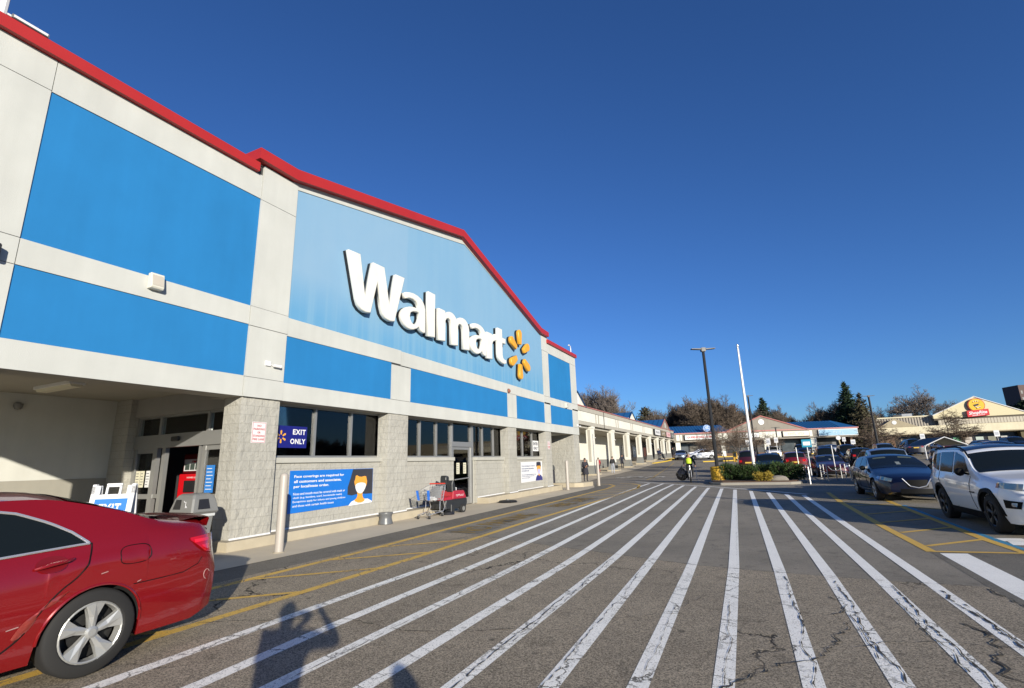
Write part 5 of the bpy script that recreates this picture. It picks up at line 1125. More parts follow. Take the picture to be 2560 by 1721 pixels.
    def across(name_, mat, x0, x1, k0, k1, off=.008, ny=12, nx=10, par=root):
        g = []
        for x in rng(x0, x1, nx):
            pts, w0 = ring(x); yr = pts[12][0]; zr = pts[12][1]; t = fT(x); kk = k0+(k1-k0)*(x-x0)/(x1-x0); row = []
            for j in range(ny+1):
                y = yr*kk*(-1+2*j/ny); z = t-(t-zr)*abs(y/yr)**2.2; row.append(P(x, y, z+off, w0*1.02))
            g.append(row)
        return MB().grid(g).build(name_, mat, par, smooth=True)
    car.across = across
    if ws: across('windscreen', M_cglass, *ws)
    if rw: across('rear_window', M_cglass, *rw)
    # wheels
    for sw in wheels:
        for sgn in (-1, 1):
            xo = sgn*(W2-.015); w_ = MB().lathe([(r*rimr, -wheelw), (r*.93, -wheelw+.0), (r, -wheelw+.03), (r, -.035), (r*.985, -.018), (r*.93, -.004), (r*(rimr+.03), -.0), (r*rimr, -.012)], (0, 0, 0), 'x', 36, caps=False).build('wheel', M_rub, root, smooth=True)
            w_.location = (xo, sw-L/2, r)
            if sgn < 0: w_.rotation_euler = (0, 0, math.pi)
            rm_ = MB(); ri = r*rimr
            rm_.lathe([(ri, -.012), (ri*.96, -.004), (ri*.92, -.012), (ri*.90, -.09)], (0, 0, 0), 'x', 36, caps=False)
            rm_.lathe([(ri*.93, -.1), (.01, -.105)], (0, 0, 0), 'x', 20, caps=False) if spokes > 5 or rim == 'dark' else None
            for k in range(spokes):
                q = 2*math.pi*k/spokes+.3; c, s2 = math.cos(q), math.sin(q)
                def R2(u, v, x): return (x, u*c-v*s2, u*s2+v*c)
                wo, wi = (ri*.31, ri*.10) if spokes == 5 else (ri*.13, ri*.07)
                rm_.add([R2(.03, -wi, -.02), R2(.03, wi, -.02), R2(ri*.5, wi*.9+(wo-wi)*.22, -.022), R2(ri*.95, wo, -.008), R2(ri*.95, -wo, -.008), R2(ri*.5, -wi*.9-(wo-wi)*.22, -.022), R2(.03, 0, -.018), R2(ri*.5, 0, -.008), R2(ri*.95, 0, -.004),
                         R2(ri*.95, wo, -.05), R2(ri*.95, -wo, -.05), R2(.03, wi, -.06), R2(.03, -wi, -.06), R2(ri*.5, wi*.9+(wo-wi)*.35, -.06), R2(ri*.5, -wi*.9-(wo-wi)*.35, -.06)],
                        [(0, 5, 7, 6), (5, 4, 8, 7), (6, 7, 2, 1), (7, 8, 3, 2), (1, 2, 13, 11), (2, 3, 9, 13), (5, 0, 12, 14), (4, 5, 14, 10)])
            rm_.lathe([(ri*.2, -.05), (ri*.2, -.012), (ri*.12, -.004), (.001, -.004)], (0, 0, 0), 'x', 16, caps=False)
            rim_o = rm_.build('rim', M_rim if rim == 'alloy' else M_rimd, w_, smooth=False)
            if rim == 'alloy':
                MB().lathe([(ri*.93, -.13), (ri*.60, -.13), (ri*.60, -.105), (.05, -.105)], (0, 0, 0), 'x', 24, caps=False).build('brake_disc', M_brake, w_)
            ww = []
            for k in range(25):
                q = math.pi*k/24; yy, z = -(arch-.004)*math.cos(q), zc+(arch-.004)*math.sin(q)
                if z < sill+.02: continue
                ww.append([(sgn*(side(sw+yy, max(z, sill))-.015), sw+yy-L/2, z), (sgn*(W2-.34), sw+yy-L/2, z)])
            MB().grid(ww).build('wheel_well', M_under, root)
    if cladding:
        for sgn in (-1, 1):
            for sw in wheels:
                m = MB(); rows2 = []
                for k in range(21):
                    q = math.pi*(k/20)*1.0; row = []
                    for rr_, oo in ((arch-.005, -.02), (arch-.002, .018), (arch+.065, .014), (arch+.07, -.004)):
                        yy, z = -rr_*math.cos(q), zc+rr_*math.sin(q); z = max(z, sill); row.append((sgn*(side(sw+yy, z)+oo), sw+yy-L/2, z))
                    rows2.append(row)
                m.grid(rows2).build('arch_cladding', M_trim, root, smooth=True)
            patch('sill_cladding', M_trim, rng(wheels[0]+arch, wheels[1]-arch, 8), lambda x: sill-.01, lambda x: sill+.13, sgn, .014)
    if head:
        for sgn in (-1, 1): patch('headlight', M_lamp, rng(head[0], head[1], 8), lambda x: lerp_pts(head[2], x), lambda x: lerp_pts(head[3], x), sgn, .008, 3)
    if tail:
        for sgn in (-1, 1):
            patch('tail_light', M_tail, rng(tail[0], tail[1], 8), lambda x: lerp_pts(tail[2], x), lambda x: lerp_pts(tail[3], x), sgn, .008, 3)
            pts, w0 = ring(L); g = []
            for j in range(5):
                y = w0*(.98-.30*j/4); g.append([P(L+.012, sgn*y, z, w0*1.02) for z in (tail[4], tail[5])])
            MB().grid(g).build('tail_light', M_tail, root, smooth=True)
    if grille and nose:
        z0, z1, k = grille; pts, w0 = ring(0); g = []
        for j in range(9):
            y = w0*k*(-1+2*j/8); g.append([P(-.012, y, z, w0*1.02) for z in (z0, z1)])
        MB().grid(g).build('grille', M_trim, root, smooth=True); g = []
        for j in range(9):
            y = w0*.7*(-1+2*j/8); g.append([P(-.010, y, z, w0*1.02) for z in (.26, .40)])
        MB().grid(g).build('lower_intake', M_trim, root, smooth=True)
        y = w0
        if plate: MB().box(-.26, .26, -L/2-bow[0]-.03, -L/2-bow[0]-.012, .44, .56).build('licence_plate', M_plate, root)
    MB().box(-.26, .26, L/2+bow[1]+.008, L/2+bow[1]+.022, .78 if rails or L < 4.5 else .62, .90 if rails or L < 4.5 else .74).build('licence_plate', M_plate, root)
    for d in (door or []):
        for sgn in (-1, 1):
            g = MB(); d = smooth_line(d); q = [(sgn*(side(x, z)+.0015), P(x, side(x, z), z, side(x, fB(x))*1.02)[1], z) for x, z in d]; g.tube(q, .006, 4); g.build('door_gap', M_trim, root)
    if mirror:
        mx = mirror
        for sgn in (-1, 1):
            z = fB(mx)+.10; y = side(mx, z); MB().lathe([(.001, -.10), (.06, -.09), (.085, -.02), (.08, .03), (.06, .05), (.001, .05)], (sgn*(y+.13), mx-L/2, z), 'y', 12).build('mirror', M_trim if gloss is None else paint, root, smooth=True)
            MB().box(*sorted((sgn*(y-.02), sgn*(y+.08))), mx-L/2-.02, mx-L/2+.04, z-.05, z-.02).build('mirror_arm', M_trim, root)
    if rails:
        for sgn in (-1, 1):
            q = [];
            for x in rng(L*.40, L*.90, 8): pts, w0 = ring(x); q.append((sgn*(pts[12][0]-.02), x-L/2, pts[12][1]+.055))
            MB().tube(q, .018, 6).build('roof_rail', M_chrome if rails == 2 else M_trim, root)
    return car
# ---- dark blue sedan
def sedan_spec(): return dict(L=4.9, W2=.925, top=[(0, .58), (.12, .72), (.5, .84), (1.25, .97), (1.55, 1.05), (2.3, 1.38), (2.75, 1.44), (3.3, 1.43), (3.7, 1.36), (4.45, 1.09), (4.8, 1.07), (4.88, 1.0), (4.9, .75)],
    belt=[(0, .52), (.3, .68), (1.3, .86), (2.5, .93), (3.9, 1.0), (4.7, 1.0), (4.9, .7)], plan=[(0, .70), (.15, .82), (.45, .94), (1.0, .99), (2.4, 1.0), (3.8, .985), (4.5, .93), (4.78, .84), (4.9, .74)],
    wheels=(.95, 3.78), r=.33, arch=.385, win=[(1.78, 2.82, [(1.78, .93), (2.82, .96)], [(1.78, .95), (2.3, 1.27), (2.82, 1.335)]), (2.90, 3.95, [(2.9, .965), (3.75, 1.0), (3.95, 1.06)], [(2.9, 1.335), (3.4, 1.30), (3.75, 1.20), (3.95, 1.07)])],
    ws=(1.42, 2.28, .99, .93), rw=(3.68, 4.38, .9, .93), head=(.03, .62, [(0, .60), (.6, .70)], [(0, .69), (.3, .755), (.6, .76)]), tail=(4.35, 4.86, [(4.35, .86), (4.86, .78)], [(4.35, .93), (4.86, .95)], .78, .92), grille=(.44, .66, .42),
    door=[[(1.75, .93), (1.70, .6), (1.6, .35)], [(2.86, .95), (2.86, .5), (2.86, .3)], [(3.93, .98), (3.75, .78), (3.5, .5)]], mirror=1.85)
def suv_spec(H=1.68, L=4.6): 
    k = H/1.68; q = L/4.6
    return dict(L=L, W2=.94, top=[(0, .66), (.1, .86), (.45*q, 1.0), (1.2*q, 1.09), (1.5*q, 1.16), (2.05*q, 1.56*k), (2.5*q, H), (3.8*q, H*.995), (4.25*q, H*.96), (4.48*q, H*.86), (4.56*q, 1.15), (4.6*q, .8)],
    belt=[(0, .62), (.3, .86), (1.3*q, .98), (2.5*q, 1.04), (4.2*q, 1.10), (4.6*q, 1.02)], plan=[(0, .76), (.12, .86), (.4, .96), (1.0, 1.0), (3.8*q, .99), (4.35*q, .93), (4.6*q, .82)],
    wheels=(.88*q, 3.56*q), r=.35, arch=.41, roofw_k=.26, win=[(1.72*q, 2.62*q, [(1.72*q, 1.05), (2.62*q, 1.07)], [(1.72*q, 1.07), (2.1*q, 1.43*k), (2.62*q, 1.545*k)]), (2.70*q, 3.5*q, [(2.7*q, 1.075), (3.5*q, 1.09)], [(2.7*q, 1.545*k), (3.5*q, 1.54*k)]), (3.58*q, 4.2*q, [(3.58*q, 1.10), (4.2*q, 1.20)], [(3.58*q, 1.535*k), (4.0*q, 1.49*k), (4.2*q, 1.32*k)])],
    ws=(1.40*q, 2.05*q, .98, .93), rw=(4.27*q, 4.52*q, .93, .98), head=(.04, .55, [(0, .72), (.55, .80)], [(0, .86), (.55, .92)]), tail=(4.3*q, 4.55*q, [(4.3*q, .95), (4.55*q, .88)], [(4.3*q, 1.12), (4.55*q, 1.12)], .88, 1.06), grille=(.60, .80, .5),
    door=[[(1.68*q, 1.03), (1.62*q, .6), (1.55*q, .38)], [(2.66*q, 1.06), (2.66*q, .35)], [(3.54*q, 1.08), (3.5*q, .9), (3.2*q, .5)]], mirror=1.85*q, rails=1, rimr=.66)
def hatch_spec(): return dict(L=4.05, W2=.87, top=[(0, .6), (.1, .76), (.4, .88), (.95, 1.0), (1.15, 1.06), (1.8, 1.44), (2.3, 1.5), (3.2, 1.46), (3.7, 1.33), (3.95, 1.02), (4.05, .75)],
    belt=[(0, .56), (.3, .74), (1.1, .9), (2.5, .95), (3.7, 1.0), (4.05, .8)], plan=[(0, .74), (.12, .84), (.4, .95), (1.0, 1.0), (3.2, .98), (3.8, .9), (4.05, .78)],
    wheels=(.78, 3.35), r=.31, arch=.36, roofw_k=.33, win=[(1.40, 2.25, [(1.4, .95), (2.25, .98)], [(1.4, .97), (1.8, 1.28), (2.25, 1.38)]), (2.33, 3.3, [(2.33, .98), (3.3, 1.05)], [(2.33, 1.38), (2.9, 1.35), (3.3, 1.2)])],
    ws=(1.05, 1.78, .98, .92), rw=(3.62, 3.92, .9, .9), head=(.03, .5, [(0, .62), (.5, .70)], [(0, .76), (.5, .82)]), tail=(3.7, 4.0, [(3.7, .85), (4.0, .8)], [(3.7, 1.0), (4.0, .98)], .8, .95), grille=(.5, .66, .4), door=[[(1.36, .93), (1.3, .5)], [(2.29, .96), (2.29, .35)]], mirror=1.5)
COLS = {k: carpaint('car_paint_'+k, c, m_, r_) for k, c, m_, r_ in (('navy', (.0025, .004, .018), .0, .3), ('white', (.85, .86, .87), .0, .3), ('black', (.008, .008, .01), .1, .25), ('silver', (.28, .32, .38), .6, .3), ('red', (.12, .004, .006), .2, .3), ('grey', (.07, .075, .085), .5, .3), ('darkblue', (.004, .009, .032), .1, .3), ('teal', (.012, .026, .03), .3, .3), ('burgundy', (.05, .008, .012), .3, .3), ('lightblue', (.16, .26, .40), .5, .3))}
# altima-like navy sedan
sp_ = sedan_spec(); sed = make_car('parked_car', paint=COLS['navy'], **sp_)
sed.root.location = (3.93, 22.05, zg(22)); sed.root.rotation_euler = (0, 0, rad(2.5)); tag(sed.root, 'glossy navy sedan parked nose to the left of the white off-roader', 'car', 'cars in the parking lot')
for nm_, mt_, ya, yb, xa, xb in (('sun_visor', 'visor', -.55, -.18, 2.12, 2.22), ('sun_visor', 'visor', .18, .55, 2.12, 2.22), ('windscreen_sticker', 'sticker', -.02, .10, 1.62, 1.82)):
    mt_ = {'visor': plain('visor_pale_'+str(ya), (.10, .12, .09), .4, var=.1), 'sticker': plain('sticker_pale', (.22, .25, .24), .4, var=.1)}[mt_]; g_ = []
    for x_ in (xa, (xa+xb)/2, xb):
        pts_, w0_ = sed.ring(x_); yr_, zr_, t_ = pts_[12][0], pts_[12][1], sed.fT(x_); g_.append([sed.P(x_, y_, t_-(t_-zr_)*abs(y_/yr_)**2.2+.011, w0_*1.02) for y_ in (ya, (ya+yb)/2, yb)])
    MB().grid(g_).build(nm_, mt_, sed.root)
MB().tube([sed.P(-.02, y, z, .66) for y, z in ((-.36, .70), (-.20, .48), (0, .43), (.20, .48), (.36, .70))], .014, 6).build('grille_chrome', M_chrome, sed.root)
for sgn in (-1, 1): sed.patch('sill_chrome', M_chrome, sed.rng(1.4, 3.35, 6), lambda x: .30, lambda x: .325, sgn, .01, 1)
for sgn in (-1, 1): sed.patch('window_trim', M_chrome, sed.rng(1.78, 3.95, 14), lambda x: .915+(x-1.78)*.035, lambda x: .93+(x-1.78)*.035, sgn, .009, 1)
# white compact off-roader
js = suv_spec(1.66, 4.42); js.update(head=(.05, .5, [(0, .80), (.5, .86)], [(0, .93), (.5, .95)]), cladding=True, rim='dark', rails=1, gloss=None, roofw_k=.22)
jp = make_car('parked_car', paint=COLS['white'], **js)
jp.root.location = (4.66, 14.55, zg(14)); jp.root.rotation_euler = (0, 0, rad(2)); tag(jp.root, 'white compact off-road car with black arches at the right edge', 'car', 'cars in the parking lot')
m = jp.across('black_roof', COLS['black'], 2.15, 3.95, .995, .995, .006, 12, 12)
fogs = []
for sgn in (-1, 1):
    jp.patch('turn_signal', plain('amber_lens', (.55, .2, .02), .2, var=0) if sgn < 0 else bpy.data.materials['amber_lens'], jp.rng(.44, .52, 2), lambda x: .85, lambda x: .93, sgn, .014, 2)
    f = jp.patch('fog_lamp_bezel', M_trim, jp.rng(.02, .30, 5), lambda x: .50, lambda x: .62+x*.1, sgn, .010, 2); 
    jp.patch('fog_lamp', M_lamp, jp.rng(.07, .14, 2), lambda x: .535, lambda x: .60, sgn, .016, 2); jp.patch('side_badge', M_trim, jp.rng(1.35, 1.62, 2), lambda x: .70, lambda x: .725, sgn, .008, 1)
g = MB(); 
for j in range(7):
    y = -.5+j/6; MB().box(y-.045, y+.045, -js['L']/2-.178, -js['L']/2-.150, .80, .92).build('grille_slot', M_trim, jp.root)
# generic cars for the lot
suv = make_car('parked_car', paint=COLS['darkblue'], ds=.12, **suv_spec()); hat = make_car('parked_car', paint=COLS['white'], ds=.12, **hatch_spec()); van = make_car('parked_car', paint=COLS['black'], ds=.12, **suv_spec(1.92, 5.2))
def setcol(root, key):
    for c in TREE_KIDS(root):
        if c.name.startswith('body'):
            c.material_slots[0].link = 'OBJECT'; c.material_slots[0].material = COLS[key]
def TREE_KIDS(o): return [c for c in COL.objects if c.parent is o]
FLEET = [ # proto, x, y, facing (0 towards the camera, 1 away), colour, label
 (suv, 7.0, 22.6, 0, 'darkblue', 'dark blue people carrier directly behind the navy sedan on its right'),
 (suv, 5.15, 31.3, 1, 'silver', 'silver-blue car seen from behind, past the roof of the navy sedan'),
 (sed, 3.9, 41.5, 0, 'burgundy', 'very dark sedan facing the cart corral rails'),
 (van, 5.3, 57.0, 0, 'navy', 'tall dark blue car behind the cart corral'),
 (suv, 2.2, 50.0, 1, 'red', 'red car with its tail lights beyond the island, right of the flagpole'),
 (suv, .25, 41.0, 0, 'teal', 'grey-green car facing the camera right behind the island yews'),
 (van, -1.35, 52.0, 1, 'burgundy', 'tall burgundy car just left of the flagpole'),
 (suv, 1.2, 79.5, 0, 'white', 'white car far back between flagpole and red car'),
 (hat, -8.6, 83.0, 2, 'white', 'white hatchback side-on behind the cyclist'),
 (hat, -11.6, 83.5, 0, 'silver', 'silver small car facing the camera beside the last arcade column'),
 (suv, -9.6, 90.5, 2, 'white', 'white car half hidden behind the silver small one'),
 (suv, 9.0, 33.0, 1, 'navy', 'navy car in the third row, right of the silver-blue one'),
 (sed, 8.1, 45.5, 0, 'lightblue', 'pale blue sedan roof above the third row'),
 (van, 11.5, 36.5, 0, 'black', 'long black car roof above the white off-roader hood'),
 (van, 14.8, 33.0, 1, 'darkblue', 'large dark blue van near the right edge'),
 (suv, 12.0, 46.5, 0, 'grey', 'grey car in front of the white shelter'),
 (suv, 15.5, 47.0, 0, 'navy', 'navy car to the right of the white shelter legs'),
 (sed, 18.8, 46.5, 1, 'black', 'black sedan in the row before the shelter, far right'),
 (suv, 8.0, 58.5, 1, 'black', 'black car left of the white shelter'),
 (sed, 10.8, 60, 0, 'navy', 'navy sedan beside the canvas shelter on its left'),
 (suv, 20.0, 62, 0, 'darkblue', 'dark blue car right of the canvas shelter'),
 (suv, 6.5, 72, 1, 'grey', 'grey car near the white disc sign'),
 (sed, 9.5, 73, 0, 'black', 'black sedan with sunlit windscreen before the brown brick wall'),
 (suv, 12.8, 73.5, 0, 'lightblue', 'light blue car with glinting hood before the brick wall'),
 (van, 16.2, 78, 1, 'navy', 'navy van before the supermarket doors'),
 (suv, 20, 80, 0, 'red', 'red car roof in the far row before the supermarket'),
 (sed, 23.5, 80, 1, 'grey', 'grey sedan in the far supermarket row'),
 (suv, 27, 81, 0, 'black', 'black car in the far supermarket row, under the green poster'),
 (suv, 31, 80.5, 0, 'darkblue', 'dark blue car at the far right of the supermarket row'),
 (suv, 5.0, 84, 0, 'navy', 'navy car in the last row before the blue sign'),
 (sed, 8.5, 85, 1, 'silver', 'silver sedan in the last row by the shop row end'),
 (suv, 24, 62.5, 1, 'grey', 'grey car beyond the dark blue van'),
 (sed, 22.3, 46.8, 0, 'darkblue', 'dark blue sedan at the right edge in the middle row'),
 (van, 8.2, 66, 0, 'black', 'tall black car behind the shelter row'),
]
for i, (pr, x, y, d, col, lab) in enumerate(FLEET):
    o = pr.root if (pr in (suv, hat, van) and not pr.root.get('label')) else copy_tree(pr.root)
    o.location = (x, y, zg(y)); o.rotation_euler = (0, 0, rad([1.5, 181, -78+6][d])); tag(o, lab, 'car', 'cars in the parking lot'); setcol(o, col)
# ---- red sedan in the foreground (rear quarter in the picture)
red = carpaint('car_paint_bright_red', (.21, .0045, .006), .25, .26)
CL = 4.84
cs = dict(L=CL, W2=.912, top=[(0, .55), (.12, .70), (.5, .83), (1.2, .97), (1.5, 1.04), (2.2, 1.38), (2.6, 1.48), (3.0, 1.505), (3.35, 1.495), (3.62, 1.415), (3.85, 1.33), (4.12, 1.235), (4.36, 1.185), (4.6, 1.165), (4.76, 1.15), (4.81, 1.03), (4.84, .80)],
    belt=[(0, .5), (.3, .66), (1.3, .88), (2.5, .97), (3.3, 1.02), (3.75, 1.06), (4.2, 1.06), (4.68, 1.045), (4.78, .96), (4.84, .68)], plan=[(0, .70), (.15, .82), (.45, .94), (1.0, .99), (2.4, 1.0), (3.9, .99), (4.3, .97), (4.6, .93), (4.76, .89), (4.84, .82)],
    wheels=(.95, 3.725), r=.335, arch=.375, sill=.20, ds=.04, roofw_k=.44, win=[(1.75, 2.60, [(1.75, .95), (2.6, .99)], [(1.75, .97), (2.2, 1.27), (2.6, 1.36)]), (2.70, 3.60, [(2.7, 1.005), (3.6, 1.055)], [(2.7, 1.375), (2.95, 1.37), (3.15, 1.325), (3.35, 1.235), (3.5, 1.14), (3.6, 1.06)])],
    ws=(1.38, 2.15, .99, .93), rw=(3.48, 4.26, .99, .92), head=(.03, .6, [(0, .58), (.6, .68)], [(0, .68), (.6, .76)]), grille=(.40, .62, .42), door=[[(1.7, .95), (1.6, .6), (1.5, .3)], [(2.65, .98), (2.66, .6), (2.62, .25)], [(3.64, 1.05), (3.64, .99), (3.615, .88), (3.55, .79), (3.445, .72), (3.33, .58), (3.26, .44), (3.16, .35), (3.0, .25)]], mirror=1.8)
cm = make_car('parked_car', paint=red, **cs)
cr = cm.root; cr.location = (-5.22-.912, -1.125+CL/2, 0); cr.rotation_euler = (0, 0, 0)
tag(cr, 'dented bright red sedan standing in the fire lane, bottom left', 'car', 'cars in the parking lot')
for sgn in (1, -1):
    # chrome window surround
    wl_ = [(2.68, 1.0), (3.60, 1.05)]; wu = [(2.68, 1.375), (2.95, 1.372), (3.15, 1.33), (3.35, 1.24), (3.5, 1.15), (3.615, 1.055)]
    def P3(x, z, o_=.012): y = cm.side(x, z); return (sgn*(y+o_), cm.P(x, y, z, cm.side(x, cm.fB(x))*1.02)[1], z)
    MB().tube([P3(x, lerp_pts(wl_, x)) for x in cm.rng(2.0, 3.62, 14)], .010, 6).build('window_trim', M_chrome, cr, smooth=True)
    MB().tube([P3(x, lerp_pts(wu, x)) for x in cm.rng(2.2, 3.615, 24)], .011, 6).build('window_trim', M_chrome, cr, smooth=True)
    # handle with its scoop
    h_ = MB().grid([[P3(3.37+.105*math.cos(q)*k/4, .925+.062*math.sin(q)*k/4, .002-.0+.004*k/4) for k in range(5)] for q in [2*math.pi*i/24 for i in range(25)]]).build('handle_scoop', plain('scoop_red', (.15, .004, .006), .35, var=0) if sgn > 0 else bpy.data.materials['scoop_red'], cr, smooth=True)
    MB().tube([P3(3.26, .905, .010), P3(3.29, .915, .035), P3(3.37, .93, .045), P3(3.46, .94, .040), P3(3.51, .945, .012)], [.012, .014, .015, .014, .011], 8).build('door_handle', red, cr, smooth=True)
    # fuel door outline, bumper seam
    ff = []
    for i in range(33):
        q = 2*math.pi*i/32; c, s_ = math.cos(q), math.sin(q); k = .62; ff.append(P3(3.985+.128*math.copysign(abs(c)**k, c), .910+.078*math.copysign(abs(s_)**k, s_), .001))
    if sgn > 0: MB().tube(ff, .004, 4).build('fuel_door_gap', M_trim, cr)
    MB().tube([P3(3.99, .655, .001), P3(4.24, .66, .001), P3(4.45, .668, .001), P3(4.60, .72, .001), P3(4.64, .775, .001)], .004, 4).build('bumper_seam', M_trim, cr)
    # wheel arch lip
    MB().tube([P3(3.725+.372*math.cos(q), .335+.372*math.sin(q), .002) for q in [math.pi*(i/30) for i in range(31)] if .335+.372*math.sin(q) > .22], .011, 6).build('arch_lip', red, cr, smooth=True)
    # tail lights wrap round the corner
    cm.patch('tail_light', M_tail, cm.rng(4.50, 4.775, 10), lambda x: lerp_pts([(4.50, .955), (4.66, .83), (4.775, .80)], x), lambda x: lerp_pts([(4.50, .975), (4.775, .99)], x), sgn, .010, 5)
    cm.patch('tail_light_bar', M_tailh, cm.rng(4.54, 4.725, 6), lambda x: .925, lambda x: .955, sgn, .016, 2); cm.patch('tail_light_bar', M_tailh, cm.rng(4.62, 4.725, 6), lambda x: lerp_pts([(4.62, .88), (4.725, .83)], x), lambda x: .895, sgn, .016, 2)
    cm.patch('tail_light_lens', M_lamp, cm.rng(4.765, 4.80, 4), lambda x: .80, lambda x: .985, sgn, .014, 4)
# boot spoiler
g = []
for j in range(15):
    y = -.70+1.4*j/14; e = 1-(abs(y)/.70)**4; yy = CL/2-.10+.10*(1-(y/.85)**2); g.append([(y, yy-.34, 1.135), (y, yy-.16, 1.158+.012*e), (y, yy-.02, 1.155+.02*e), (y, yy+.0, 1.135+.02*e), (y, yy-.02, 1.06)])
MB().grid(g).build('boot_spoiler', red, cr, smooth=True)
MB().tube([cm.P(4.46, y, 1.172, .8) for y in [-.62+.1*i for i in range(13)]], .004, 4).build('boot_gap', M_trim, cr)
MB().lathe([(.001, 0), (.035, 0), (.03, .03)], (.3, .3, 1.47), 'z', 10).build('roof_aerial', red, cr)
# creased metal in front of the wheel arch, scuffs on the bumper
rn = random.Random(9); M_dent = plain('creased_red_paint', (.42, .06, .045), .22, .5, var=.35, scale=30, coat=1., obj=True); M_scuff = plain('bare_scuff', (.42, .26, .24), .6, var=.3, scale=20)
def dent(x0, z0, x1, z1, w_, amp, nm='dent', mt=None):
    g = []
    for i in range(10):
        t = i/9; x, z = x0+(x1-x0)*t, z0+(z1-z0)*t; g.append([])
        for k in range(4):
            u = (k/3-.5)*w_*math.sin(math.pi*min(1, t+.12)*.88+.1); X, Z = x+u*.7, z-u*.7; y = cm.side(X, Z); g[-1].append((y+.004+amp*rn.uniform(0, 1)*(k in (1, 2)), X-CL/2, Z))
    return MB().grid(g).build(nm, mt or M_dent, cr, smooth=True)
dent(3.20, .42, 3.34, .60, .07, .014); dent(3.34, .60, 3.50, .70, .04, .010)
for x, z, l in ((3.72, .79, .05), (4.02, .668, .03), (3.15, .50, .07)): MB().tube([(cm.side(x, z)+.003, x-CL/2, z), (cm.side(x+l, z)+.003, x+l-CL/2, z+.01)], .004, 4).build('scratch', M_scuff, cr)
MB().tube([(cm.side(4.70, .60)+.004+.0, cm.P(4.70, cm.side(4.7, .6), .6, .9)[1]+.03*math.cos(q), .60+.045*math.sin(q)) for q in [.5+i*.45 for i in range(10)]], .003, 4).build('scratch', M_scuff, cr)

# ================================================================== cart and floor sweeper by the staff door
ct = empty('shopping_cart', (-9.62, 13.72, .03), rz=rad(98), label='chrome wire shopping cart with red handle and blue strips, in front of the red sweeper', cat='shopping cart')
# local: x along the cart (nose at -x), y across
fr_ = MB()
for s_ in (-1, 1):
    fr_.tube([(-.52, s_*.20, .14), (.34, s_*.25, .18), (.46, s_*.25, .30), (.38, s_*.25, .46), (.30, s_*.25, .52), (.18, s_*.25, .52)], .013, 6)
    fr_.tube([(.30, s_*.25, .52), (.40, s_*.26, .80), (.46, s_*.27, 1.02)], .012, 6); fr_.tube([(.10, s_*.25, .20), (.12, s_*.25, .50)], .012, 6)
fr_.tube([(-.52, -.20, .14), (-.52, .20, .14)], .012, 6); fr_.tube([(.34, -.25, .18), (.34, .25, .18)], .012, 6); fr_.tube([(-.20, -.22, .16), (-.20, .22, .16)], .008, 5)
fr_.build('frame', M_chrome, ct, smooth=True)
bk_ = MB()
def corner(t, s_, top): x = .42-1.0*t if top else .30-.80*t; return Vector((x, s_*((.26-.07*t) if top else (.22-.05*t)), (1.0-.17*t) if top else (.52+.05*t)))
for s_ in (-1, 1):
    for i in range(15): bk_.tube([corner(i/14, s_, 0), corner(i/14, s_, 1)], .0035, 4)
    for k in range(6):
        f = k/5; bk_.tube([corner(0, s_, 0).lerp(corner(0, s_, 1), f), corner(1, s_, 0).lerp(corner(1, s_, 1), f)], .006 if k in (0, 5) else .0035, 4)
for t in (0, 1):
    for k in range(6): f = k/5; bk_.tube([corner(t, -1, 0).lerp(corner(t, -1, 1), f), corner(t, 1, 0).lerp(corner(t, 1, 1), f)], .005, 4)
    for j in range(9): f = j/8; bk_.tube([corner(t, -1, 0).lerp(corner(t, 1, 0), f), corner(t, -1, 1).lerp(corner(t, 1, 1), f)], .0035, 4)
for j in range(9): f = j/8; bk_.tube([corner(0, -1, 0).lerp(corner(0, 1, 0), f), corner(1, -1, 0).lerp(corner(1, 1, 0), f)], .0035, 4)
bk_.build('basket', M_steel, ct)
MB().tube([(.46, -.29, 1.02), (.46, .29, 1.02)], .022, 8).build('handle', plain('cart_handle_red', (.6, .05, .03), .4, var=.05), ct, smooth=True); MB().box(.44, .50, -.31, -.26, .98, 1.13).build('handle_grip', M_black, ct, bevel=.008)
for s_ in (-1, 1): a, b = corner(1, s_, 0), corner(1, s_, 1); MB().add([(a.x+dx, a.y+dy, a.z) for dx, dy in ((-.02, -.035), (.02, -.035), (.02, .035), (-.02, .035))]+[(b.x+dx, b.y+dy, b.z+.03) for dx, dy in ((-.02, -.035), (.02, -.035), (.02, .035), (-.02, .035))], [(0, 3, 2, 1), (4, 5, 6, 7)]+[(i, (i+1) % 4, 4+(i+1) % 4, 4+i) for i in range(4)]).build('blue_strip', plain('cart_blue', (.03, .16, .62), .4, var=.05) if s_ < 0 else bpy.data.materials['cart_blue'], ct)
MB().add([(.42, -.2, .95), (.42, .2, .95), (.26, .2, .58), (.26, -.2, .58)], [(0, 1, 2, 3)]).build('child_seat_flap', M_steel, ct)
for x, y in ((-.48, -.19), (-.48, .19), (.32, -.24), (.32, .24)):
    c_ = MB().lathe([(.001, -.016), (.055, -.014), (.06, 0), (.055, .014), (.001, .016)], (x, y, .06), 'y', 16).build('caster', M_rub, ct, smooth=True); MB().box(x-.02, x+.02, y-.024, y+.024, .06, .15).build('caster_fork', M_steel, c_)
o = empty('plastic_bag', (-9.62, 13.75, .60), label='crumpled white plastic bag lying in the shopping cart', cat='bag')
bm = bmesh.new(); bmesh.ops.create_icosphere(bm, subdivisions=3, radius=1); rn = random.Random(2)
for v in bm.verts: v.co = Vector((v.co.x*.17, v.co.y*.13, v.co.z*.07))*(1+.25*math.sin(v.co.x*9+v.co.y*7)*math.cos(v.co.z*8+v.co.x*5))
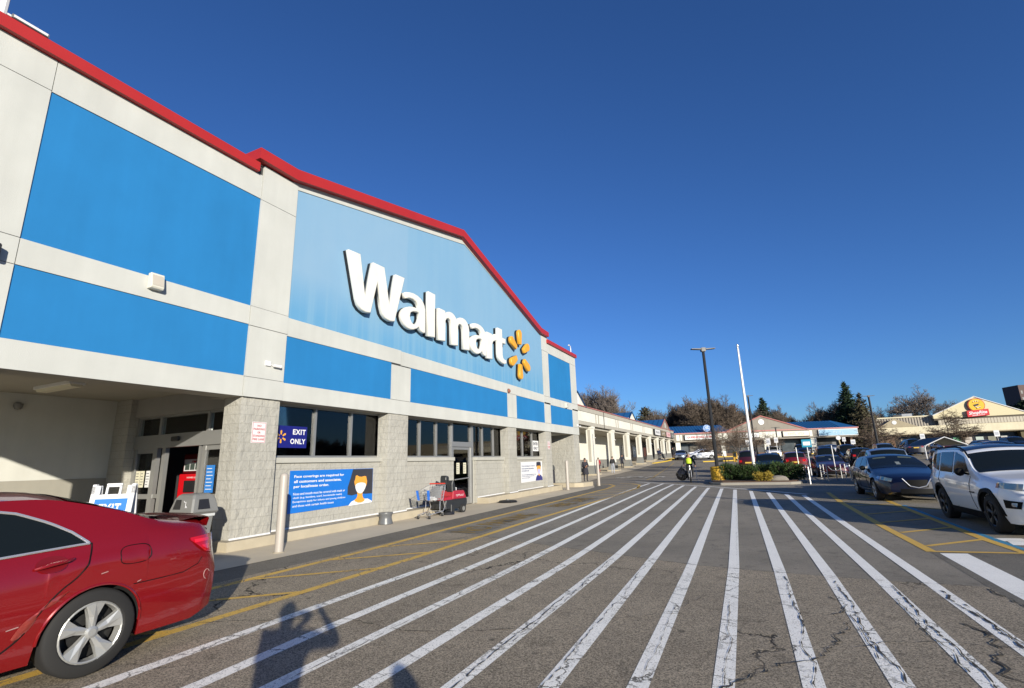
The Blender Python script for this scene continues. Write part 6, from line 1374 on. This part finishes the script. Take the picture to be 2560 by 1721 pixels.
me = bpy.data.meshes.new('bag'); bm.to_mesh(me); bm.free(); me.materials.append(M_signw); b_ = bpy.data.objects.new('bag_film', me); COL.objects.link(b_); b_.parent = o
# sweeper
sw = empty('floor_sweeper', (-9.78, 14.98, .04), rz=rad(-4), label='red and black ride-on floor sweeper parked by the staff door', cat='sweeper')
M_swr = plain('sweeper_red', (.40, .02, .03), .35, var=.1, coat=.5); M_swd = plain('sweeper_dark', (.025, .027, .03), .45, var=.15)
MB().px([(-.75, .22), (.62, .22), (.72, .40), (.70, .60), (-.72, .60), (-.78, .45)], -.42, .42).build('lower_body', M_swd, sw, bevel=.03)
MB().add([(x*.42*a, y, z) for y, z, a in ((-.30, .60, 1), (.68, .60, 1), (.58, .92, .86), (-.18, .96, .86)) for x in (-1, 1)], [(0, 1, 3, 2), (4, 5, 7, 6), (0, 2, 4, 6), (1, 7, 5, 3), (2, 3, 5, 4), (0, 6, 7, 1)]).build('hood', M_swr, sw, bevel=.03)
MB().add([(x*.40*a, y, z) for y, z, a in ((-.80, .58, 1), (-.30, .58, 1), (-.30, .74, .9), (-.72, .70, .9)) for x in (-1, 1)], [(0, 1, 3, 2), (4, 5, 7, 6), (0, 2, 4, 6), (1, 7, 5, 3), (2, 3, 5, 4), (0, 6, 7, 1)]).build('front_deck', M_swr, sw, bevel=.02)
MB().px([(-.14, .94), (.14, .94), (.12, 1.50), (-.05, 1.56), (-.10, 1.48)], -.38, -.08).build('control_tower', M_swd, sw, bevel=.02); MB().quad((-.079, -.05, 1.22), (-.079, .06, 1.22), (-.079, .055, 1.36), (-.079, -.045, 1.36)).build('warning_panel', M_black, sw); MB().add([(-.078, -.02, 1.10), (-.078, .05, 1.10), (-.078, .015, 1.17)], [(0, 1, 2)]).build('warning_mark', M_txw, sw)
MB().px([(-.24, .88), (.0, .92), (.02, 1.0), (-.10, 1.34), (-.20, 1.36), (-.26, 1.2)], .05, .36).build('seat_back', M_swd, sw, bevel=.03); MB().tube([(.1, -.30, .98), (.15, .2, 1.0), (.2, .5, .98)], .03, 6).build('seat_cushion', M_black, sw)
MB().px([(-.02, .94), (.12, .94), (.12, 1.06), (-.02, 1.06)], .2, .3).build('key_box', M_signw, sw)
for x, y, r_ in ((.33, .38, .19), (-.33, .38, .19), (.0, -.55, .15)):
    a = MB().lathe([(.001, -.06), (r_*.55, -.06), (r_*.9, -.055), (r_, -.03), (r_, .03), (r_*.9, .055), (r_*.55, .06), (.001, .06)], (x+(.08 if x > 0 else -.08 if x < 0 else 0), y, r_), 'x', 22).build('wheel', M_rub, sw, smooth=True); MB().lathe([(r_*.5, -.065), (r_*.5, .065)], (x+(.08 if x > 0 else -.08 if x < 0 else 0), y, r_), 'x', 14).build('hub', M_greyp, a)
MB().lathe([(.06, .0), (.26, .03), (.20, .12), (.05, .16)], (.38, -.55, .0), 'z', 22).build('side_brush', M_black, sw); MB().box(.10, .44, -.42, -.18, .04, .42).build('skirt', M_swd, sw, bevel=.02)
lt_ = MB(); 
tt = marks(sw, (.425, .22, .74), (0, 1, 0), .62, .075, M_txw, 4); 
for v in tt.data.vertices: v.co.x = .424-(v.co.z-.6)*.175+.004; 
MB().box(.395, .40, -.02, .50, .66, .68).build('underline', M_txw, sw)

sw.scale = (.82, .82, .80)
# ================================================================== cart corral, shelter, signs in the lot
def corral(x, y0, y1, lab):
    o = empty('cart_rail', (x, y0, zg(y0)), label=lab, cat='rail', group='galvanised cart corral rails'); m = MB(); L = y1-y0; dz = zg(y1)-zg(y0)
    m.tube([(0, 0, 0), (0, .05, .85), (0, .15, .92), (0, L-.15, .92+dz), (0, L-.05, .85+dz), (0, L, dz)], .03, 8); m.tube([(0, .03, .45), (0, L-.03, .45+dz)], .025, 6); m.tube([(0, L/2, dz/2), (0, L/2, .92+dz/2)], .03, 6); m.build('rail', M_steel, o, smooth=True); return o
corral(1.95, 30.6, 34.6, 'front left cart rail beside the island kerb'); corral(3.0, 33.2, 37.0, 'middle cart rail with a bent end'); corral(4.15, 33.8, 37.8, 'right cart rail before the dark sedan')
def post_sign(x, y, h, w_, hh, mt, lab, tilt=0, pr=.03, yaw=0, extra=None, pm=None):
    o = empty('post_sign', (x, y, zg(y)), rz=yaw, label=lab, cat='sign'); MB().tube([(0, 0, 0), (tilt, 0, h)], pr, 6).build('post', pm or M_steel, o)
    p = MB().box(tilt-w_/2, tilt+w_/2, -pr-.012, -pr, h-hh, h+.02).build('plate', mt, o, bevel=.004)
    MB().box(tilt-w_*.36, tilt+w_*.36, -pr-.016, -pr-.012, h-hh*.75, h-hh*.25).build('print', extra or M_txb, o); return o
post_sign(2.38, 35.4, 2.35, .52, .44, plain('cyan_sign', (.03, .30, .45), .4, var=.1), 'light blue cart return sign on a thin post', extra=M_txw, pm=M_signw); 
for x, y in ((1.72, 33.6), (3.6, 35.0)): pass
o = empty('corral_post', (1.72, 33.9, .15), label='leaning thin post at the left of the cart corral', cat='post'); MB().tube([(0, 0, 0), (-.02, 0, 1.9)], .03, 6).build('pipe', M_steel, o)
o = empty('corral_post', (3.55, 34.5, .15), label='tall thin post at the right of the cart corral', cat='post'); MB().tube([(0, 0, 0), (-.02, 0, 1.95)], .03, 6).build('pipe', M_steel, o)
M_palep = plain('pale_print', (.45, .47, .52), .6, var=.2)
M_ybol = plain('yellow_sign_base', (.6, .4, .02), .5, var=.1)
for x, y, h, w_, hh, lab in ((-1.6, 68, 2.75, .42, .55, 'white parking sign left of the flagpole'), (.64, 69, 2.85, .5, .75, 'white double parking sign under the taupe gable'), (1.53, 69.6, 2.9, .42, .6, 'white sign on a yellow base right of the double sign'), (9.2, 75.5, 2.5, .38, .5, 'small pale sign right of the white disc'), (10.5, 78.4, 2.1, .5, .55, 'white sign before the dark evergreen'), (18.6, 82.2, 2.4, .5, .6, 'white sign above the shelter roof on its left'), (24.8, 78.6, 2.5, .5, .7, 'white sign in front of the posters on the right')):
    o = post_sign(x, y, h, w_, hh, M_signw, lab, extra=M_palep)
    if 'yellow' in lab: MB().lathe([(.18, 0), (.18, 1.1)], (0, 0, 0), 'z', 12).build('yellow_sleeve', M_ybol, o)
o = empty('post_sign', (8.34, 72.9, zg(73)), label='white round disc on a tilted tan post in the parking lot', cat='sign'); MB().tube([(.3, 0, 0), (0, 0, 2.4)], .07, 6).build('post', plain('tan_post', (.5, .4, .2), .6), o); MB().lathe([(.25, 0), (.25, .03)], (0, -.1, 2.5), 'y', 20).build('disc', M_signw, o)
o = empty('payment_kiosk', (-3.4, 73, zg(73)), label='yellow donation box by the planted strip', cat='box'); MB().box(-.25, .25, -.25, .25, 0, 1.3).build('cabinet', plain('yellow_box', (.65, .38, .05), .5, var=.1), o, bevel=.05); MB().box(-.12, .12, -.27, -.25, .7, 1.1).build('hatch', M_greyp, o)
# near sign cut by the right picture edge
o = empty('post_sign', (5.42, 14.75, .03), rz=rad(-25), label='pale green sign plate with blue symbol, cut by the right edge above the white car', cat='sign')
MB().tube([(.35, 0, 0), (.35, 0, 2.85)], .03, 8).build('post', M_steel, o); MB().box(.05, .66, -.035, -.03, 2.27, 2.72).build('plate', plain('mint_sign', (.42, .58, .50), .4, var=.06), o, bevel=.004) ; MB().box(.22, .52, -.04, -.036, 2.33, 2.52).build('symbol', M_bann, o); MB().box(.15, .6, -.04, -.036, 2.58, 2.63).build('lettering_bar', plain('sign_green', (.05, .25, .15), .5), o)
MB().box(.16, .60, -.035, -.03, 2.03, 2.2).build('lower_plate', bpy.data.materials['mint_sign'], o, bevel=.004)
# canvas shelter
sh = empty('canvas_shelter', (16.9, 66.8, zg(66.8)), rz=rad(8), label='white framed canvas cart shelter standing among the parked cars', cat='shelter')
M_canv = plain('grey_canvas', (.13, .15, .15), .7, var=.15); M_canv2 = plain('pale_canvas', (.42, .42, .34), .8, var=.1)
W, Lh, H0, H1 = 1.85, 5.0, 1.45, 2.25
MB().add([(-W, 0, H0), (0, 0, H1), (0, Lh, H1), (-W, Lh, H0)], [(0, 1, 2, 3)]).build('canvas_roof', M_canv, sh); MB().add([(W, 0, H0), (0, 0, H1), (0, Lh, H1), (W, Lh, H0)], [(0, 1, 2, 3)]).build('canvas_roof', M_canv2, sh)
fm = MB()
for y in (0, Lh): fm.tube([(-W, y, 0), (-W, y, H0-.25), (-W+.12, y, H0), (0, y, H1), (W-.12, y, H0), (W, y, H0-.25), (W, y, 0)], .05, 6)
fm.tube([(-W, 0, H0-.05), (-W, Lh, H0-.05)], .04, 5); fm.tube([(W, 0, H0-.05), (W, Lh, H0-.05)], .04, 5); fm.build('frame', M_signw, sh)

# ================================================================== people
M_skin = plain('skin', (.45, .25, .17), .6, var=.05); M_hair = plain('dark_hair', (.02, .014, .01), .7, var=.2); M_hairg = plain('grey_cap', (.2, .19, .18), .8, var=.1)
def cloth(nm, c): return plain(nm, c, .85, var=.18, scale=6, obj=True)
def person(loc, rz, lab, H=1.7, top=(.02, .02, .03), legs=(.02, .02, .03), hair=None, coat=False, pose=None, hands=True, vest=None, shoes=(.02, .02, .02), bare_legs=False, skirt=0):
    o = empty('person', loc, rz, lab, 'person'); k = H/1.75; ps = dict(hipL=(.10, 0, .93), hipR=(-.10, 0, .93), knL=(.11, -.03, .50), knR=(-.11, -.02, .50), anL=(.11, .02, .09), anR=(-.11, .02, .09), ftL=(.13, -.15, .04), ftR=(-.13, -.15, .04),
        pel=(0, 0, .97), wst=(0, .0, 1.10), chs=(0, 0, 1.30), nk=(0, 0, 1.46), hd=(0, -.02, 1.62), ht=(0, -.01, 1.70), shL=(.17, 0, 1.42), shR=(-.17, 0, 1.42), elL=(.25, .03, 1.13), elR=(-.25, .03, 1.13), wrL=(.26, -.08, .90), wrR=(-.26, -.08, .90))
    ps.update(pose or {}); names = list(ps); idx = {n: i for i, n in enumerate(names)}
    E = [('pel', 'wst'), ('wst', 'chs'), ('chs', 'nk'), ('nk', 'hd'), ('hd', 'ht'), ('chs', 'shL'), ('chs', 'shR'), ('shL', 'elL'), ('elL', 'wrL'), ('shR', 'elR'), ('elR', 'wrR'), ('pel', 'hipL'), ('pel', 'hipR'), ('hipL', 'knL'), ('knL', 'anL'), ('anL', 'ftL'), ('hipR', 'knR'), ('knR', 'anR'), ('anR', 'ftR')]
    Rr = dict(pel=(.15, .12), wst=(.135, .11), chs=(.165, .12), nk=(.055, .055), hd=(.085, .105), ht=(.06, .075), shL=(.075, .075), shR=(.075, .075), elL=(.05, .05), elR=(.05, .05), wrL=(.03, .03), wrR=(.03, .03), hipL=(.09, .09), hipR=(.09, .09), knL=(.06, .06), knR=(.06, .06), anL=(.042, .042), anR=(.042, .042), ftL=(.04, .03), ftR=(.04, .03))
    if coat: Rr.update(chs=(.19, .15), wst=(.165, .14), pel=(.175, .15), shL=(.09, .09), shR=(.09, .09), elL=(.065, .065), elR=(.065, .065))
    me = bpy.data.meshes.new('tmp'); me.from_pydata([tuple(Vector(ps[n])*k) for n in names], [(idx[a], idx[b]) for a, b in E], []); t = bpy.data.objects.new('tmp', me); COL.objects.link(t)
    sk = t.modifiers.new('s', 'SKIN'); sk.use_smooth_shade = True
    for n in names: me.skin_vertices[0].data[idx[n]].radius = (Rr[n][0]*k, Rr[n][1]*k)
    me.skin_vertices[0].data[idx['pel']].use_root = True; t.modifiers.new('u', 'SUBSURF').levels = 2
    dg = bpy.context.evaluated_depsgraph_get(); dg.update(); bme = bpy.data.meshes.new_from_object(t.evaluated_get(dg)); bpy.data.objects.remove(t); bme.name = 'body'
    mt = [cloth('top_'+lab[:18], top), cloth('legs_'+lab[:18], legs), M_skin, plain('shoes_'+lab[:18], shoes, .6, var=0)]
    bme.materials.clear(); [bme.materials.append(q) for q in mt]
    seg = [(Vector(ps[a])*k, Vector(ps[b])*k, (2 if b in ('hd', 'ht') else 3 if b in ('ftL', 'ftR') else 2 if (bare_legs and b in ('anL', 'anR')) else 1 if b in ('hipL', 'hipR', 'knL', 'knR', 'anL', 'anR') else 0)) for a, b in E]
    def dist(p, a, b): ab = b-a; u = max(0, min(1, (p-a).dot(ab)/max(1e-9, ab.length_squared))); return (p-(a+ab*u)).length
    for f in bme.polygons:
        c = f.center; f.material_index = min(seg, key=lambda s_: dist(c, s_[0], s_[1]))[2]; f.use_smooth = True
    bo = bpy.data.objects.new('body', bme); COL.objects.link(bo); bo.parent = o
    V = lambda n: Vector(ps[n])*k
    # hands: palm and five unequal bent fingers
    if hands:
        for s_, wr, el in ((1, 'wrL', 'elL'), (-1, 'wrR', 'elR')):
            d = (V(wr)-V(el)).normalized(); a = d.cross(Vector((s_, 0, 0)) if abs(d.x) < .9 else Vector((0, 0, 1))).normalized(); n_ = d.cross(a)
            h = MB(); w0 = V(wr); h.tube([w0-d*.01, w0+d*.03, w0+d*.085], [.026, .038, .036], 8)
            for i, L in enumerate((.068, .078, .072, .055)):
                b0 = w0+d*.08+a*(.027-.018*i); h.tube([b0, b0+d*L*.45, b0+d*L*.8+n_*.012, b0+d*L*.95+n_*.03], [.0095, .009, .008, .006], 6)
            b0 = w0+d*.03+a*.034; h.tube([b0, b0+a*.025+d*.02, b0+a*.032+d*.05], [.012, .010, .007], 6); h.build('hand', M_skin, o, smooth=True)
    # face and hair
    hc = V('hd')*.5+V('ht')*.5; fc = (Vector((0, -1, 0))); r_ = .10*k
    hm_ = MB(); rr = []
    for i in range(9):
        th = math.pi*.52*i/8
        rr.append([hc+Vector((math.sin(th)*math.cos(q)*.092, math.sin(th)*math.sin(q)*.112+.012+.02*(1-math.cos(th)), math.cos(th)*.125-.01-(.10 if (hair or '') == 'long' and math.sin(q) > -.2 and i > 6 else 0)))*1. for q in [2*math.pi*j/14 for j in range(15)]])
    hm_.grid(rr).build('hair', M_hair if (hair or 'dark') != 'grey' else M_hairg, o, smooth=True)
    hp = V('hd')
    MB().tube([hp+Vector((0, -.085, .02))*k, hp+Vector((0, -.118, -.015))*k, hp+Vector((0, -.10, -.022))*k], [.008, .013, .008], 6).build('nose', M_skin, o, smooth=True)
    for s_ in (-1, 1):
        MB().lathe([(.001, -.006), (.011, -.004), (.011, .0), (.001, .004)], tuple(hp+Vector((s_*.033, -.092, .028))*k), 'y', 8).build('eye', M_txb, o); MB().lathe([(.001, -.01), (.028, -.006), (.03, .004), (.01, .01)], tuple(hp+Vector((s_*.086, .005, .0))*k), 'x', 8).build('ear', M_skin, o, smooth=True)
    MB().tube([hp+Vector((-.025, -.096, -.045))*k, hp+Vector((0, -.102, -.047))*k, hp+Vector((.025, -.096, -.045))*k], .006, 5).build('mouth', plain('lips', (.3, .1, .09), .5, var=0) if 'lips' not in bpy.data.materials else bpy.data.materials['lips'], o)
    if skirt:
        z0, z1 = skirt; MB().lathe([(.25, z0), (.22, (z0+z1)/2), (.17, z1)], (0, 0, 0), 'z', 18, caps=False).build('coat_skirt', mt[0], o, smooth=True)
    if vest: MB().lathe([(.20, 1.12*k), (.215, 1.25*k), (.20, 1.38*k), (.12, 1.46*k)], (0, V('chs').y, 0), 'z', 16, caps=False).build('vest', vest, o, smooth=True)
    return o
person((-12.3, 37.6, zg(38)), rad(35), 'person in a long black coat standing just past the wide corner pier', 1.72, coat=True, skirt=(.52, 1.08), hair='long', pose=dict(elL=(.24, -.02, 1.13), wrL=(.08, -.26, 1.16), elR=(-.24, -.02, 1.13), wrR=(-.10, -.26, 1.10)))
bpn = person((-14.6, 54.0, .33), rad(180), 'person in a black jacket and pale jeans seen from behind on the arcade walk', 1.74, top=(.012, .012, .016), legs=(.35, .38, .45), coat=True, shoes=(.5, .5, .5), pose=dict(elL=(.27, .03, 1.12), wrL=(.20, -.12, 1.0), elR=(-.27, .03, 1.12), wrR=(-.20, -.12, 1.0)))
o = empty('backpack', (-14.6, 54.0, .33), rz=rad(180), label='dark backpack on the back of the person in pale jeans', cat='bag'); MB().box(-.16, .16, .13, .27, 1.05, 1.45).build('pack', cloth('pack_black', (.03, .03, .035)), o, bevel=.04); MB().tube([(-.12, .13, 1.42), (-.14, 0, 1.5), (-.14, -.12, 1.38)], .015, 4).tube([(.12, .13, 1.42), (.14, 0, 1.5), (.14, -.12, 1.38)], .015, 4).build('strap', M_black, o)
o = empty('handbag', (-14.2, 54.1, 1.02), label='black shoulder bag at the right side of the person in pale jeans', cat='bag'); MB().box(-.16, .16, -.08, .08, -.18, .12).build('pouch', M_black, o, bevel=.04); MB().tube([(-.14, 0, .1), (-.12, 0, .42), (.05, 0, .42), (.14, 0, .1)], .012, 4).build('strap', M_black, o)
person((-16.6, 55.5, .4), rad(200), 'person in a red jacket mostly hidden by the second arcade column', 1.6, top=(.35, .01, .02), legs=(.3, .03, .04), coat=True)
person((-16.0, 63.8, .65), rad(20), 'person in a dark sweater with both arms out between two arcade columns', 1.72, top=(.01, .012, .03), pose=dict(elL=(.34, .0, 1.16), wrL=(.36, -.06, .95), elR=(-.34, .0, 1.16), wrR=(-.38, -.06, .95)))
person((-15.0, 83.5, 1.55), rad(170), 'person in a navy jacket with white print near the far arcade columns', 1.75, top=(.01, .02, .07), coat=True)
person((-13.9, 90.5, 1.75), rad(150), 'person in dark clothes at the end of the yellow arcade kerb', 1.78, top=(.015, .02, .03), coat=True)
# rider with bicycle
RX, RY = -4.35, 34.4; Z0 = zg(RY)
vest = plain('hi_vis_yellow', (.55, .75, .03), .6, var=.08, obj=True)
person((RX, RY, Z0), rad(8), 'rider in a black jacket and neon yellow vest on the bicycle', 1.80, top=(.012, .012, .014), legs=(.012, .012, .014), hair='grey', vest=vest, coat=True,
       pose=dict(pel=(0, .16, 1.0), wst=(0, .14, 1.14), chs=(0, .08, 1.34), nk=(0, .02, 1.49), hd=(0, -.02, 1.62), ht=(0, -.01, 1.72), hipL=(.11, .14, .95), hipR=(-.11, .14, .95), knL=(.16, -.20, .72), knR=(-.16, -.16, .62), anL=(.13, .0, .36), anR=(-.14, -.02, .22), ftL=(.13, -.14, .30), ftR=(-.14, -.16, .16), shL=(.18, .06, 1.44), shR=(-.18, .06, 1.44), elL=(.32, -.02, 1.18), elR=(-.30, -.04, 1.16), wrL=(.33, -.30, 1.0), wrR=(-.33, -.30, 1.04)))
bc = empty('bicycle', (RX, RY, Z0), rz=rad(8), label='black fat-tyred bicycle ridden towards the camera', cat='bicycle')
for y, nm in ((-.62, 'front'), (.50, 'rear')):
    wv = MB(); wv.tube([(0, y+.30*math.cos(q), .34+.30*math.sin(q)) for q in [2*math.pi*i/28 for i in range(29)]], .042, 8, caps=False); wh = wv.build('wheel', M_rub, bc, smooth=True)
    sp = MB(); sp.tube([(0, y+.265*math.cos(q), .34+.265*math.sin(q)) for q in [2*math.pi*i/28 for i in range(29)]], .012, 6, caps=False)
    for i in range(12): q = math.pi*2*i/12; sp.tube([(0, y, .34), (0, y+.26*math.cos(q), .34+.26*math.sin(q))], .003, 3)
    sp.lathe([(.04, -.05), (.04, .05)], (0, y, .34), 'x', 10); sp.build('rim', M_steel, wh)
fr_ = MB(); fr_.tube([(0, -.50, .80), (0, .02, .34)], .028, 8).tube([(0, -.50, .88), (0, .20, .82)], .022, 8).tube([(0, .02, .34), (0, .24, .95)], .022, 8)
for s_ in (-1, 1): fr_.tube([(s_*.05, .50, .34), (s_*.03, .02, .34)], .014, 6).tube([(s_*.05, .50, .34), (s_*.02, .20, .82)], .012, 6)
fr_.build('frame', M_black, bc, smooth=True)
fk = MB()
for s_ in (-1, 1): fk.tube([(s_*.065, -.62, .34), (s_*.06, -.53, .72), (0, -.51, .78)], .018, 6)
fk.tube([(0, -.51, .76), (0, -.46, 1.02)], .02, 8); fk.build('fork', M_chrome, bc, smooth=True)
MB().tube([(-.33, -.30, 1.04), (-.2, -.40, 1.05), (0, -.46, 1.03), (.2, -.40, 1.02), (.33, -.30, 1.0)], .015, 8).build('handlebar', M_black, bc, smooth=True); MB().lathe([(.001, -.05), (.05, -.04), (.05, .02), (.001, .03)], (0, -.58, .92), 'y', 12).build('headlamp', M_chrome, bc)
MB().add([(x, y, z) for z, a in ((.94, 1), (.99, .8)) for x, y in ((-.09*a, .36), (.09*a, .36), (.03*a, .08), (-.03*a, .08))], [(0, 3, 2, 1), (4, 5, 6, 7)]+[(i, (i+1) % 4, 4+(i+1) % 4, 4+i) for i in range(4)]).build('saddle', M_black, bc)
MB().tube([(-.17, .02, .30), (.0, .02, .34), (.16, .02, .38)], .014, 6).build('pedal_crank', M_steel, bc)
def sack(loc, sx, sy, sz_, seed, lab, mt):
    o = empty('rubbish_bag', loc, 0, lab, 'bag'); bm = bmesh.new(); bmesh.ops.create_icosphere(bm, subdivisions=4, radius=1); rn = random.Random(seed)
    for v in bm.verts:
        a = math.atan2(v.co.y, v.co.x); f = 1+.10*math.sin(a*5+v.co.z*2)+.07*math.sin(a*11-v.co.z*4)+.05*math.sin(v.co.z*13+a*3); t = max(0, v.co.z); taper = 1-.62*t**1.3
        v.co = Vector((v.co.x*sx*f*taper, v.co.y*sy*f*taper, v.co.z*sz_))
    me = bpy.data.meshes.new('film'); bm.to_mesh(me); bm.free(); me.materials.append(mt)
    for p in me.polygons: p.use_smooth = True
    b = bpy.data.objects.new('film', me); COL.objects.link(b); b.parent = o
    MB().tube([(0, 0, sz_*.93), (.02, -.02, sz_*1.08), (.05, 0, sz_*1.16)], [.05, .03, .05], 7).build('knot', mt, o, smooth=True); return o
sack((RX-.50, RY-.05, Z0+.52), .34, .30, .42, 5, 'bulging black rubbish bag hanging at the left of the bicycle', plain('black_bin_film', (.015, .015, .017), .22, var=.2, scale=9))
o = empty('crutch', (RX+.40, RY-.22, Z0+.15), label='white walking cane held at the right of the bicycle', cat='cane'); MB().tube([(0, 0, 0), (-.01, -.01, .9)], .017, 6).build('shaft', M_signw, o); MB().tube([(-.06, -.01, .9), (.05, -.01, .9)], .02, 6).build('grip', M_greyp, o); MB().lathe([(.025, -.02), (.02, .03)], (0, 0, 0), 'z', 8).build('rubber_tip', M_black, o)
# the photographer, whose shadow falls into the picture, and a companion beside
sh_dir = Vector((-sd.x, -sd.y, -sd.z))
person((.12, -.36, 0), rad(205.8), 'photographer in a dark jacket holding a phone up, behind the camera', 1.8, top=(.03, .04, .07), legs=(.03, .03, .05), coat=True,
       pose=dict(elR=(-.47, -.12, 1.36), wrR=(-.31, -.22, 1.56), elL=(.20, -.22, 1.22), wrL=(-.10, -.20, 1.50), shR=(-.19, -.02, 1.42)))
o = empty('phone', (0, 0, 1.6), label='black phone held up by the photographer at the camera position', cat='phone')
m_ = MB().box(-.075, .075, -.036, .036, .018, .027); q_ = cam.matrix_world.to_3x3()
m_.v = [tuple(q_ @ Vector(v)) for v in m_.v]; m_.build('case', M_black, o)
person((1.22, -.12, 0), rad(200), 'shorter companion in a hooded coat beside the photographer, behind the camera', 1.30, top=(.1, .05, .08), legs=(.03, .03, .05), coat=True)
